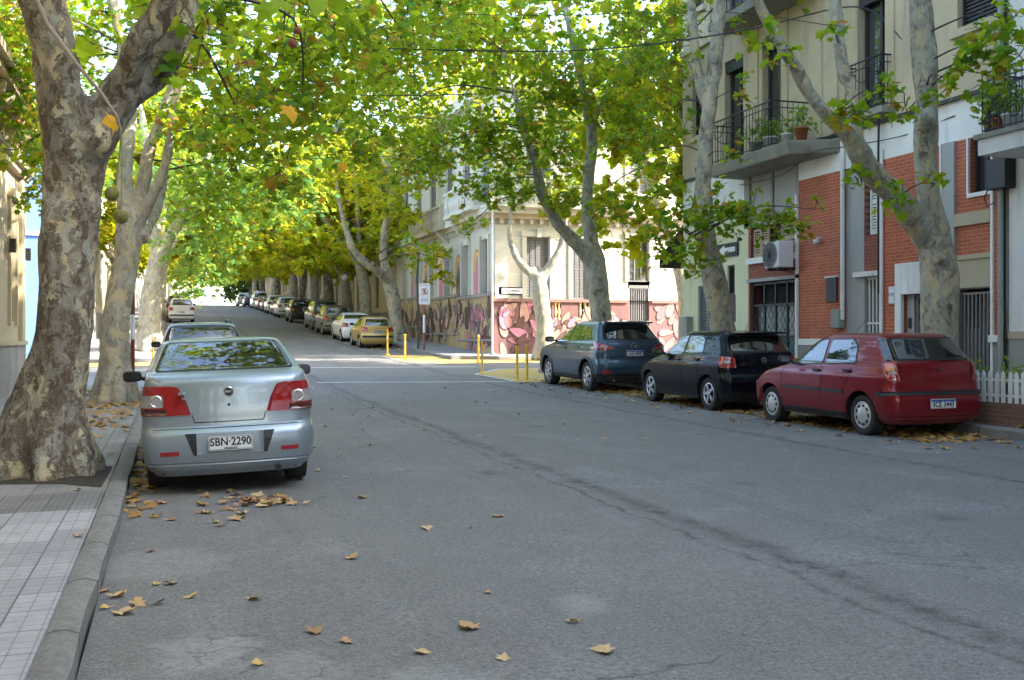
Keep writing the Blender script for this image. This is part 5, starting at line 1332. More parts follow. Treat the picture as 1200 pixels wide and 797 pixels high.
# ------------------------------------------------------------------ plane trees
def bark(name, pale=.5, brown=.5, warm=0.0, k=1.0):
    t = NT(name); x = t.tc()
    wv = t.n.new('ShaderNodeVectorMath'); wv.operation = 'ADD'; nn = t.node('ShaderNodeTexNoise'); nn.inputs['Scale'].default_value = 5; nn.inputs['Detail'].default_value = 4
    sc = t.n.new('ShaderNodeVectorMath'); sc.operation = 'SCALE'; sc.inputs['Scale'].default_value = .30
    t.l.new(x, nn.inputs['Vector']); t.l.new(nn.outputs['Color'], sc.inputs[0]); t.l.new(x, wv.inputs[0]); t.l.new(sc.outputs[0], wv.inputs[1])
    v1 = t.mapv((1, 1, .42), src=wv.outputs[0])
    big = t.noise(2.6, 7, .68, v1); med = t.noise(7.5, 5, .7, v1); cell = t.voro(13, v1, 'F1', 'Color'); fine = t.noise(45, 4, .7, t.mapv((1, 1, .35)))
    cf = t.sep(cell)[0]
    col = t.ramp(big, [(.30, (.28*k, .26*k, .215*k)), (.5, (.21*k, .185*k, .15*k)), (.7, (.38*k, .36*k, .32*k))])
    brown_m = t.ramp(med, [(1-brown-.02, 0.0), (1-brown+.05, 1.0)])
    col = t.mix(brown_m, col, t.ramp(fine, [(.3, (.055, .038, .026)), (.7, (.17, .125, .09))]))
    pale_m = t.math('MULTIPLY', t.ramp(t.noise(5.2, 6, .72, t.mapv((1, 1, .5), (0, 0, 1.2), wv.outputs[0])), [(1-pale-.03, 0.0), (1-pale+.02, 1.0)]), t.ramp(cf, [(.25, .3), (.45, 1.0)]))
    col = t.mix(pale_m, col, t.ramp(cf, [(.3, (.46, .43, .34)), (.6, (.36, .36, .31)), (.8, (.50, .42, .26))]))
    col = t.mix(t.ramp(fine, [(.55, 0.0), (.8, .5)]), col, (.09, .08, .065))
    t.set(color=col, rough=.85)
    t.bump(t.math('ADD', t.math('ADD', t.math('MULTIPLY', brown_m, .5), t.math('MULTIPLY', fine, .7)), t.math('MULTIPLY', pale_m, -.4)), .7, .03)
    return t.m
M['barkA'] = bark('plane_bark_brown', .47, .52); M['barkB'] = bark('plane_bark_pale', .58, .40, k=1.15); M['barkC'] = bark('plane_bark_grey', .56, .44, k=1.08)
def leafmat(name, stops, trans=.5, bright=1.0):
    t = NT(name); g = t.n.new('ShaderNodeNewGeometry'); rnd = g.outputs['Random Per Island']
    col = t.ramp(rnd, [(p, tuple(min(1, x*bright) for x in c)) for p, c in stops], 'LINEAR')
    vn = t.noise(30, 3); col = t.mix(t.ramp(vn, [(.4, 0.0), (.75, .3)]), col, (.04, .07, .01))
    t.set(color=col, rough=.55, spec=.18)
    tr = t.n.new('ShaderNodeBsdfTranslucent'); t.l.new(t.mix(.5, col, (.70, .78, .02)), tr.inputs['Color'])
    mx = t.n.new('ShaderNodeMixShader'); mx.inputs[0].default_value = trans
    t.l.new(t.b.outputs[0], mx.inputs[1]); t.l.new(tr.outputs[0], mx.inputs[2]); t.l.new(mx.outputs[0], t.out.inputs['Surface']); return t.m
ST_G = [(0, (.02,.11,.02)), (.25, (.055,.22,.025)), (.5, (.15,.36,.02)), (.76, (.34,.46,.02)), (.87, (.42,.38,.06)), (.93, (.50,.20,.04)), (1, (.34,.10,.03))]
ST_SUN = [(0, (.13,.24,.02)), (.3, (.30,.38,.015)), (.6, (.55,.50,.02)), (.85, (.70,.52,.03)), (.95, (.46,.30,.06)), (1, (.36,.15,.04))]  # sunlit glow of the far crowns put into yellower leaf colours
ST_B = [(0, (.04,.17,.07)), (.4, (.07,.25,.09)), (.7, (.13,.30,.08)), (.92, (.30,.36,.08)), (1, (.40,.26,.06))]
ST_D = [(0, (.012,.05,.012)), (.5, (.02,.075,.018)), (1, (.05,.11,.02))]
M['leafG'] = leafmat('plane_leaf_green', ST_G, .5); M['leafSun'] = leafmat('plane_leaf_sun_yellow', ST_SUN, .6); M['leafB'] = leafmat('plane_leaf_cool', ST_B, .55); M['leafD'] = leafmat('evergreen_leaf', ST_D, .2)
# leaf outline: five pointed lobes, fan around the middle
LOBE = [(0,-.26),(.20,-.40),(.42,-.26),(.34,-.08),(.62,.14),(.33,.17),(.27,.38),(0,.70),(-.27,.38),(-.33,.17),(-.62,.14),(-.34,-.08),(-.42,-.26),(-.20,-.40)]
LF = np.array([(x, y, -.35*(x*x)+.05*math.sin(5*y)) for x, y in LOBE] + [(0, 0, .05)], np.float32)
SIMPLE = np.array([(0,-.45,0),(.42,-.2,-.06),(.34,.25,-.05),(0,.6,0),(-.34,.25,-.05),(-.42,-.2,-.06)], np.float32)
def leaf_mesh(name, pos, size, rng, m, simple=False, up=.55, detail=True):
    """pos (n,3), size (n,)"""
    n = len(pos); base = SIMPLE if simple else LF; k = len(base)
    nrm = rng.normal(size=(n, 3)); nrm[:, 2] = np.abs(nrm[:, 2])*.8 + up; nrm /= np.linalg.norm(nrm, axis=1)[:, None]
    t = rng.normal(size=(n, 3)); t -= nrm*(t*nrm).sum(1)[:, None]; t /= np.linalg.norm(t, axis=1)[:, None]
    # tips point down
    flip = t[:, 2] > 0; t[flip] *= -1; b = np.cross(nrm, t)
    curl = rng.uniform(.2, 1.9, n)[:, None]
    v = pos[:, None, :] + size[:, None, None]*(base[None, :, 0:1]*b[:, None, :] + base[None, :, 1:2]*t[:, None, :] + (base[None, :, 2:3]*curl[:, None, :])*nrm[:, None, :])
    v = v.reshape(-1, 3).astype(np.float32)
    me = bpy.data.meshes.new(name); me.vertices.add(n*k); me.vertices.foreach_set('co', v.ravel())
    if simple:
        idx = (np.arange(n)[:, None]*k + np.arange(k)[None, :]).ravel(); nl, nf = n*k, n; starts = np.arange(nf)*k
    else:
        r = k-1; tri = np.array([[i, (i+1) % r, r] for i in range(r)]); idx = (np.arange(n)[:, None, None]*k + tri[None]).ravel(); nf = n*r; nl = nf*3; starts = np.arange(nf)*3
    me.loops.add(nl); me.loops.foreach_set('vertex_index', idx.astype(np.int32)); me.polygons.add(nf); me.polygons.foreach_set('loop_start', starts.astype(np.int32))
    me.update(calc_edges=True); me.materials.append(m); return me
def spray_points(c, r, n, rng, per=9, hollow=.0):
    """leaves along drooping twigs inside an ellipsoid; returns positions and the twigs"""
    c = np.array(c, float); r = np.array(r if hasattr(r, '__len__') else (r, r, r*.8), float); ns = max(1, int(n/per)); P = []; T = []
    for _ in range(ns):
        d = rng.normal(size=3); d /= np.linalg.norm(d); q = rng.uniform(hollow, 1)**(1/2.2)
        p = c + d*r*q; dr = d*np.array([1, 1, .3]) + rng.normal(size=3)*.5; dr[2] -= .15; dr /= np.linalg.norm(dr)
        L = rng.uniform(.35, .9)*min(1.2, max(.35, r[0]*.6)); s = np.linspace(0, 1, per)[:, None]
        line = p + (s-.5)*L*dr + np.array([0, 0, -.25])*L*s**2
        P.append(line + rng.normal(size=(per, 3))*.07*max(1, L)); T.append((line[0], line[per//2], line[-1]))
    return np.concatenate(P), T
def limb_pts(pts, rads, n=8, wob=.06, seed=0):
    """smooth polyline through points with radii"""
    pts = [Vector(p) for p in pts]; out = []; rr = []
    for i in range(len(pts)-1):
        p0, p1, p2, p3 = pts[max(0, i-1)], pts[i], pts[i+1], pts[min(len(pts)-1, i+2)]
        for k in range(n):
            t = k/n; q = .5*((2*p1)+(p2-p0)*t+(2*p0-5*p1+4*p2-p3)*t*t+(3*p1-p0-3*p2+p3)*t*t*t)
            r = rads[i]+(rads[i+1]-rads[i])*t
            w = Vector((noise.noise(q*.8+Vector((seed, 0, 0))), noise.noise(q*.8+Vector((0, seed, 9))), 0))*wob*min(1, 3*r+.2)
            out.append(q+w*(0 if i == 0 and k < 2 else 1)); rr.append(r)
    out.append(pts[-1]); rr.append(rads[-1]); return out, rr
def tree(name, label, limbs, clumps, m_bark, m_leaf, size=.15, simple=False, voxel=None, seed=1, group='plane trees lining the street', knots=(), nsides=14, up=.5, roots=True, twigm=None, cat='tree', rs=1.0, dens=1.0):
    limbs = [(p, [q*rs for q in r]) for p, r in limbs]; clumps = [(c[0], c[1], int(c[2]*(dens if c[2] < 880 or c[0][2] < 8.6 else .42)))+tuple(c[3:]) for c in clumps]
    rng = np.random.default_rng(seed); base = Vector(limbs[0][0][0]); root = empty(name, base, label=label, cat=cat, group=group); iv = Matrix.Translation(-base)
    mb = MB(); all_pts = []
    for i, (pts, rads) in enumerate(limbs):
        p, r = limb_pts(pts, rads, 8, .08, seed+i); mb.tube(p, r, nsides); all_pts += [(q, rr) for q, rr in zip(p, r)]
    if roots:
        r0 = limbs[0][1][0]
        for k in range(7):
            a = k/7*2*math.pi+seed; d = Vector((math.cos(a), math.sin(a), 0))
            mb.tube([base+d*r0*.45+Vector((0,0,.75)), base+d*r0*.8+Vector((0,0,.28)), base+d*r0*1.05+Vector((0,0,.02)), base+d*r0*1.2+Vector((0,0,-.15))], [r0*.28, r0*.30, r0*.26, r0*.12], 7)
    for c, r in knots:
        mb.tube([Vector(c)+Vector((0,0,-r*1.1)), Vector(c)+Vector((0,0,-r*.5)), c, Vector(c)+Vector((0,0,r*.6)), Vector(c)+Vector((0,0,r*1.1))], [r*.3, r*.85, r, r*.8, r*.3], 10)
    me = bpy.data.meshes.new('trunk'); me.from_pydata([tuple(v) for v in mb.v], [], mb.f)
    o = mkobj('trunk', me, m_bark)
    if voxel:
        md = o.modifiers.new('r', 'REMESH'); md.mode = 'VOXEL'; md.voxel_size = voxel; md.use_smooth_shade = True
        s_ = o.modifiers.new('s', 'SMOOTH'); s_.iterations = 4; s_.factor = .5
        dg = bpy.context.evaluated_depsgraph_get(); m2 = bpy.data.meshes.new_from_object(o.evaluated_get(dg)); o.modifiers.clear(); o.data = m2; me = m2; me.name = 'trunk'
        nv = len(me.vertices); co = np.empty(nv*3, np.float32); no = np.empty(nv*3, np.float32)
        me.vertices.foreach_get('co', co); me.vertices.foreach_get('normal', no); co = co.reshape(-1, 3); no = no.reshape(-1, 3)
        for i in range(nv):
            q = Vector(co[i]); d = noise.fractal(Vector((q.x*2.2, q.y*2.2, q.z*1.1)), 1, 2, 3)*.045 + noise.noise(Vector((q.x*9, q.y*9, q.z*4)))*.012
            co[i] += no[i]*d
        me.vertices.foreach_set('co', co.ravel())
        if not me.materials: me.materials.append(m_bark)
    me.transform(iv); me.update(); me.polygons.foreach_set('use_smooth', [True]*len(me.polygons)); o.parent = root
    br = MB(); P = []; S = []
    for cl in clumps:
        c, r, n = cl[0], cl[1], cl[2]; sz = cl[3] if len(cl) > 3 else size
        p, T = spray_points(c, r, n, rng, 7 if n < 150 else 9); P.append(p); S.append(np.full(len(p), sz)*rng.uniform(.55, 1.25, len(p)))
        cv = Vector(c); near = min(all_pts, key=lambda q: (q[0]-cv).length + (2.0 if q[0].z > cv.z+1 else 0)); st = near[0]; L = (cv-st).length
        if L < 9:
            mid = (st+cv)/2+Vector((rng.normal()*.15*L*.5, rng.normal()*.15*L*.5, L*.12)); rb = min(near[1]*.5, .010+.006*L)
            q, rr = limb_pts([st, mid, cv], [rb, rb*.6, rb*.25], 5, .1, seed); br.tube(q, rr, 5)
        nodes = [cv]
        for qi, (a, b, d) in enumerate(sorted(T, key=lambda q: (Vector(q[0])-cv).length)[:32 if n < 880 else 12]):
            w = Vector(a); pn = min(nodes, key=lambda q: (q-w).length); md = (w+pn)/2+Vector(rng.normal(size=3)*.10*(w-pn).length)
            br.tube([pn, md, w, Vector(b), Vector(d)], [.010, .008, .007, .005, .003], 3, False); nodes += [w, Vector(b)]
    if br.v:
        bo = br.build('branches', twigm or M['twig'], root); bo.data.transform(iv)
    pos = np.concatenate(P).astype(np.float32); pos -= np.array(base, np.float32)
    cm = leaf_mesh('crown', pos, np.concatenate(S).astype(np.float32), rng, m_leaf, simple, up); mkobj('crown', cm, None, root)
    return root
M['twig'] = flat('twig_bark', (.06, .05, .04), .8)
def Z(X, Y): return zg(X, Y)+SW-.03
def P_(u_, v_, D): return tuple(PX(u_, v_, D))
def cl(u_, v_, D, r, n, sz=None): return (P_(u_, v_, D), r, n) + ((sz,) if sz else ())

# tree A: massive near trunk at the left
bA = PX(52, 545, 10.9); bA.z = Z(bA.x, bA.y)
tree('plane_tree', 'massive mottled plane tree forking low, nearest trunk at the left kerb', [
    ([bA, P_(55, 480, 10.9), P_(69, 400, 10.9), P_(83, 300, 10.9), P_(91, 200, 10.9), P_(93, 155, 10.9)], [.48, .35, .285, .268, .285, .29]),
    ([P_(88, 190, 10.9), P_(76, 120, 10.8), P_(66, 50, 10.6), P_(40, -40, 10.3), P_(5, -180, 10.0), P_(-40, -420, 9.6)], [.26, .24, .22, .20, .17, .10]),
    ([P_(100, 175, 10.9), P_(135, 118, 11.0), P_(185, 66, 11.2), P_(208, 10, 11.3), P_(215, -70, 11.4), P_(250, -260, 11.6)], [.24, .22, .21, .19, .16, .08]),
    ([P_(140, 115, 11.0), P_(160, 70, 10.7), P_(192, 15, 10.5), P_(220, -60, 10.3), P_(300, -250, 10)], [.17, .15, .14, .13, .06])],
    [cl(210, 35, 11.0, .55, 70), cl(265, 90, 13.5, .9, 150), cl(330, 60, 15, 1.2, 260), cl(245, 10, 12, .6, 90), cl(400, 20, 14.5, 1.2, 240), cl(470, 35, 15, .9, 140), cl(30, 170, 13, .5, 50), cl(300, 175, 15, .8, 110), cl(355, 120, 14.5, .7, 90),
     ((-2.5, 9, 8.5), 2.6, 1300, .2), ((1, 13, 9), 2.8, 1500, .2), ((3.2, 10, 9.6), 2.6, 1300, .2), ((-1, 6, 9.5), 2.5, 1200, .2), ((1.8, 6.5, 9.0), 2.2, 900, .2), ((-3, 14, 8.6), 2.2, 900, .2), ((1.5, 2, 9.5), 3, 1200, .2)],  # big clumps above the frame, added for shade
    M['barkA'], M['leafG'], .15, voxel=.04, seed=3, knots=[(P_(112, 165, 10.8), .19)], dens=1.4)
# tree B
bB = PX(135, 462, 21.3); bB.z = Z(bB.x, bB.y)
tree('plane_tree', 'second plane tree on the left with a flared base and pale forked limbs', [
    ([bB, P_(136, 420, 21.3), P_(140, 350, 21.3), P_(150, 290, 21.3), P_(158, 255, 21.3)], [.62, .44, .38, .38, .40]),
    ([P_(150, 290, 21.3), P_(147, 210, 21.4), P_(152, 130, 21.8), P_(140, 40, 22), P_(120, -60, 22)], [.30, .26, .22, .18, .12]),
    ([P_(158, 262, 21.3), P_(172, 190, 21.2), P_(190, 135, 21.1), P_(215, 75, 21), P_(245, 30, 21), P_(290, -60, 21)], [.28, .20, .17, .15, .13, .08]),
    ([P_(162, 262, 21.3), P_(186, 215, 21), P_(197, 165, 20.8), P_(205, 120, 20.6), P_(228, 60, 20.4)], [.24, .15, .12, .10, .06]),
    ([P_(168, 280, 21.3), P_(182, 250, 22), P_(192, 215, 22.4), P_(200, 150, 23)], [.2, .13, .11, .07])],
    [cl(230, 150, 21, 1.0, 300), cl(290, 60, 22, 1.7, 700), cl(370, 120, 22, 1.5, 520), cl(430, 60, 23, 1.5, 520), cl(60, 150, 22, 1.1, 320), cl(25, 60, 21, 1.5, 700), cl(5, 20, 20, 1.4, 500), cl(40, 20, 23, 1.5, 500), cl(110, 40, 22.5, 1.1, 350), cl(20, 110, 23, 1.0, 300), cl(330, 210, 23, .9, 200), cl(250, 230, 24, 1.0, 280), cl(55, 225, 23.5, .7, 150), cl(190, 40, 21, .9, 250), cl(420, 180, 23, .7, 130), cl(290, 140, 22, 1.0, 260), cl(500, 20, 23, 1.3, 380),
     ((-1, 19, 9.5), 2.8, 1300, .22), ((2.5, 21, 10), 3, 1500, .22), ((4.5, 18, 10), 3, 1200, .22), ((-3, 24, 9.5), 2.6, 900, .22), ((1, 26, 10), 2.8, 1100, .22)],
    M['barkB'], M['leafG'], .138, voxel=.045, seed=5, rs=.66, dens=1.7)
# tree R1 on the right
b1 = PX(1104, 478, 16.9); b1.z = Z(b1.x, b1.y)
tree('plane_tree', 'plane tree with three pale limbs between the brick wall and the dark red hatchback', [
    ([b1, P_(1106, 420, 16.9), P_(1104, 350, 16.9), P_(1100, 300, 16.9), P_(1092, 258, 16.9)], [.50, .40, .39, .41, .38]),
    ([P_(1100, 285, 16.9), P_(1090, 230, 16.8), P_(1086, 170, 16.7), P_(1086, 120, 16.6), P_(1083, 60, 16.5), P_(1078, 10, 16.4), P_(1074, -60, 16.3), P_(1060, -300, 16)], [.30, .27, .26, .245, .25, .22, .22, .12]),
    ([P_(1085, 280, 16.9), P_(1050, 232, 16.6), P_(1015, 195, 16.3), P_(997, 165, 16.1), P_(960, 125, 15.9), P_(925, 70, 15.7), P_(892, 10, 15.5), P_(860, -60, 15.3), P_(800, -250, 15)], [.30, .25, .23, .21, .14, .13, .12, .12, .06]),
    ([P_(1000, 170, 16.1), P_(999, 120, 16.3), P_(985, 60, 16.4), P_(978, 10, 16.5), P_(972, -70, 16.6), P_(960, -250, 16.8)], [.17, .15, .16, .155, .14, .08])],
    [cl(1000, 130, 15.6, .32, 38), cl(1050, 225, 15.8, .3, 26), cl(1010, 215, 15.8, .25, 18), cl(1150, 60, 15.2, .45, 60), cl(1180, 25, 15.4, .5, 60), cl(1120, 95, 15.2, .4, 36), cl(1095, 215, 16, .2, 12), cl(1060, 120, 15.6, .35, 36), cl(900, 50, 15.4, .4, 22), cl(925, 60, 15.3, .25, 16), cl(975, 35, 15.8, .22, 12), cl(1165, 90, 15, .35, 26), cl(1035, 100, 15.4, .25, 18), cl(1195, 65, 15, .4, 34),
     ((10, 12, 9.8), 3, 1600, .22), ((7.5, 16, 10.2), 3, 1600, .22), ((11, 19, 10.5), 2.6, 1200, .22), ((9, 7, 10), 3, 1500, .22), ((6.5, 10.5, 10.4), 2.6, 1200, .22)],
    M['barkC'], M['leafG'], .15, voxel=.035, seed=8, knots=[(P_(1086, 140, 16.5), .17), (P_(918, 62, 15.6), .10)], rs=.72, dens=1.3)
# tree R2
b2 = PX(850, 440, 23.0); b2.z = Z(b2.x, b2.y)
tree('plane_tree', 'leaning plane tree behind the black hatchback with leaves covering its fork', [
    ([b2, P_(848, 400, 23), P_(838, 340, 23), P_(828, 290, 23), P_(824, 240, 23), P_(826, 180, 23), P_(832, 120, 23), P_(838, 60, 23), P_(843, 0, 23), P_(852, -90, 23), P_(860, -300, 23)], [.48, .40, .38, .34, .27, .25, .24, .22, .20, .18, .08]),
    ([P_(828, 130, 23), P_(815, 70, 23), P_(810, 10, 23), P_(806, -80, 23), P_(800, -250, 23)], [.18, .16, .14, .12, .06]),
    ([P_(828, 285, 23), P_(800, 270, 22.3), P_(775, 255, 21.8)], [.12, .05, .02])],
    [cl(800, 255, 22, .8, 200), cl(860, 245, 21.6, .75, 200), cl(905, 255, 21.2, .55, 110), cl(935, 262, 21, .35, 45), cl(955, 245, 21, .25, 18), cl(775, 290, 22, .5, 70), cl(820, 300, 21.5, .5, 110), cl(745, 180, 23, .9, 150), cl(790, 60, 23.4, .8, 120), cl(868, 110, 22.2, .4, 36), cl(770, 225, 22, .6, 90), cl(745, 60, 23.5, 1.0, 190), cl(868, 30, 22.4, .3, 20), cl(860, 180, 22, .35, 30), cl(780, 130, 23, .6, 80), cl(770, 10, 25, 1.2, 260), cl(795, 150, 26, .7, 100), cl(780, 70, 28, 1.2, 240),
     ((10, 24, 10.5), 3, 1400, .24), ((8, 28, 10.5), 3, 1400, .24), ((6.5, 22.5, 10.6), 2.6, 1200, .24)],
    M['barkC'], M['leafG'], .138, voxel=.04, seed=11, rs=.70, dens=1.15)
# tree R3
b3 = PX(706, 430, 29.7); b3.z = Z(b3.x, b3.y)
tree('plane_tree', 'broad forked plane tree behind the blue SUV', [
    ([b3, P_(706, 390, 29.7), P_(702, 345, 29.7), P_(697, 305, 29.7), P_(690, 285, 29.7)], [.55, .46, .43, .45, .40]),
    ([P_(697, 312, 29.7), P_(672, 282, 29.3), P_(650, 258, 29), P_(634, 225, 28.7), P_(628, 190, 28.4), P_(610, 140, 28.4), P_(590, 60, 28.4)], [.36, .27, .24, .20, .16, .12, .07]),
    ([P_(697, 305, 29.7), P_(688, 260, 29.8), P_(690, 210, 30), P_(694, 160, 30), P_(682, 100, 30.2), P_(672, 50, 30.4), P_(660, 0, 30.6), P_(650, -80, 31)], [.32, .28, .25, .22, .19, .17, .15, .10]),
    ([P_(692, 170, 30), P_(700, 130, 30), P_(720, 100, 30), P_(740, 60, 30)], [.12, .10, .08, .05])],
    [cl(520, 170, 28.5, 1.5, 480), cl(600, 60, 29, 2.0, 750), cl(575, 160, 28.5, 1.3, 420), cl(700, 70, 29.6, 1.8, 600), cl(645, 170, 28, 1.1, 300), cl(740, 150, 29.4, 1.2, 260), cl(480, 90, 29, 1.9, 640), cl(530, 30, 30, 1.8, 560), cl(720, 245, 28.6, .8, 120), cl(600, 215, 28, .8, 150), cl(660, 230, 28.4, .6, 70), cl(480, 190, 28, 1.1, 260), cl(560, 225, 28, .7, 90), cl(675, 110, 29, 1.0, 220), cl(440, 140, 28, 1.3, 320), cl(635, 120, 29, 1.2, 300), cl(550, 265, 28, .4, 30),
     ((8, 31, 10.5), 3.2, 1500, .25), ((5, 29, 10.5), 3, 1300, .25), ((10.5, 33, 11), 3, 1300, .25)],
    M['barkC'], M['leafG'], .148, voxel=.045, seed=14, rs=.66, dens=1.7)
# tree R4, sunlit pale trunk in front of the mural
b4 = PX(640, 414, 40.6); b4.z = Z(b4.x, b4.y)
tree('plane_tree', 'pale sunlit plane trunk forking in front of the pink mural at the corner', [
    ([b4, P_(637, 385, 40.6), P_(634, 350, 40.6), P_(632, 330, 40.6), P_(631, 318, 40.6)], [.75, .52, .48, .50, .44]),
    ([P_(630, 328, 40.6), P_(606, 302, 40.6), P_(597, 270, 40.6), P_(600, 235, 40.6), P_(590, 190, 40.6)], [.34, .20, .16, .13, .07]),
    ([P_(634, 328, 40.6), P_(652, 300, 40.6), P_(660, 270, 40.6), P_(668, 220, 40.6)], [.36, .24, .18, .10])],
    [cl(600, 215, 40, 1.0, 160), cl(660, 215, 40, 1.2, 200), cl(590, 160, 40, 2, 420), cl(650, 150, 40, 2, 420)],
    M['barkB'], M['leafG'], .19, voxel=.06, seed=17, rs=.62, dens=1.3)
# tree on the cross street behind
b6 = Vector((19.5, 38.3, 0)); b6.z = Z(19.5, 38.3)
tree('plane_tree', 'slender plane tree on the side street, seen over the SUV', [
    ([b6, (19.3, 38.3, 4), P_(765, 215, 42.5), P_(755, 160, 42.5), P_(750, 60, 42.5), P_(742, -20, 42.5)], [.40, .34, .32, .30, .26, .18])],
    [cl(760, 150, 42, 1.8, 260), cl(745, 40, 42, 3, 800), cl(800, 90, 42, 2.2, 380), cl(700, 20, 43, 3, 900), cl(770, 90, 40, 2.4, 700), cl(780, 180, 41, 1.8, 300), cl(715, 120, 43, 2.4, 500), cl(790, 200, 41, 1.2, 110)],
    M['barkC'], M['leafG'], .2, seed=21, rs=.8, dens=1.4)
# tree R5 beyond the crossing, with its low fork
def place(u_, v_, D): p = PX(u_, v_, D); p.z = Z(p.x, p.y); return p
b5 = place(467, 395, 54)
tree('plane_tree', 'dark forked plane tree behind the white saloon beyond the crossing', [
    ([b5, P_(465, 375, 54), P_(460, 345, 54), P_(455, 325, 54)], [.70, .52, .50, .46]),
    ([P_(457, 330, 54), P_(440, 315, 53), P_(425, 305, 52.5), P_(410, 285, 52), P_(398, 240, 51.5), P_(392, 190, 51)], [.42, .34, .28, .24, .18, .10]),
    ([P_(456, 330, 54), P_(450, 300, 54), P_(452, 260, 54), P_(460, 220, 54), P_(462, 150, 54)], [.38, .32, .26, .20, .10])],
    [cl(440, 150, 52, 3, 900), cl(490, 170, 51, 2.6, 650), cl(400, 200, 51, 2.4, 600), cl(520, 110, 52, 3, 800), cl(500, 300, 48.5, 1.1, 110), cl(520, 320, 48.5, .8, 60), cl(450, 60, 52, 3.5, 1100), cl(380, 120, 50, 3, 900), cl(455, 235, 50, 1.6, 260), cl(480, 255, 50, 1.2, 120), cl(540, 40, 52, 3.2, 900), cl(410, 40, 50, 3.5, 1000), cl(585, 90, 50, 2.5, 500)],
    M['barkC'], M['leafSun'], .22, voxel=.07, seed=24, rs=.68, dens=1.6)
# left tree across the crossing
b7 = place(174, 413, 42.5)
tree('plane_tree', 'sunlit plane tree on the far left corner of the crossing', [
    ([b7, P_(175, 385, 42.5), P_(180, 340, 42.5), P_(190, 290, 42.5)], [.78, .56, .52, .46]),
    ([P_(186, 305, 42.5), P_(178, 250, 42.5), P_(175, 190, 42.5), P_(160, 100, 42.5)], [.34, .28, .22, .12]),
    ([P_(190, 295, 42.5), P_(215, 250, 42), P_(240, 190, 41.5), P_(265, 110, 41)], [.32, .26, .20, .10])],
    [cl(235, 265, 41, 2.2, 700), cl(280, 225, 41, 2.2, 700), cl(210, 200, 42, 2.4, 700), cl(300, 150, 40, 3, 1000), cl(240, 100, 41, 3, 1000), cl(330, 230, 42, 2, 420), cl(250, 310, 42, 1.3, 280), cl(225, 330, 44, 1.0, 150), cl(60, 190, 43, 3, 800), cl(110, 110, 42, 3, 900), cl(20, 90, 42, 3.5, 1000), cl(60, 260, 43, 1.8, 240), cl(350, 90, 40, 3, 900)],
    M['barkB'], M['leafB'], .21, simple=False, voxel=.07, seed=27, rs=.82, dens=1.6)

# far trees: three variants, copied with their trunk, branches and crown
def proto(label, x, y, m_bark, m_leaf, seed, h=12):
    rnd = random.Random(seed); b = Vector((x, y, Z(x, y))); s = 1 if x < 5 else -1
    l = [([b, b+Vector((.05*s, 0, 1.5)), b+Vector((.2*s, .1, 3.2)), b+Vector((.35*s, .1, 4.2))], [.62, .46, .42, .40])]
    for k in range(4):
        a = math.pi/2*k+rnd.uniform(-.5, .5); d = Vector((math.cos(a)+.5*s, math.sin(a), 0))
        l.append(([b+Vector((.3*s, .1, 3.7)), b+Vector((.3*s, 0, 5.3))+d*.8, b+Vector((.3*s, 0, 7.5))+d*1.8, b+Vector((.3*s, 0, 10))+d*2.7], [.28, .20, .15, .07]))
    c = []
    for k in range(26):
        a = rnd.uniform(0, 2*math.pi); q = rnd.uniform(.6, 4.6); zz = rnd.uniform(5.3, 12.2); q *= min(1, (13.5-zz)/5)
        c.append((tuple(b+Vector((math.cos(a)*q+1.6*s, math.sin(a)*q, zz))), rnd.uniform(1.1, 1.9), 330))
    for k in range(12):
        a = rnd.uniform(0, 2*math.pi); q = rnd.uniform(2, 5.5); c.append((tuple(b+Vector((math.cos(a)*q+2.2*s, math.sin(a)*q, rnd.uniform(4.2, 5.6)))), rnd.uniform(.8, 1.3), 110))
    return tree('plane_tree', label, l, c, m_bark, m_leaf, .30, simple=True, seed=seed, nsides=9, rs=.78, dens=1.6)
def copy_tree(r, x, y, label, rz=0, sc=1.0):
    n = r.copy(); COL.objects.link(n); n.location = (x, y, Z(x, y)); n.rotation_euler = (0, 0, rz); n.scale = (sc, sc, sc); n['label'] = label
    for ch in list(r.children):
        c = ch.copy(); COL.objects.link(c); c.parent = n
    return n
pR = proto('leaning plane trunk beside the white saloon, up the hill on the right', 10.85, 62, M['barkC'], M['leafSun'], 31)
pR2 = proto('stout plane tree beside the slate blue van, its trunk tinged yellow', 10.75, 76, M['barkA'], M['leafSun'], 32)
pL = proto('plane tree up the hill on the left beyond the crossing', -1.0, 55, M['barkB'], M['leafSun'], 33)
pL2 = proto('plane tree coloured sunlit yellow beside the white hatchback on the left', -1.05, 67, M['barkB'], M['leafSun'], 34)
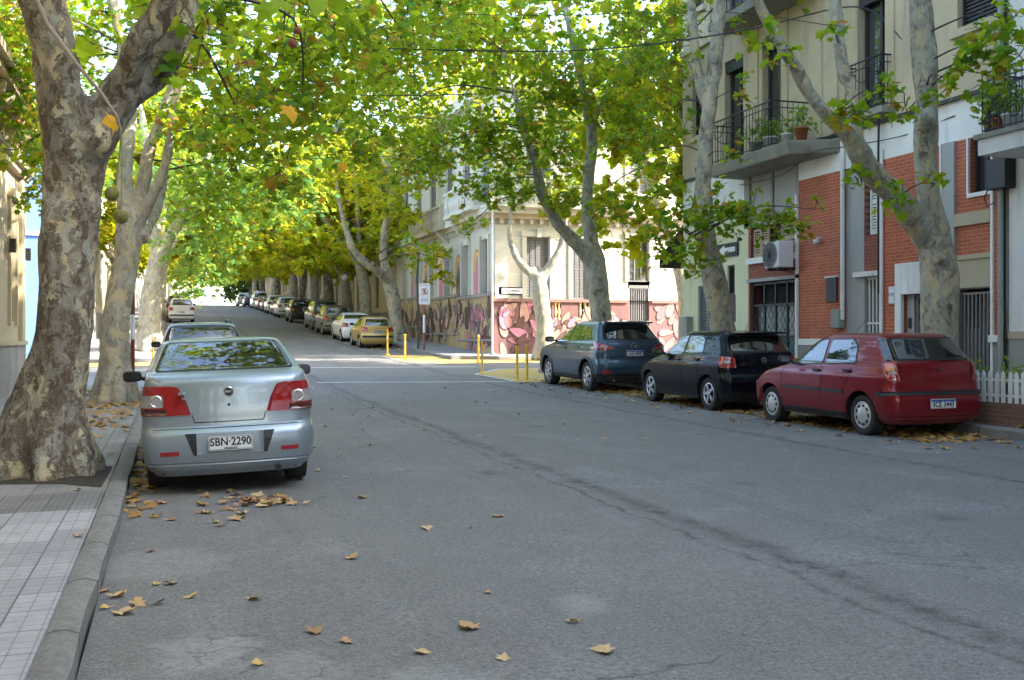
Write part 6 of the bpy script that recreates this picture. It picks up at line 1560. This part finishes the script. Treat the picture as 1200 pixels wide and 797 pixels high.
for i, (s_, x, y, lb) in enumerate([
    (pR, 10.8, 68.5, 'grey plane trunk beside the olive car up the hill'), (pR, 10.7, 84, 'plane tree behind the black off-roader with the spare wheel'),
    (pR2, 10.7, 93, 'plane tree beside the white SUV up the hill'), (pR, 10.7, 102, 'plane tree next to the off-white estate car far up the hill'),
    (pR2, 10.7, 112, 'plane tree beside the wine red saloon far up the hill'), (pR, 10.7, 123, 'plane tree by the cream van far up the hill'),
    (pR2, 10.7, 134, 'plane tree beside the navy blue saloon near the crest'), (pR, 10.7, 148, 'last plane tree of the right row on the crest'),
    (pL, -1.0, 79, 'plane tree beside the beige van on the left'), (pL2, -1.0, 90, 'plane tree coloured sunlit yellow beside the grey saloon on the left'), (pL, -1.1, 101, 'plane tree far up the left kerb, fifth beyond the crossing'),
    (pL2, -1.0, 113, 'plane tree coloured sunlit yellow far up the left kerb, sixth beyond the crossing'), (pL, -.6, 172, 'plane tree just beyond the crest on the left'), (pL2, -.8, 196, 'plane tree coloured sunlit yellow beyond the crest on the left'), (pR2, 10.6, 180, 'plane tree just beyond the crest on the right'), (pL, -1.0, 126, 'plane tree near the crest on the left kerb'), (pL2, -1.0, 142, 'last plane tree of the left row on the crest')]):
    copy_tree(s_, x+.25*math.sin(i*2.7), y+1.8*math.sin(i*1.9), lb, i*2.1, .86+.07*((i*3) % 5))
for i, (x, y, lb) in enumerate([(18, 29.2, 'added plane tree shading the crossing, behind the ochre house, only its crown showing'), (26, 29.2, 'second added plane tree shading the crossing, behind the ochre house'), (-1.1, -1.5, 'unseen plane tree beside the camera at the left kerb, added for shade and reflections'), (11.6, 2, 'unseen plane tree at the right kerb beside the camera, added for shade and reflections'), (11.6, -9, 'unseen plane tree behind the camera on the right, added for shade and reflections'), (-1.1, -12, 'unseen plane tree behind the camera on the left, added for shade and reflections')]):  # added trees: shade for the crossing, shade and reflections around the camera
    copy_tree(pR if x > 0 else pL, x, y, lb, 1.3*i, 1.0)
far_l = [((c[0].x, c[0].y, c[0].z), c[1], c[2]) for c in [(PX(u_, v_, D), r_, n_) for u_, v_, D, r_, n_ in [(218, 300, 180, 5, 700), (222, 326, 180, 3, 300), (300, 300, 190, 5, 700), (285, 325, 190, 4, 600), (318, 330, 190, 4, 600), (268, 305, 195, 4.5, 600), (345, 320, 185, 5, 700), (245, 295, 190, 4.5, 600), (285, 345, 190, 2.5, 250), (310, 348, 190, 2.6, 300)]]]
tree('plane_tree', 'leafy tree closing the street view beyond the crest', [([(11.5, 186, 5.5), (11.3, 186, 9), (10, 186, 13)], [.4, .3, .15])], far_l, M['barkC'], M['leafSun'], .42, simple=True, seed=51, roots=False)
# dark evergreen on the crest
tree('evergreen_tree', 'dark evergreen tree on the crest behind the farthest parked cars', [([(10.8, 158, 6.2), (10.8, 158, 9)], [.3, .2])], [((8.2+1.7*i, 158+i, 8.6+.9*(i % 2)), 2.0, 700) for i in range(5)]+[((6.6, 162, 11), 2.2, 600), ((8, 162, 12), 2.4, 600), ((5, 170, 12.5), 2.4, 600)], M['barkA'], M['leafD'], .4, simple=True, seed=40, group='trees on the crest')
# ------------------------------------------------------------------ street furniture and small things
def post(u_, v_, label, h=.75):
    p = gpt(u_, v_); z = zg(p.x, p.y)+.008; r = empty('bollard', (p.x, p.y, z), label=label, cat='bollard', group='yellow lane posts at the crossing')
    MB().lathe([(.001,0),(.11,0),(.11,.02),(.09,.035),(.05,.05)], (0,0,0), 'z', 16).build('base', M['yellow'], r)
    o = MB().lathe([(.045,.04),(.05,.06),(.038,.10),(.036,h-.06),(.042,h-.05),(.042,h-.01),(.02,h),(.001,h)], (0,0,0), 'z', 14).build('post', M['yellow'], r, True)
    MB().lathe([(.0375,h*.62),(.0395,h*.63),(.0395,h*.72),(.0375,h*.73)], (0,0,0), 'z', 14).build('reflective_band', flat('band_pale', (.6,.5,.25), .4), r)
post(454, 416.5, 'yellow lane post at the outer corner of the far bay, before the mustard hatchback', 1.05)
post(469.5, 413.5, 'yellow lane post behind the outer pair of the far bay, nearest the mustard hatchback', 1.05)
post(474.5, 423.5, 'yellow lane post of the far bay nearest the camera, left of the traffic sign', 1.0)
post(560.5, 425.5, 'yellow lane post alone at the kerb below the mural', 1.0)
post(565, 438.5, 'yellow lane post at the far corner of the near bay', .98)
post(606, 446.5, 'yellow lane post of the near bay, left of the pair beside the blue SUV', .95)
post(617.5, 448, 'yellow lane post of the near bay closest to the blue SUV', 1.0)
post(179, 430, 'yellow post at the left kerb beside the striped pole', .95)
# no-parking sign on a rusty pole
p = PX(497, 408, 45.5); p.z = zg(p.x, p.y)+SW
M['rust'] = flat('rusty_steel', (.22,.10,.06), .8, var=.5, scale=12); M['signwhite'] = flat('sign_white', (.70,.74,.80), .35); M['signred'] = flat('sign_red', (.55,.03,.03), .4); M['signblack'] = M['ink']
r = empty('traffic_sign', p, label='white no parking sign with a red ring on a rusty painted pole', cat='sign')
MB().tube([(0,0,0),(0,0,3.0)], .05, 8).build('pole', M['rust'], r); MB().tube([(0,0,.75),(0,0,1.5)], .054, 8).build('white_band', M['signwhite'], r)
pl_ = MB().prism(rounded([(-.24,1.95),(.24,1.95),(.24,2.85),(-.24,2.85)], .04), .02, lambda a, b, d: (a, -.06-d, b)).build('sign_plate', M['signwhite'], r)
MB().lathe([(.15,-.084),(.15,-.086),(.128,-.086),(.128,-.084)], (0,0,2.5), 'y', 24).build('ring', M['signred'], pl_)
text_obj('lettering', 'E', .24, Matrix.Translation((0,-.084,2.5)) @ FACE_BACK, M['ink'], pl_, bold=.006)
mb = MB(); mb.tube([(-.11,-.088,2.61),(.11,-.088,2.39)], .014, 5); mb.build('slash', M['signred'], pl_)
text_obj('lettering', 'ESTACIONAR', .055, Matrix.Translation((0,-.083,2.78)) @ FACE_BACK, M['ink'], pl_); text_obj('lettering', 'LUN A VIE\n8 a 18 hs', .075, Matrix.Translation((0,-.083,2.13)) @ FACE_BACK, M['ink'], pl_)
p2 = PX(490, 405, 46.5); p2.z = zg(p2.x, p2.y)+SW
sap = empty('young_tree', p2, label='thin sapling trunk beside the no parking sign', cat='tree'); MB().tube([(0,0,0),(.03,0,1.5),(-.05,0,3.0),(.02,0,4.2)], [.05,.045,.04,.02], 7).build('trunk', M['twig'], sap)
pos, T_ = spray_points((0,0,4.6), 1.2, 160, RNG); mkobj('crown', leaf_mesh('crown', pos.astype(np.float32), np.full(len(pos), .18, np.float32), RNG, M['leafG']), None, sap)
# pale pole at the mural corner
p = PX(577, 413.5, 42.2); p.z = zg(p.x, p.y)+SW
r = empty('street_pole', p, label='thin white pole at the corner of the mural house', cat='pole'); MB().tube([(0,0,0),(0,0,6.5)], [.04,.03], 10).build('shaft', M['signwhite'], r); MB().lathe([(.10,0),(.10,.05),(.06,.12)], (0,0,0), 'z', 12).build('base', M['greybox'], r)
# street name plate on the corner
fx0, fx1 = faceX(584, 41.2), faceX(613, 41.2); zz = faceZ(598, 341, 41.2)
r = empty('street_sign', (fx0, 41.2, zz), label='street name plate on the white wall above the mural', cat='sign')
MB().box(0, fx1-fx0, -.06, -.01, -.16, .16).build('sign_plate', M['iron'], r); MB().box(.12, fx1-fx0-.06, -.075, -.06, -.11, .11).build('name_field', M['signwhite'], r)
text_obj('lettering', 'MALDONADO', .13, Matrix.Translation(((fx1-fx0)/2+.03, -.078, 0)) @ FACE_BACK, M['ink'], r, sx=.85)
# one way arrow on the pale wall
y0, y1 = wallY(866), wallY(842); zc_ = wallZ(855, 293)
r = empty('one_way_sign', (WR, y0, zc_), label='one way sign with a white arrow on the pale yellow wall', cat='sign'); L_ = y1-y0; h_ = .17
MB().box(-.05, -.01, 0, L_, -h_, h_).build('sign_plate', M['iron'], r)
MB().prism([(.10,-.06),(L_-.40,-.06),(L_-.40,-.13),(L_-.08,0),(L_-.40,.13),(L_-.40,.06),(.10,.06)], .004, lambda a, b, d: (-.052-d, a, b)).build('arrow', M['signwhite'], r)
# red and white striped pole at the left
p = PX(155.5, 436, 25.5); p.z = zg(p.x, p.y)+SW
r = empty('striped_pole', p, label='red and white banded pole behind the second plane tree on the left', cat='pole')
hh_ = [0, 1.15, 1.75, 2.9, 3.6]
for i in range(4): MB().tube([(0,0,hh_[i]),(0,0,hh_[i+1])], .05, 10).build('band', M['signwhite'] if i % 2 else flat('pole_red', (.16,.045,.03), .6), r)
# street lamps hung on arms
def lamp(u_, v_, D, label):
    p = PX(u_, v_, D); r = empty('street_lamp', p, label=label, cat='lamp')
    MB().lathe([(.001,-.20),(.12,-.18),(.20,-.06),(.19,.04),(.08,.12),(.05,.18)], (0,0,0), 'z', 16).build('shade', M['signwhite'], r, True)
    MB().tube([(0,0,.15),(1.1,.2,.42),(3.2,.5,.5)], .03, 6).build('arm', M['greybox'], r)
lamp(397, 148, 30, 'white street lamp on a long arm among the leaves over the street'); lamp(404, 325, 64, 'small round lamp beside the tree trunks up the hill')
# air conditioner
ya, yb_ = wallY(913.5, 12.9), wallY(897, 12.9); z0, z1 = wallZ(905, 314, 12.9), wallZ(905, 283, 12.9)
r = empty('air_conditioner', (WR, ya, z0), label='white air conditioner outdoor unit hung on the brick wall above the lattice gate', cat='air conditioner'); L_ = yb_-ya
H_ = z1-z0; add_bevel(MB().box(-.52, -.14, 0, L_, 0, H_).build('casing', M['white'], r), .02)
MB().lathe([(.30,-.525),(.30,-.535),(.27,-.535),(.27,-.53),(.001,-.53)], (0, L_*.62, H_*.5), 'x', 28).build('fan_grille', M['greywin'], r)
mb = MB()
for k in range(6): mb.tube([(-.54, L_*.62+math.cos(k*math.pi/6)*.27, H_*.5+math.sin(k*math.pi/6)*.27), (-.54, L_*.62-math.cos(k*math.pi/6)*.27, H_*.5-math.sin(k*math.pi/6)*.27)], .006, 4)
for q in (.08, .16, .23): mb.tube([(-.54, L_*.62+math.cos(a)*q, H_*.5+math.sin(a)*q) for a in [i*math.pi/10 for i in range(21)]], .005, 4)
mb.build('fan_guard', M['iron'], r); MB().box(-.50, 0, .06, .12, -.05, 0).box(-.50, 0, L_-.12, L_-.06, -.05, 0).build('wall_bracket', M['iron'], r)
# camera on the wall
yy = wallY(962); r = empty('security_camera', (WR, yy, wallZ(962, 281)), label='small white security camera on the brick pier', cat='camera')
MB().lathe([(.001,-.10),(.06,-.09),(.07,-.02),(.07,.0)], (-.12,0,0), 'z', 14).build('housing', M['white'], r, True); MB().tube([(0,0,.05),(-.12,0,.03)], .02, 6).build('arm', M['white'], r)
MB().lathe([(.035,-.11),(.001,-.115)], (-.12,0,0), 'z', 12).build('lens', M['glass'], r)
# black junction box under the right balcony and its cables
yj = wallY(1172, 13.2); r = empty('junction_box', (13.3, yj, 4.0), label='black cable junction box under the white balcony at the right edge', cat='box')
add_bevel(MB().box(-.20, .08, -.22, .22, 0, .52).build('casing', M['black'], r), .02); MB().tube([(-.1,.24,.1),(-.12,.34,-.1),(-.1,.30,-.25),(-.05,.18,-.2)], .012, 6).build('cable_loop', M['black'], r)
# planter with a low brick wall and white pickets at the right kerb
pA, pB = (11.05, 12.2), (12.3, 16.3)
M['kerbbrick'] = brick_mat('planter_brick', (.20,.10,.07), (.14,.085,.065), (.22,.19,.16))
z0 = zg(11.5, 14)+SW
r = empty('tree_planter', (11.05, 13.3, z0), label='low brick planter with a white picket fence and small plants behind the dark red hatchback', cat='planter')
x0, x1, y0, y1 = 0, 1.35, -2.6, 3.2
b_ = MB(); b_.box(x0, x0+.14, y0, y1, -.1, .30); b_.box(x1-.14, x1, y0, y1, -.1, .30); b_.box(x0+.14, x1-.14, y0, y0+.14, -.1, .30); b_.box(x0+.14, x1-.14, y1-.14, y1, -.1, .30); b_.build('brick_edge', M['kerbbrick'], r)
MB().box(x0+.14, x1-.14, y0+.14, y1-.14, -.1, .22).build('soil', M['soil'], r)
fm = MB(); rr_ = random.Random(3)
def picket(x, y, along):
    w_ = .035; h = .46+rr_.uniform(-.02, .02); t_ = rr_.uniform(-.012, .012)
    if along == 'y': fm.prism([(y-w_,.28),(y+w_,.28),(y+w_+t_,.28+h-.05),(y+t_,.28+h),(y-w_+t_,.28+h-.05)], .016, lambda p, q, d: (x-d, p, q))
    else: fm.prism([(x-w_,.28),(x+w_,.28),(x+w_+t_,.28+h-.05),(x+t_,.28+h),(x-w_+t_,.28+h-.05)], .016, lambda p, q, d: (p, y-d, q))
k = y0+.08
while k < y1: picket(x0+.07, k, 'y'); k += .125
k = x0+.12
while k < x1: picket(k, y0+.07, 'x'); k += .125
for z in (.38, .60): fm.box(x0+.07, x0+.085, y0+.05, y1-.05, z, z+.035); fm.box(x0+.05, x1-.05, y0+.072, y0+.088, z, z+.035)
fm.build('picket_fence', M['white'], r)
pos = np.concatenate([spray_points((.5+rr_.uniform(-.3,.3), -2.3+i*.55, .55+rr_.uniform(0,.25)), .26, 36, RNG, 6)[0] for i in range(9)])
mkobj('foliage', leaf_mesh('foliage', pos.astype(np.float32), np.full(len(pos), .08, np.float32), RNG, M['leafB'], True), None, r)
# potted plants on the balconies
def pot(x, y, z, label, c=(.30,.10,.05), s=1.0, n=60, m='leafB'):
    r = empty('potted_plant', (x, y, z), label=label, cat='plant', group='potted plants on the balconies')
    MB().lathe([(.001,0),(.09*s,0),(.13*s,.2*s),(.145*s,.2*s),(.145*s,.23*s),(.12*s,.22*s),(.001,.2*s)], (0,0,0), 'z', 14).build('pot', flat('pot_clay', c, .7), r, True)
    pos, _ = spray_points((0,0,.42*s), .24*s, n, RNG, 6); mkobj('foliage', leaf_mesh('foliage', pos.astype(np.float32), np.full(len(pos), .09*s, np.float32), RNG, M[m], True), None, r)
yy = wallY(928, 12.9)
pot(12.72, wallY(938, 12.7), 5.71, 'clay pot on the left balcony, nearest the pale limb', s=1.15); pot(12.72, wallY(922, 12.7), 5.71, 'white pot on the left balcony beside the clay pot', (.6,.6,.58)); pot(12.70, wallY(903, 12.7), 5.71, 'leafy plant on the left balcony in front of its dark door', (.5,.5,.48), 1.2, 110); pot(12.70, wallY(886, 12.7), 5.71, 'plant at the far end of the left balcony', (.3,.28,.25), 1.2, 90)
pot(12.68, wallY(1186, 12.7), 4.81, 'plant in a white pot on the right edge balcony', (.65,.66,.7), 1.1, 80); pot(12.68, wallY(1172, 12.7), 4.81, 'clay pot on the right edge balcony beside the white pot', (.5,.12,.06), 1.0, 60); pot(12.9, wallY(1160, 12.8), 4.81, 'dark leafy plant at the corner of the right edge balcony', (.1,.1,.1), 1.5, 130)
# creeper on the bracketed cornice at the left
pos, _ = spray_points(tuple(PX(17, 182, 25.5)), (.35,.5,.55), 260, RNG, 7); o = mkobj('creeper', leaf_mesh('creeper', (pos).astype(np.float32), np.full(len(pos), .07, np.float32), RNG, M['leafD'], True)); tag(o, 'dark green creeper hanging from the stone cornice at the left edge', 'plant')
# floodlight on the cornice
p = PX(27, 140, 24.8); r = empty('floodlight', p, label='black floodlight on the stone cornice at the left edge', cat='lamp'); add_bevel(MB().box(-.14,.14,-.1,.1,-.16,.16).build('housing', M['black'], r), .02); MB().tube([(0,0,-.1),(-.25,0,-.3)], .02, 6).build('arm', M['black'], r)
# cables
def cable(pts, rad, label, sag=.0, m='iron'):
    pts = [Vector(p) for p in pts]; q, r_ = limb_pts(pts, [rad]*len(pts), 8, 0); o = MB().tube(q, r_, 5).build('overhead_cable', M[m]); tag(o, label, 'cable', 'cables strung over the street')
cable([(WL, 26.3, 7.6), PX(180, 88, 25), PX(320, 104, 24), PX(440, 57, 23.5) if False else PX(440, 112, 23), PX(560, 110, 23)], .012, 'black cable running from the left cornice into the leaves')
cable([PX(150, 20, 24), PX(320, 44, 23.5), PX(440, 56, 23), PX(640, 60, 22.5), PX(760, 52, 22), PX(880, 34, 21.6), PX(1004, 8, 21.4), (WR, wallY(1060), 7.2)], .016, 'thick black cable sweeping across the street in front of the leaves')
cable([PX(200, 5, 27), PX(440, 14, 26.5), PX(640, 18, 26), PX(840, 14, 25), (WR, wallY(990), 8.0)], .010, 'thin cable across the street near the top of the photo')
cable([(WL, 28, 4.9), PX(120, 178, 26), PX(250, 190, 28), PX(420, 184, 30), PX(560, 186, 34), PX(700, 200, 40)], .010, 'thin cable crossing low through the leaves towards the white house')
cable([PX(27, 168, 24.8)-Vector((.1,0,0)), PX(10, 166, 24.6), PX(60, 172, 22), PX(95, 178, 15), PX(99, 182, 11.4)], .012, 'cable from the left cornice to the massive trunk')
cable([(WR-.03, wallY(868), 5.3), PX(915, 205, 22.8), PX(955, 178, 21.8), PX(990, 172, 21), (WR-.02, wallY(1060), 5.4), (WR-.02, wallY(1120), 5.5)], .011, 'cable sagging along the white band of the brick house', m='black')
cable([(WR-.09, wallY(1034), 2.4), (WR-.10, wallY(1034.5), 5.2), (WR-.08, wallY(1036), 7.0)], .025, 'black cable running up the white downpipe of the brick house', m='black')
for k, (a, b) in enumerate(((1183.5, 1.2), (1185.5, 1.3))): cable([(WR-.10, wallY(a), .4), (WR-.12, wallY(a)+.02, 3), (WR-.10, wallY(a), 8)], .022, ('black vertical cable beside the white pipe at the right edge', 'second vertical cable, closer to the white house at the right edge')[k], m='black')
# seed balls and the amber leaf hanging near the camera at the left
r = empty('hanging_seed_balls', PX(100, 30, 6.5), label='pair of green plane seed balls on long stalks hanging before the near trunk', cat='seed balls'); o0 = PX(100, 30, 6.5)
def rel(u_, v_, D): return PX(u_, v_, D)-o0
mb = MB(); mb.tube([rel(30, -30, 6.5), rel(55, 28, 6.5), rel(90, 75, 6.5), rel(118, 108, 6.5), rel(138, 138, 6.5), rel(142, 155, 6.5)], [.018, .014, .012, .010, .008, .007], 6)
mb.build('twig', flat('twig_grey', (.28,.22,.18), .8), r)
mb = MB(); mb.tube([rel(142, 153, 6.5), rel(140, 180, 6.5), rel(136, 218, 6.5)], .005, 5); mb.tube([rel(142, 155, 6.5), rel(143, 190, 6.5), rel(142, 246, 6.5)], .005, 5); mb.build('stalk', flat('stalk_green', (.22,.26,.10), .7), r)
M['ball'] = flat('seed_ball', (.30,.28,.08), .9, var=.35, scale=90, bump=1)
for u_, v_ in ((131, 227), (142, 254)):
    bm = bmesh.new(); bmesh.ops.create_icosphere(bm, subdivisions=4, radius=.043)
    for v in bm.verts: v.co *= 1+.06*noise.noise(v.co*130)
    me = bpy.data.meshes.new('ball'); bm.to_mesh(me); bm.free(); me.transform(Matrix.Translation(rel(u_, v_, 6.5))); mkobj('ball', me, M['ball'], r, True)
def one_leaf(name, pos, size, m, label, nrm=(0,-1,.2), ang=0, group=None, cat='leaf'):
    v = [Vector(a) for a in LF]; n = Vector(nrm).normalized(); t_ = n.orthogonal().normalized(); t_ = Matrix.Rotation(ang, 3, n) @ t_; b_ = n.cross(t_)
    k = len(v)-1; o = pydata(name, [b_*a.x*size+t_*a.y*size+n*a.z*size*1.4 for a in v], [(i, (i+1)%k, k) for i in range(k)], m, None, False)
    o.location = pos; tag(o, label, cat, group); return o
M['amber_leaf'] = leafmat('amber_leaf', [(0, (.75,.30,.03)), (1, (.80,.42,.05))], .55)
one_leaf('hanging_leaf', PX(132, 143, 6.45), .13, M['amber_leaf'], 'glowing amber leaf hanging on the grey twig before the near trunk', (.9,-.8,.3), 2.6)
# bright leaves and seed balls dangling at the top, close to the lens
r = empty('hanging_seed_balls', PX(345, 0, 5), label='small pair of reddish seed balls dangling at the top of the photo', cat='seed balls'); o0 = PX(345, 0, 5)
mb = MB(); mb.tube([rel(346, -60, 5), rel(346, 0, 5), rel(344, 48, 5)], .004, 5); mb.build('stalk', flat('stalk_brown', (.30,.20,.14), .7), r)
for u_, v_, s_ in ((349, 36, .018), (343, 51, .022)):
    bm = bmesh.new(); bmesh.ops.create_icosphere(bm, subdivisions=3, radius=s_); me = bpy.data.meshes.new('ball'); bm.to_mesh(me); bm.free(); me.transform(Matrix.Translation(rel(u_, v_, 5))); mkobj('ball', me, flat('seed_ball_red', (.40,.16,.10), .9, scale=90, bump=1), r, True)
rl = np.random.default_rng(77)
for k, (u_, v_, D, s_) in enumerate([(330, 2, 5, .16), (372, -2, 5.1, .16), (395, 3, 5.2, .12), (100, 60, 6.6, .16), (340, 130, 9, .17), (383, 190, 11, .13), (400, 196, 11, .12), (355, 268, 16, .2), (378, 234, 13, .12), (290, 250, 13, .16), (206, 96, 9, .12), (310, 12, 6, .15)]):
    one_leaf('hanging_leaf', PX(u_, v_, D), s_, M['amber_leaf'] if k in (4, 6, 8) else M['leafG'], ['green leaf at the top edge, left of the dangling seed balls','green leaf at the top edge, right of the dangling seed balls','small green leaf at the top edge beside a bigger one','pale green leaf crossing the grey twig near the big fork','orange leaf hanging alone in the middle of the left foliage','small leaf above the street lamp height in the left foliage','small rusty leaf next to the green one in the left foliage','large green leaf hanging low over the street','small dark orange leaf low in the foliage over the street','green leaf hanging left of the low large one','green leaf beside the right fork of the massive trunk','green leaf near the top edge left of the seed balls'][k], tuple(rl.normal(size=3)*.5+np.array([0,-.8,.5])), rl.uniform(0, 6))

# fallen leaves
M['dryleaf'] = leafmat('dry_leaf', [(0, (.34,.17,.06)), (.4, (.46,.25,.09)), (.75, (.55,.33,.12)), (1, (.26,.12,.05))], .15)
def dry_mesh(seed):
    rr = random.Random(seed); v = []
    for i, (x, y) in enumerate(LOBE): d = math.hypot(x, y); c_ = 1-.35*max(0, math.sin(math.atan2(y, x)+seed*1.7)); v.append((x*rr.uniform(.7,1.15)*c_, y*rr.uniform(.75,1.1)*(.75+.25*math.cos(seed)), (.02+rr.uniform(.0,.28)*d+.16*d*d)*1.0+.02*math.sin(2*math.atan2(y, x)+seed)))
    v.append((0, 0, .04)); k = len(v)-1; me = bpy.data.meshes.new('fallen_leaf'); me.from_pydata(v, [], [(i, (i+1)%k, k) for i in range(k)]); me.materials.append(M['dryleaf']); return me
def dry_mat(i):
    c = [(.44,.27,.12),(.52,.36,.18),(.30,.17,.08),(.54,.36,.12),(.38,.19,.08)][i % 5]
    return flat('dry_leaf_%s' % 'abcde'[i % 5], c, .7, var=.25, scale=20)
DM = [dry_mat(i) for i in range(5)]; DMESH = []
for i in range(10):
    me = dry_mesh(i+1); me.materials.clear(); me.materials.append(DM[i % 5]); DMESH.append(me)
rd = random.Random(9)
def fallen(x, y, s, label, grp, dz=0):
    me = DMESH[rd.randrange(10)]; o = bpy.data.objects.new('fallen_leaf', me); COL.objects.link(o)
    z = zg(x, y)+dz; o.location = (x, y, z+.004); o.rotation_euler = (rd.uniform(-.25,.25), rd.uniform(-.25,.25), rd.uniform(0, 6.28)); o.scale = (s, s, s); tag(o, label, 'leaf', grp)
sal = [(370,741,.15,'pale five pointed leaf lying alone at the bottom of the road, left of centre'),(404,753,.10,'small curled leaf just right of the pale five pointed leaf'),(549,738,.15,'curled brown leaf alone near the bottom centre'),(492,766,.12,'brown leaf at the bottom edge left of the curled one'),(710,765,.15,'tan leaf alone at the bottom, rightmost of the near leaves'),(302,780,.11,'small leaf at the bottom edge left of centre'),(588,773,.09,'tiny leaf at the bottom edge, right of the curled brown leaf'),(671,730,.11,'small leaf above the rightmost tan leaf'),(299,703,.13,'leaf alone on the road below the silver car'),(412,655,.13,'leaf on the road, below the leaf beside the long crack'),(500,620,.15,'leaf lying in the middle of the left half of the road'),(583,606,.15,'wide flat leaf in the middle of the road'),(178,647,.13,'yellow leaf near the left kerb'),(552,619,.07,'tiny leaf between the two middle leaves'),(571,695,.07,'tiny leaf near the short crack'),(136,700,.17,'large brown leaf at the top of the kerb side pile'),(146,720,.18,'reddish brown leaf at the bottom of the kerb side pile'),(160,709,.15,'crumpled leaf in the middle of the kerb side pile'),(186,708,.13,'leaf at the right end of the kerb side pile'),(201,685,.12,'leaf above the kerb side pile'),(182,686,.10,'small leaf above the kerb side pile, next to the kerb'),(124,714,.11,'small leaf touching the kerb in the kerb side pile'),(125,693,.10,'upper small leaf against the kerb'),(223,701,.11,'thin pale leaf right of the kerb side pile'),(425,584,.16,'flat tan leaf right of the heap behind the silver car'),(373,552,.13,'leaf beside the right rear wheel of the silver car'),(405,560,.09,'small leaf on the road right of the silver car'),(430,562,.08,'tiny leaf right of the silver car'),(90,592,.14,'leaf on the grey tiles beside the near kerb'),(92,651,.12,'leaf on the lilac tiles')]
for u_, v_, s, lb in sal:
    p = gpt(u_, v_); onp = p.x < KL
    fallen(p.x, p.y, s*.88, lb, 'fallen plane leaves near the camera', (SW+.004) if onp else .0)
# the heap behind the silver car and scattered leaves
G1 = 'fallen leaves heaped behind the silver car'
for i in range(38):
    u_ = rd.gauss(308, 20); v_ = rd.gauss(589, 4.0); p = gpt(u_, v_); fallen(p.x, p.y, rd.uniform(.08, .15), 'dry brown leaf in the heap behind the silver car', G1, rd.uniform(0, .02))
for i in range(26):
    p = gpt(rd.uniform(160, 300), rd.gauss(592, 12)); 
    if p.x > KL+.03: fallen(p.x, p.y, rd.uniform(.08, .15), 'dry leaf scattered by the kerb behind the silver car', 'leaves scattered by the kerb behind the silver car')
for i in range(70):
    y = rd.uniform(13, 30); x = rd.choice([rd.uniform(-.3, 3.5), rd.uniform(3, 10)]); fallen(x, y, rd.uniform(.07, .13), 'small tan leaf scattered on the asphalt beyond the silver car', 'leaves scattered over the road beyond the silver car')
for i in range(150):
    y = rd.uniform(10.5, 27.5); x = 9.05 + abs(rd.gauss(0, .9)) - .35; x = min(x, KR-.03); fallen(x, y, rd.uniform(.08, .16), 'dry leaf lying around the parked cars at the right kerb', 'leaves around the cars at the right kerb')
def litter(name, label, xs, ys, n, dz, size, mesh_seed):
    rg = np.random.default_rng(mesh_seed); x = rg.uniform(*xs, n); y = rg.uniform(*ys, n); z = np.array([zg(a, b)+dz for a, b in zip(x, y)])+rg.uniform(.008, .035, n)
    me = leaf_mesh(name, np.stack([x, y, z], 1).astype(np.float32), rg.uniform(.7, 1.2, n).astype(np.float32)*size, rg, M['dryleaf'], False, 3.0); o = mkobj(name, me); tag(o, label, None, None, 'stuff'); return o
litter('leaf_litter', 'thick dry leaf litter under the cars in the right gutter', (9.5, KR-.02), (11.6, 28), 1500, 0, .11, 1)
litter('leaf_litter', 'dry leaf litter in the left gutter', (KL, KL+.28), (9.5, 30), 420, 0, .11, 2)
litter('leaf_litter', 'dry leaf litter on the left pavement around the second tree', (-2.4, KL-.2), (16.5, 27), 520, SW, .12, 3)
litter('leaf_litter', 'sparse leaves on the left pavement beside the near tree', (-3.2, KL-.2), (12.5, 17), 40, SW, .12, 6)
litter('leaf_litter', 'dry leaf litter on the right pavement', (KR+.2, 13.2), (9, 27), 500, SW, .11, 4)
litter('leaf_litter', 'fallen leaves along the kerbs up the hill', (8.4, KRF), (47, 120), 900, 0, .16, 5)
bpy.context.view_layer.update()
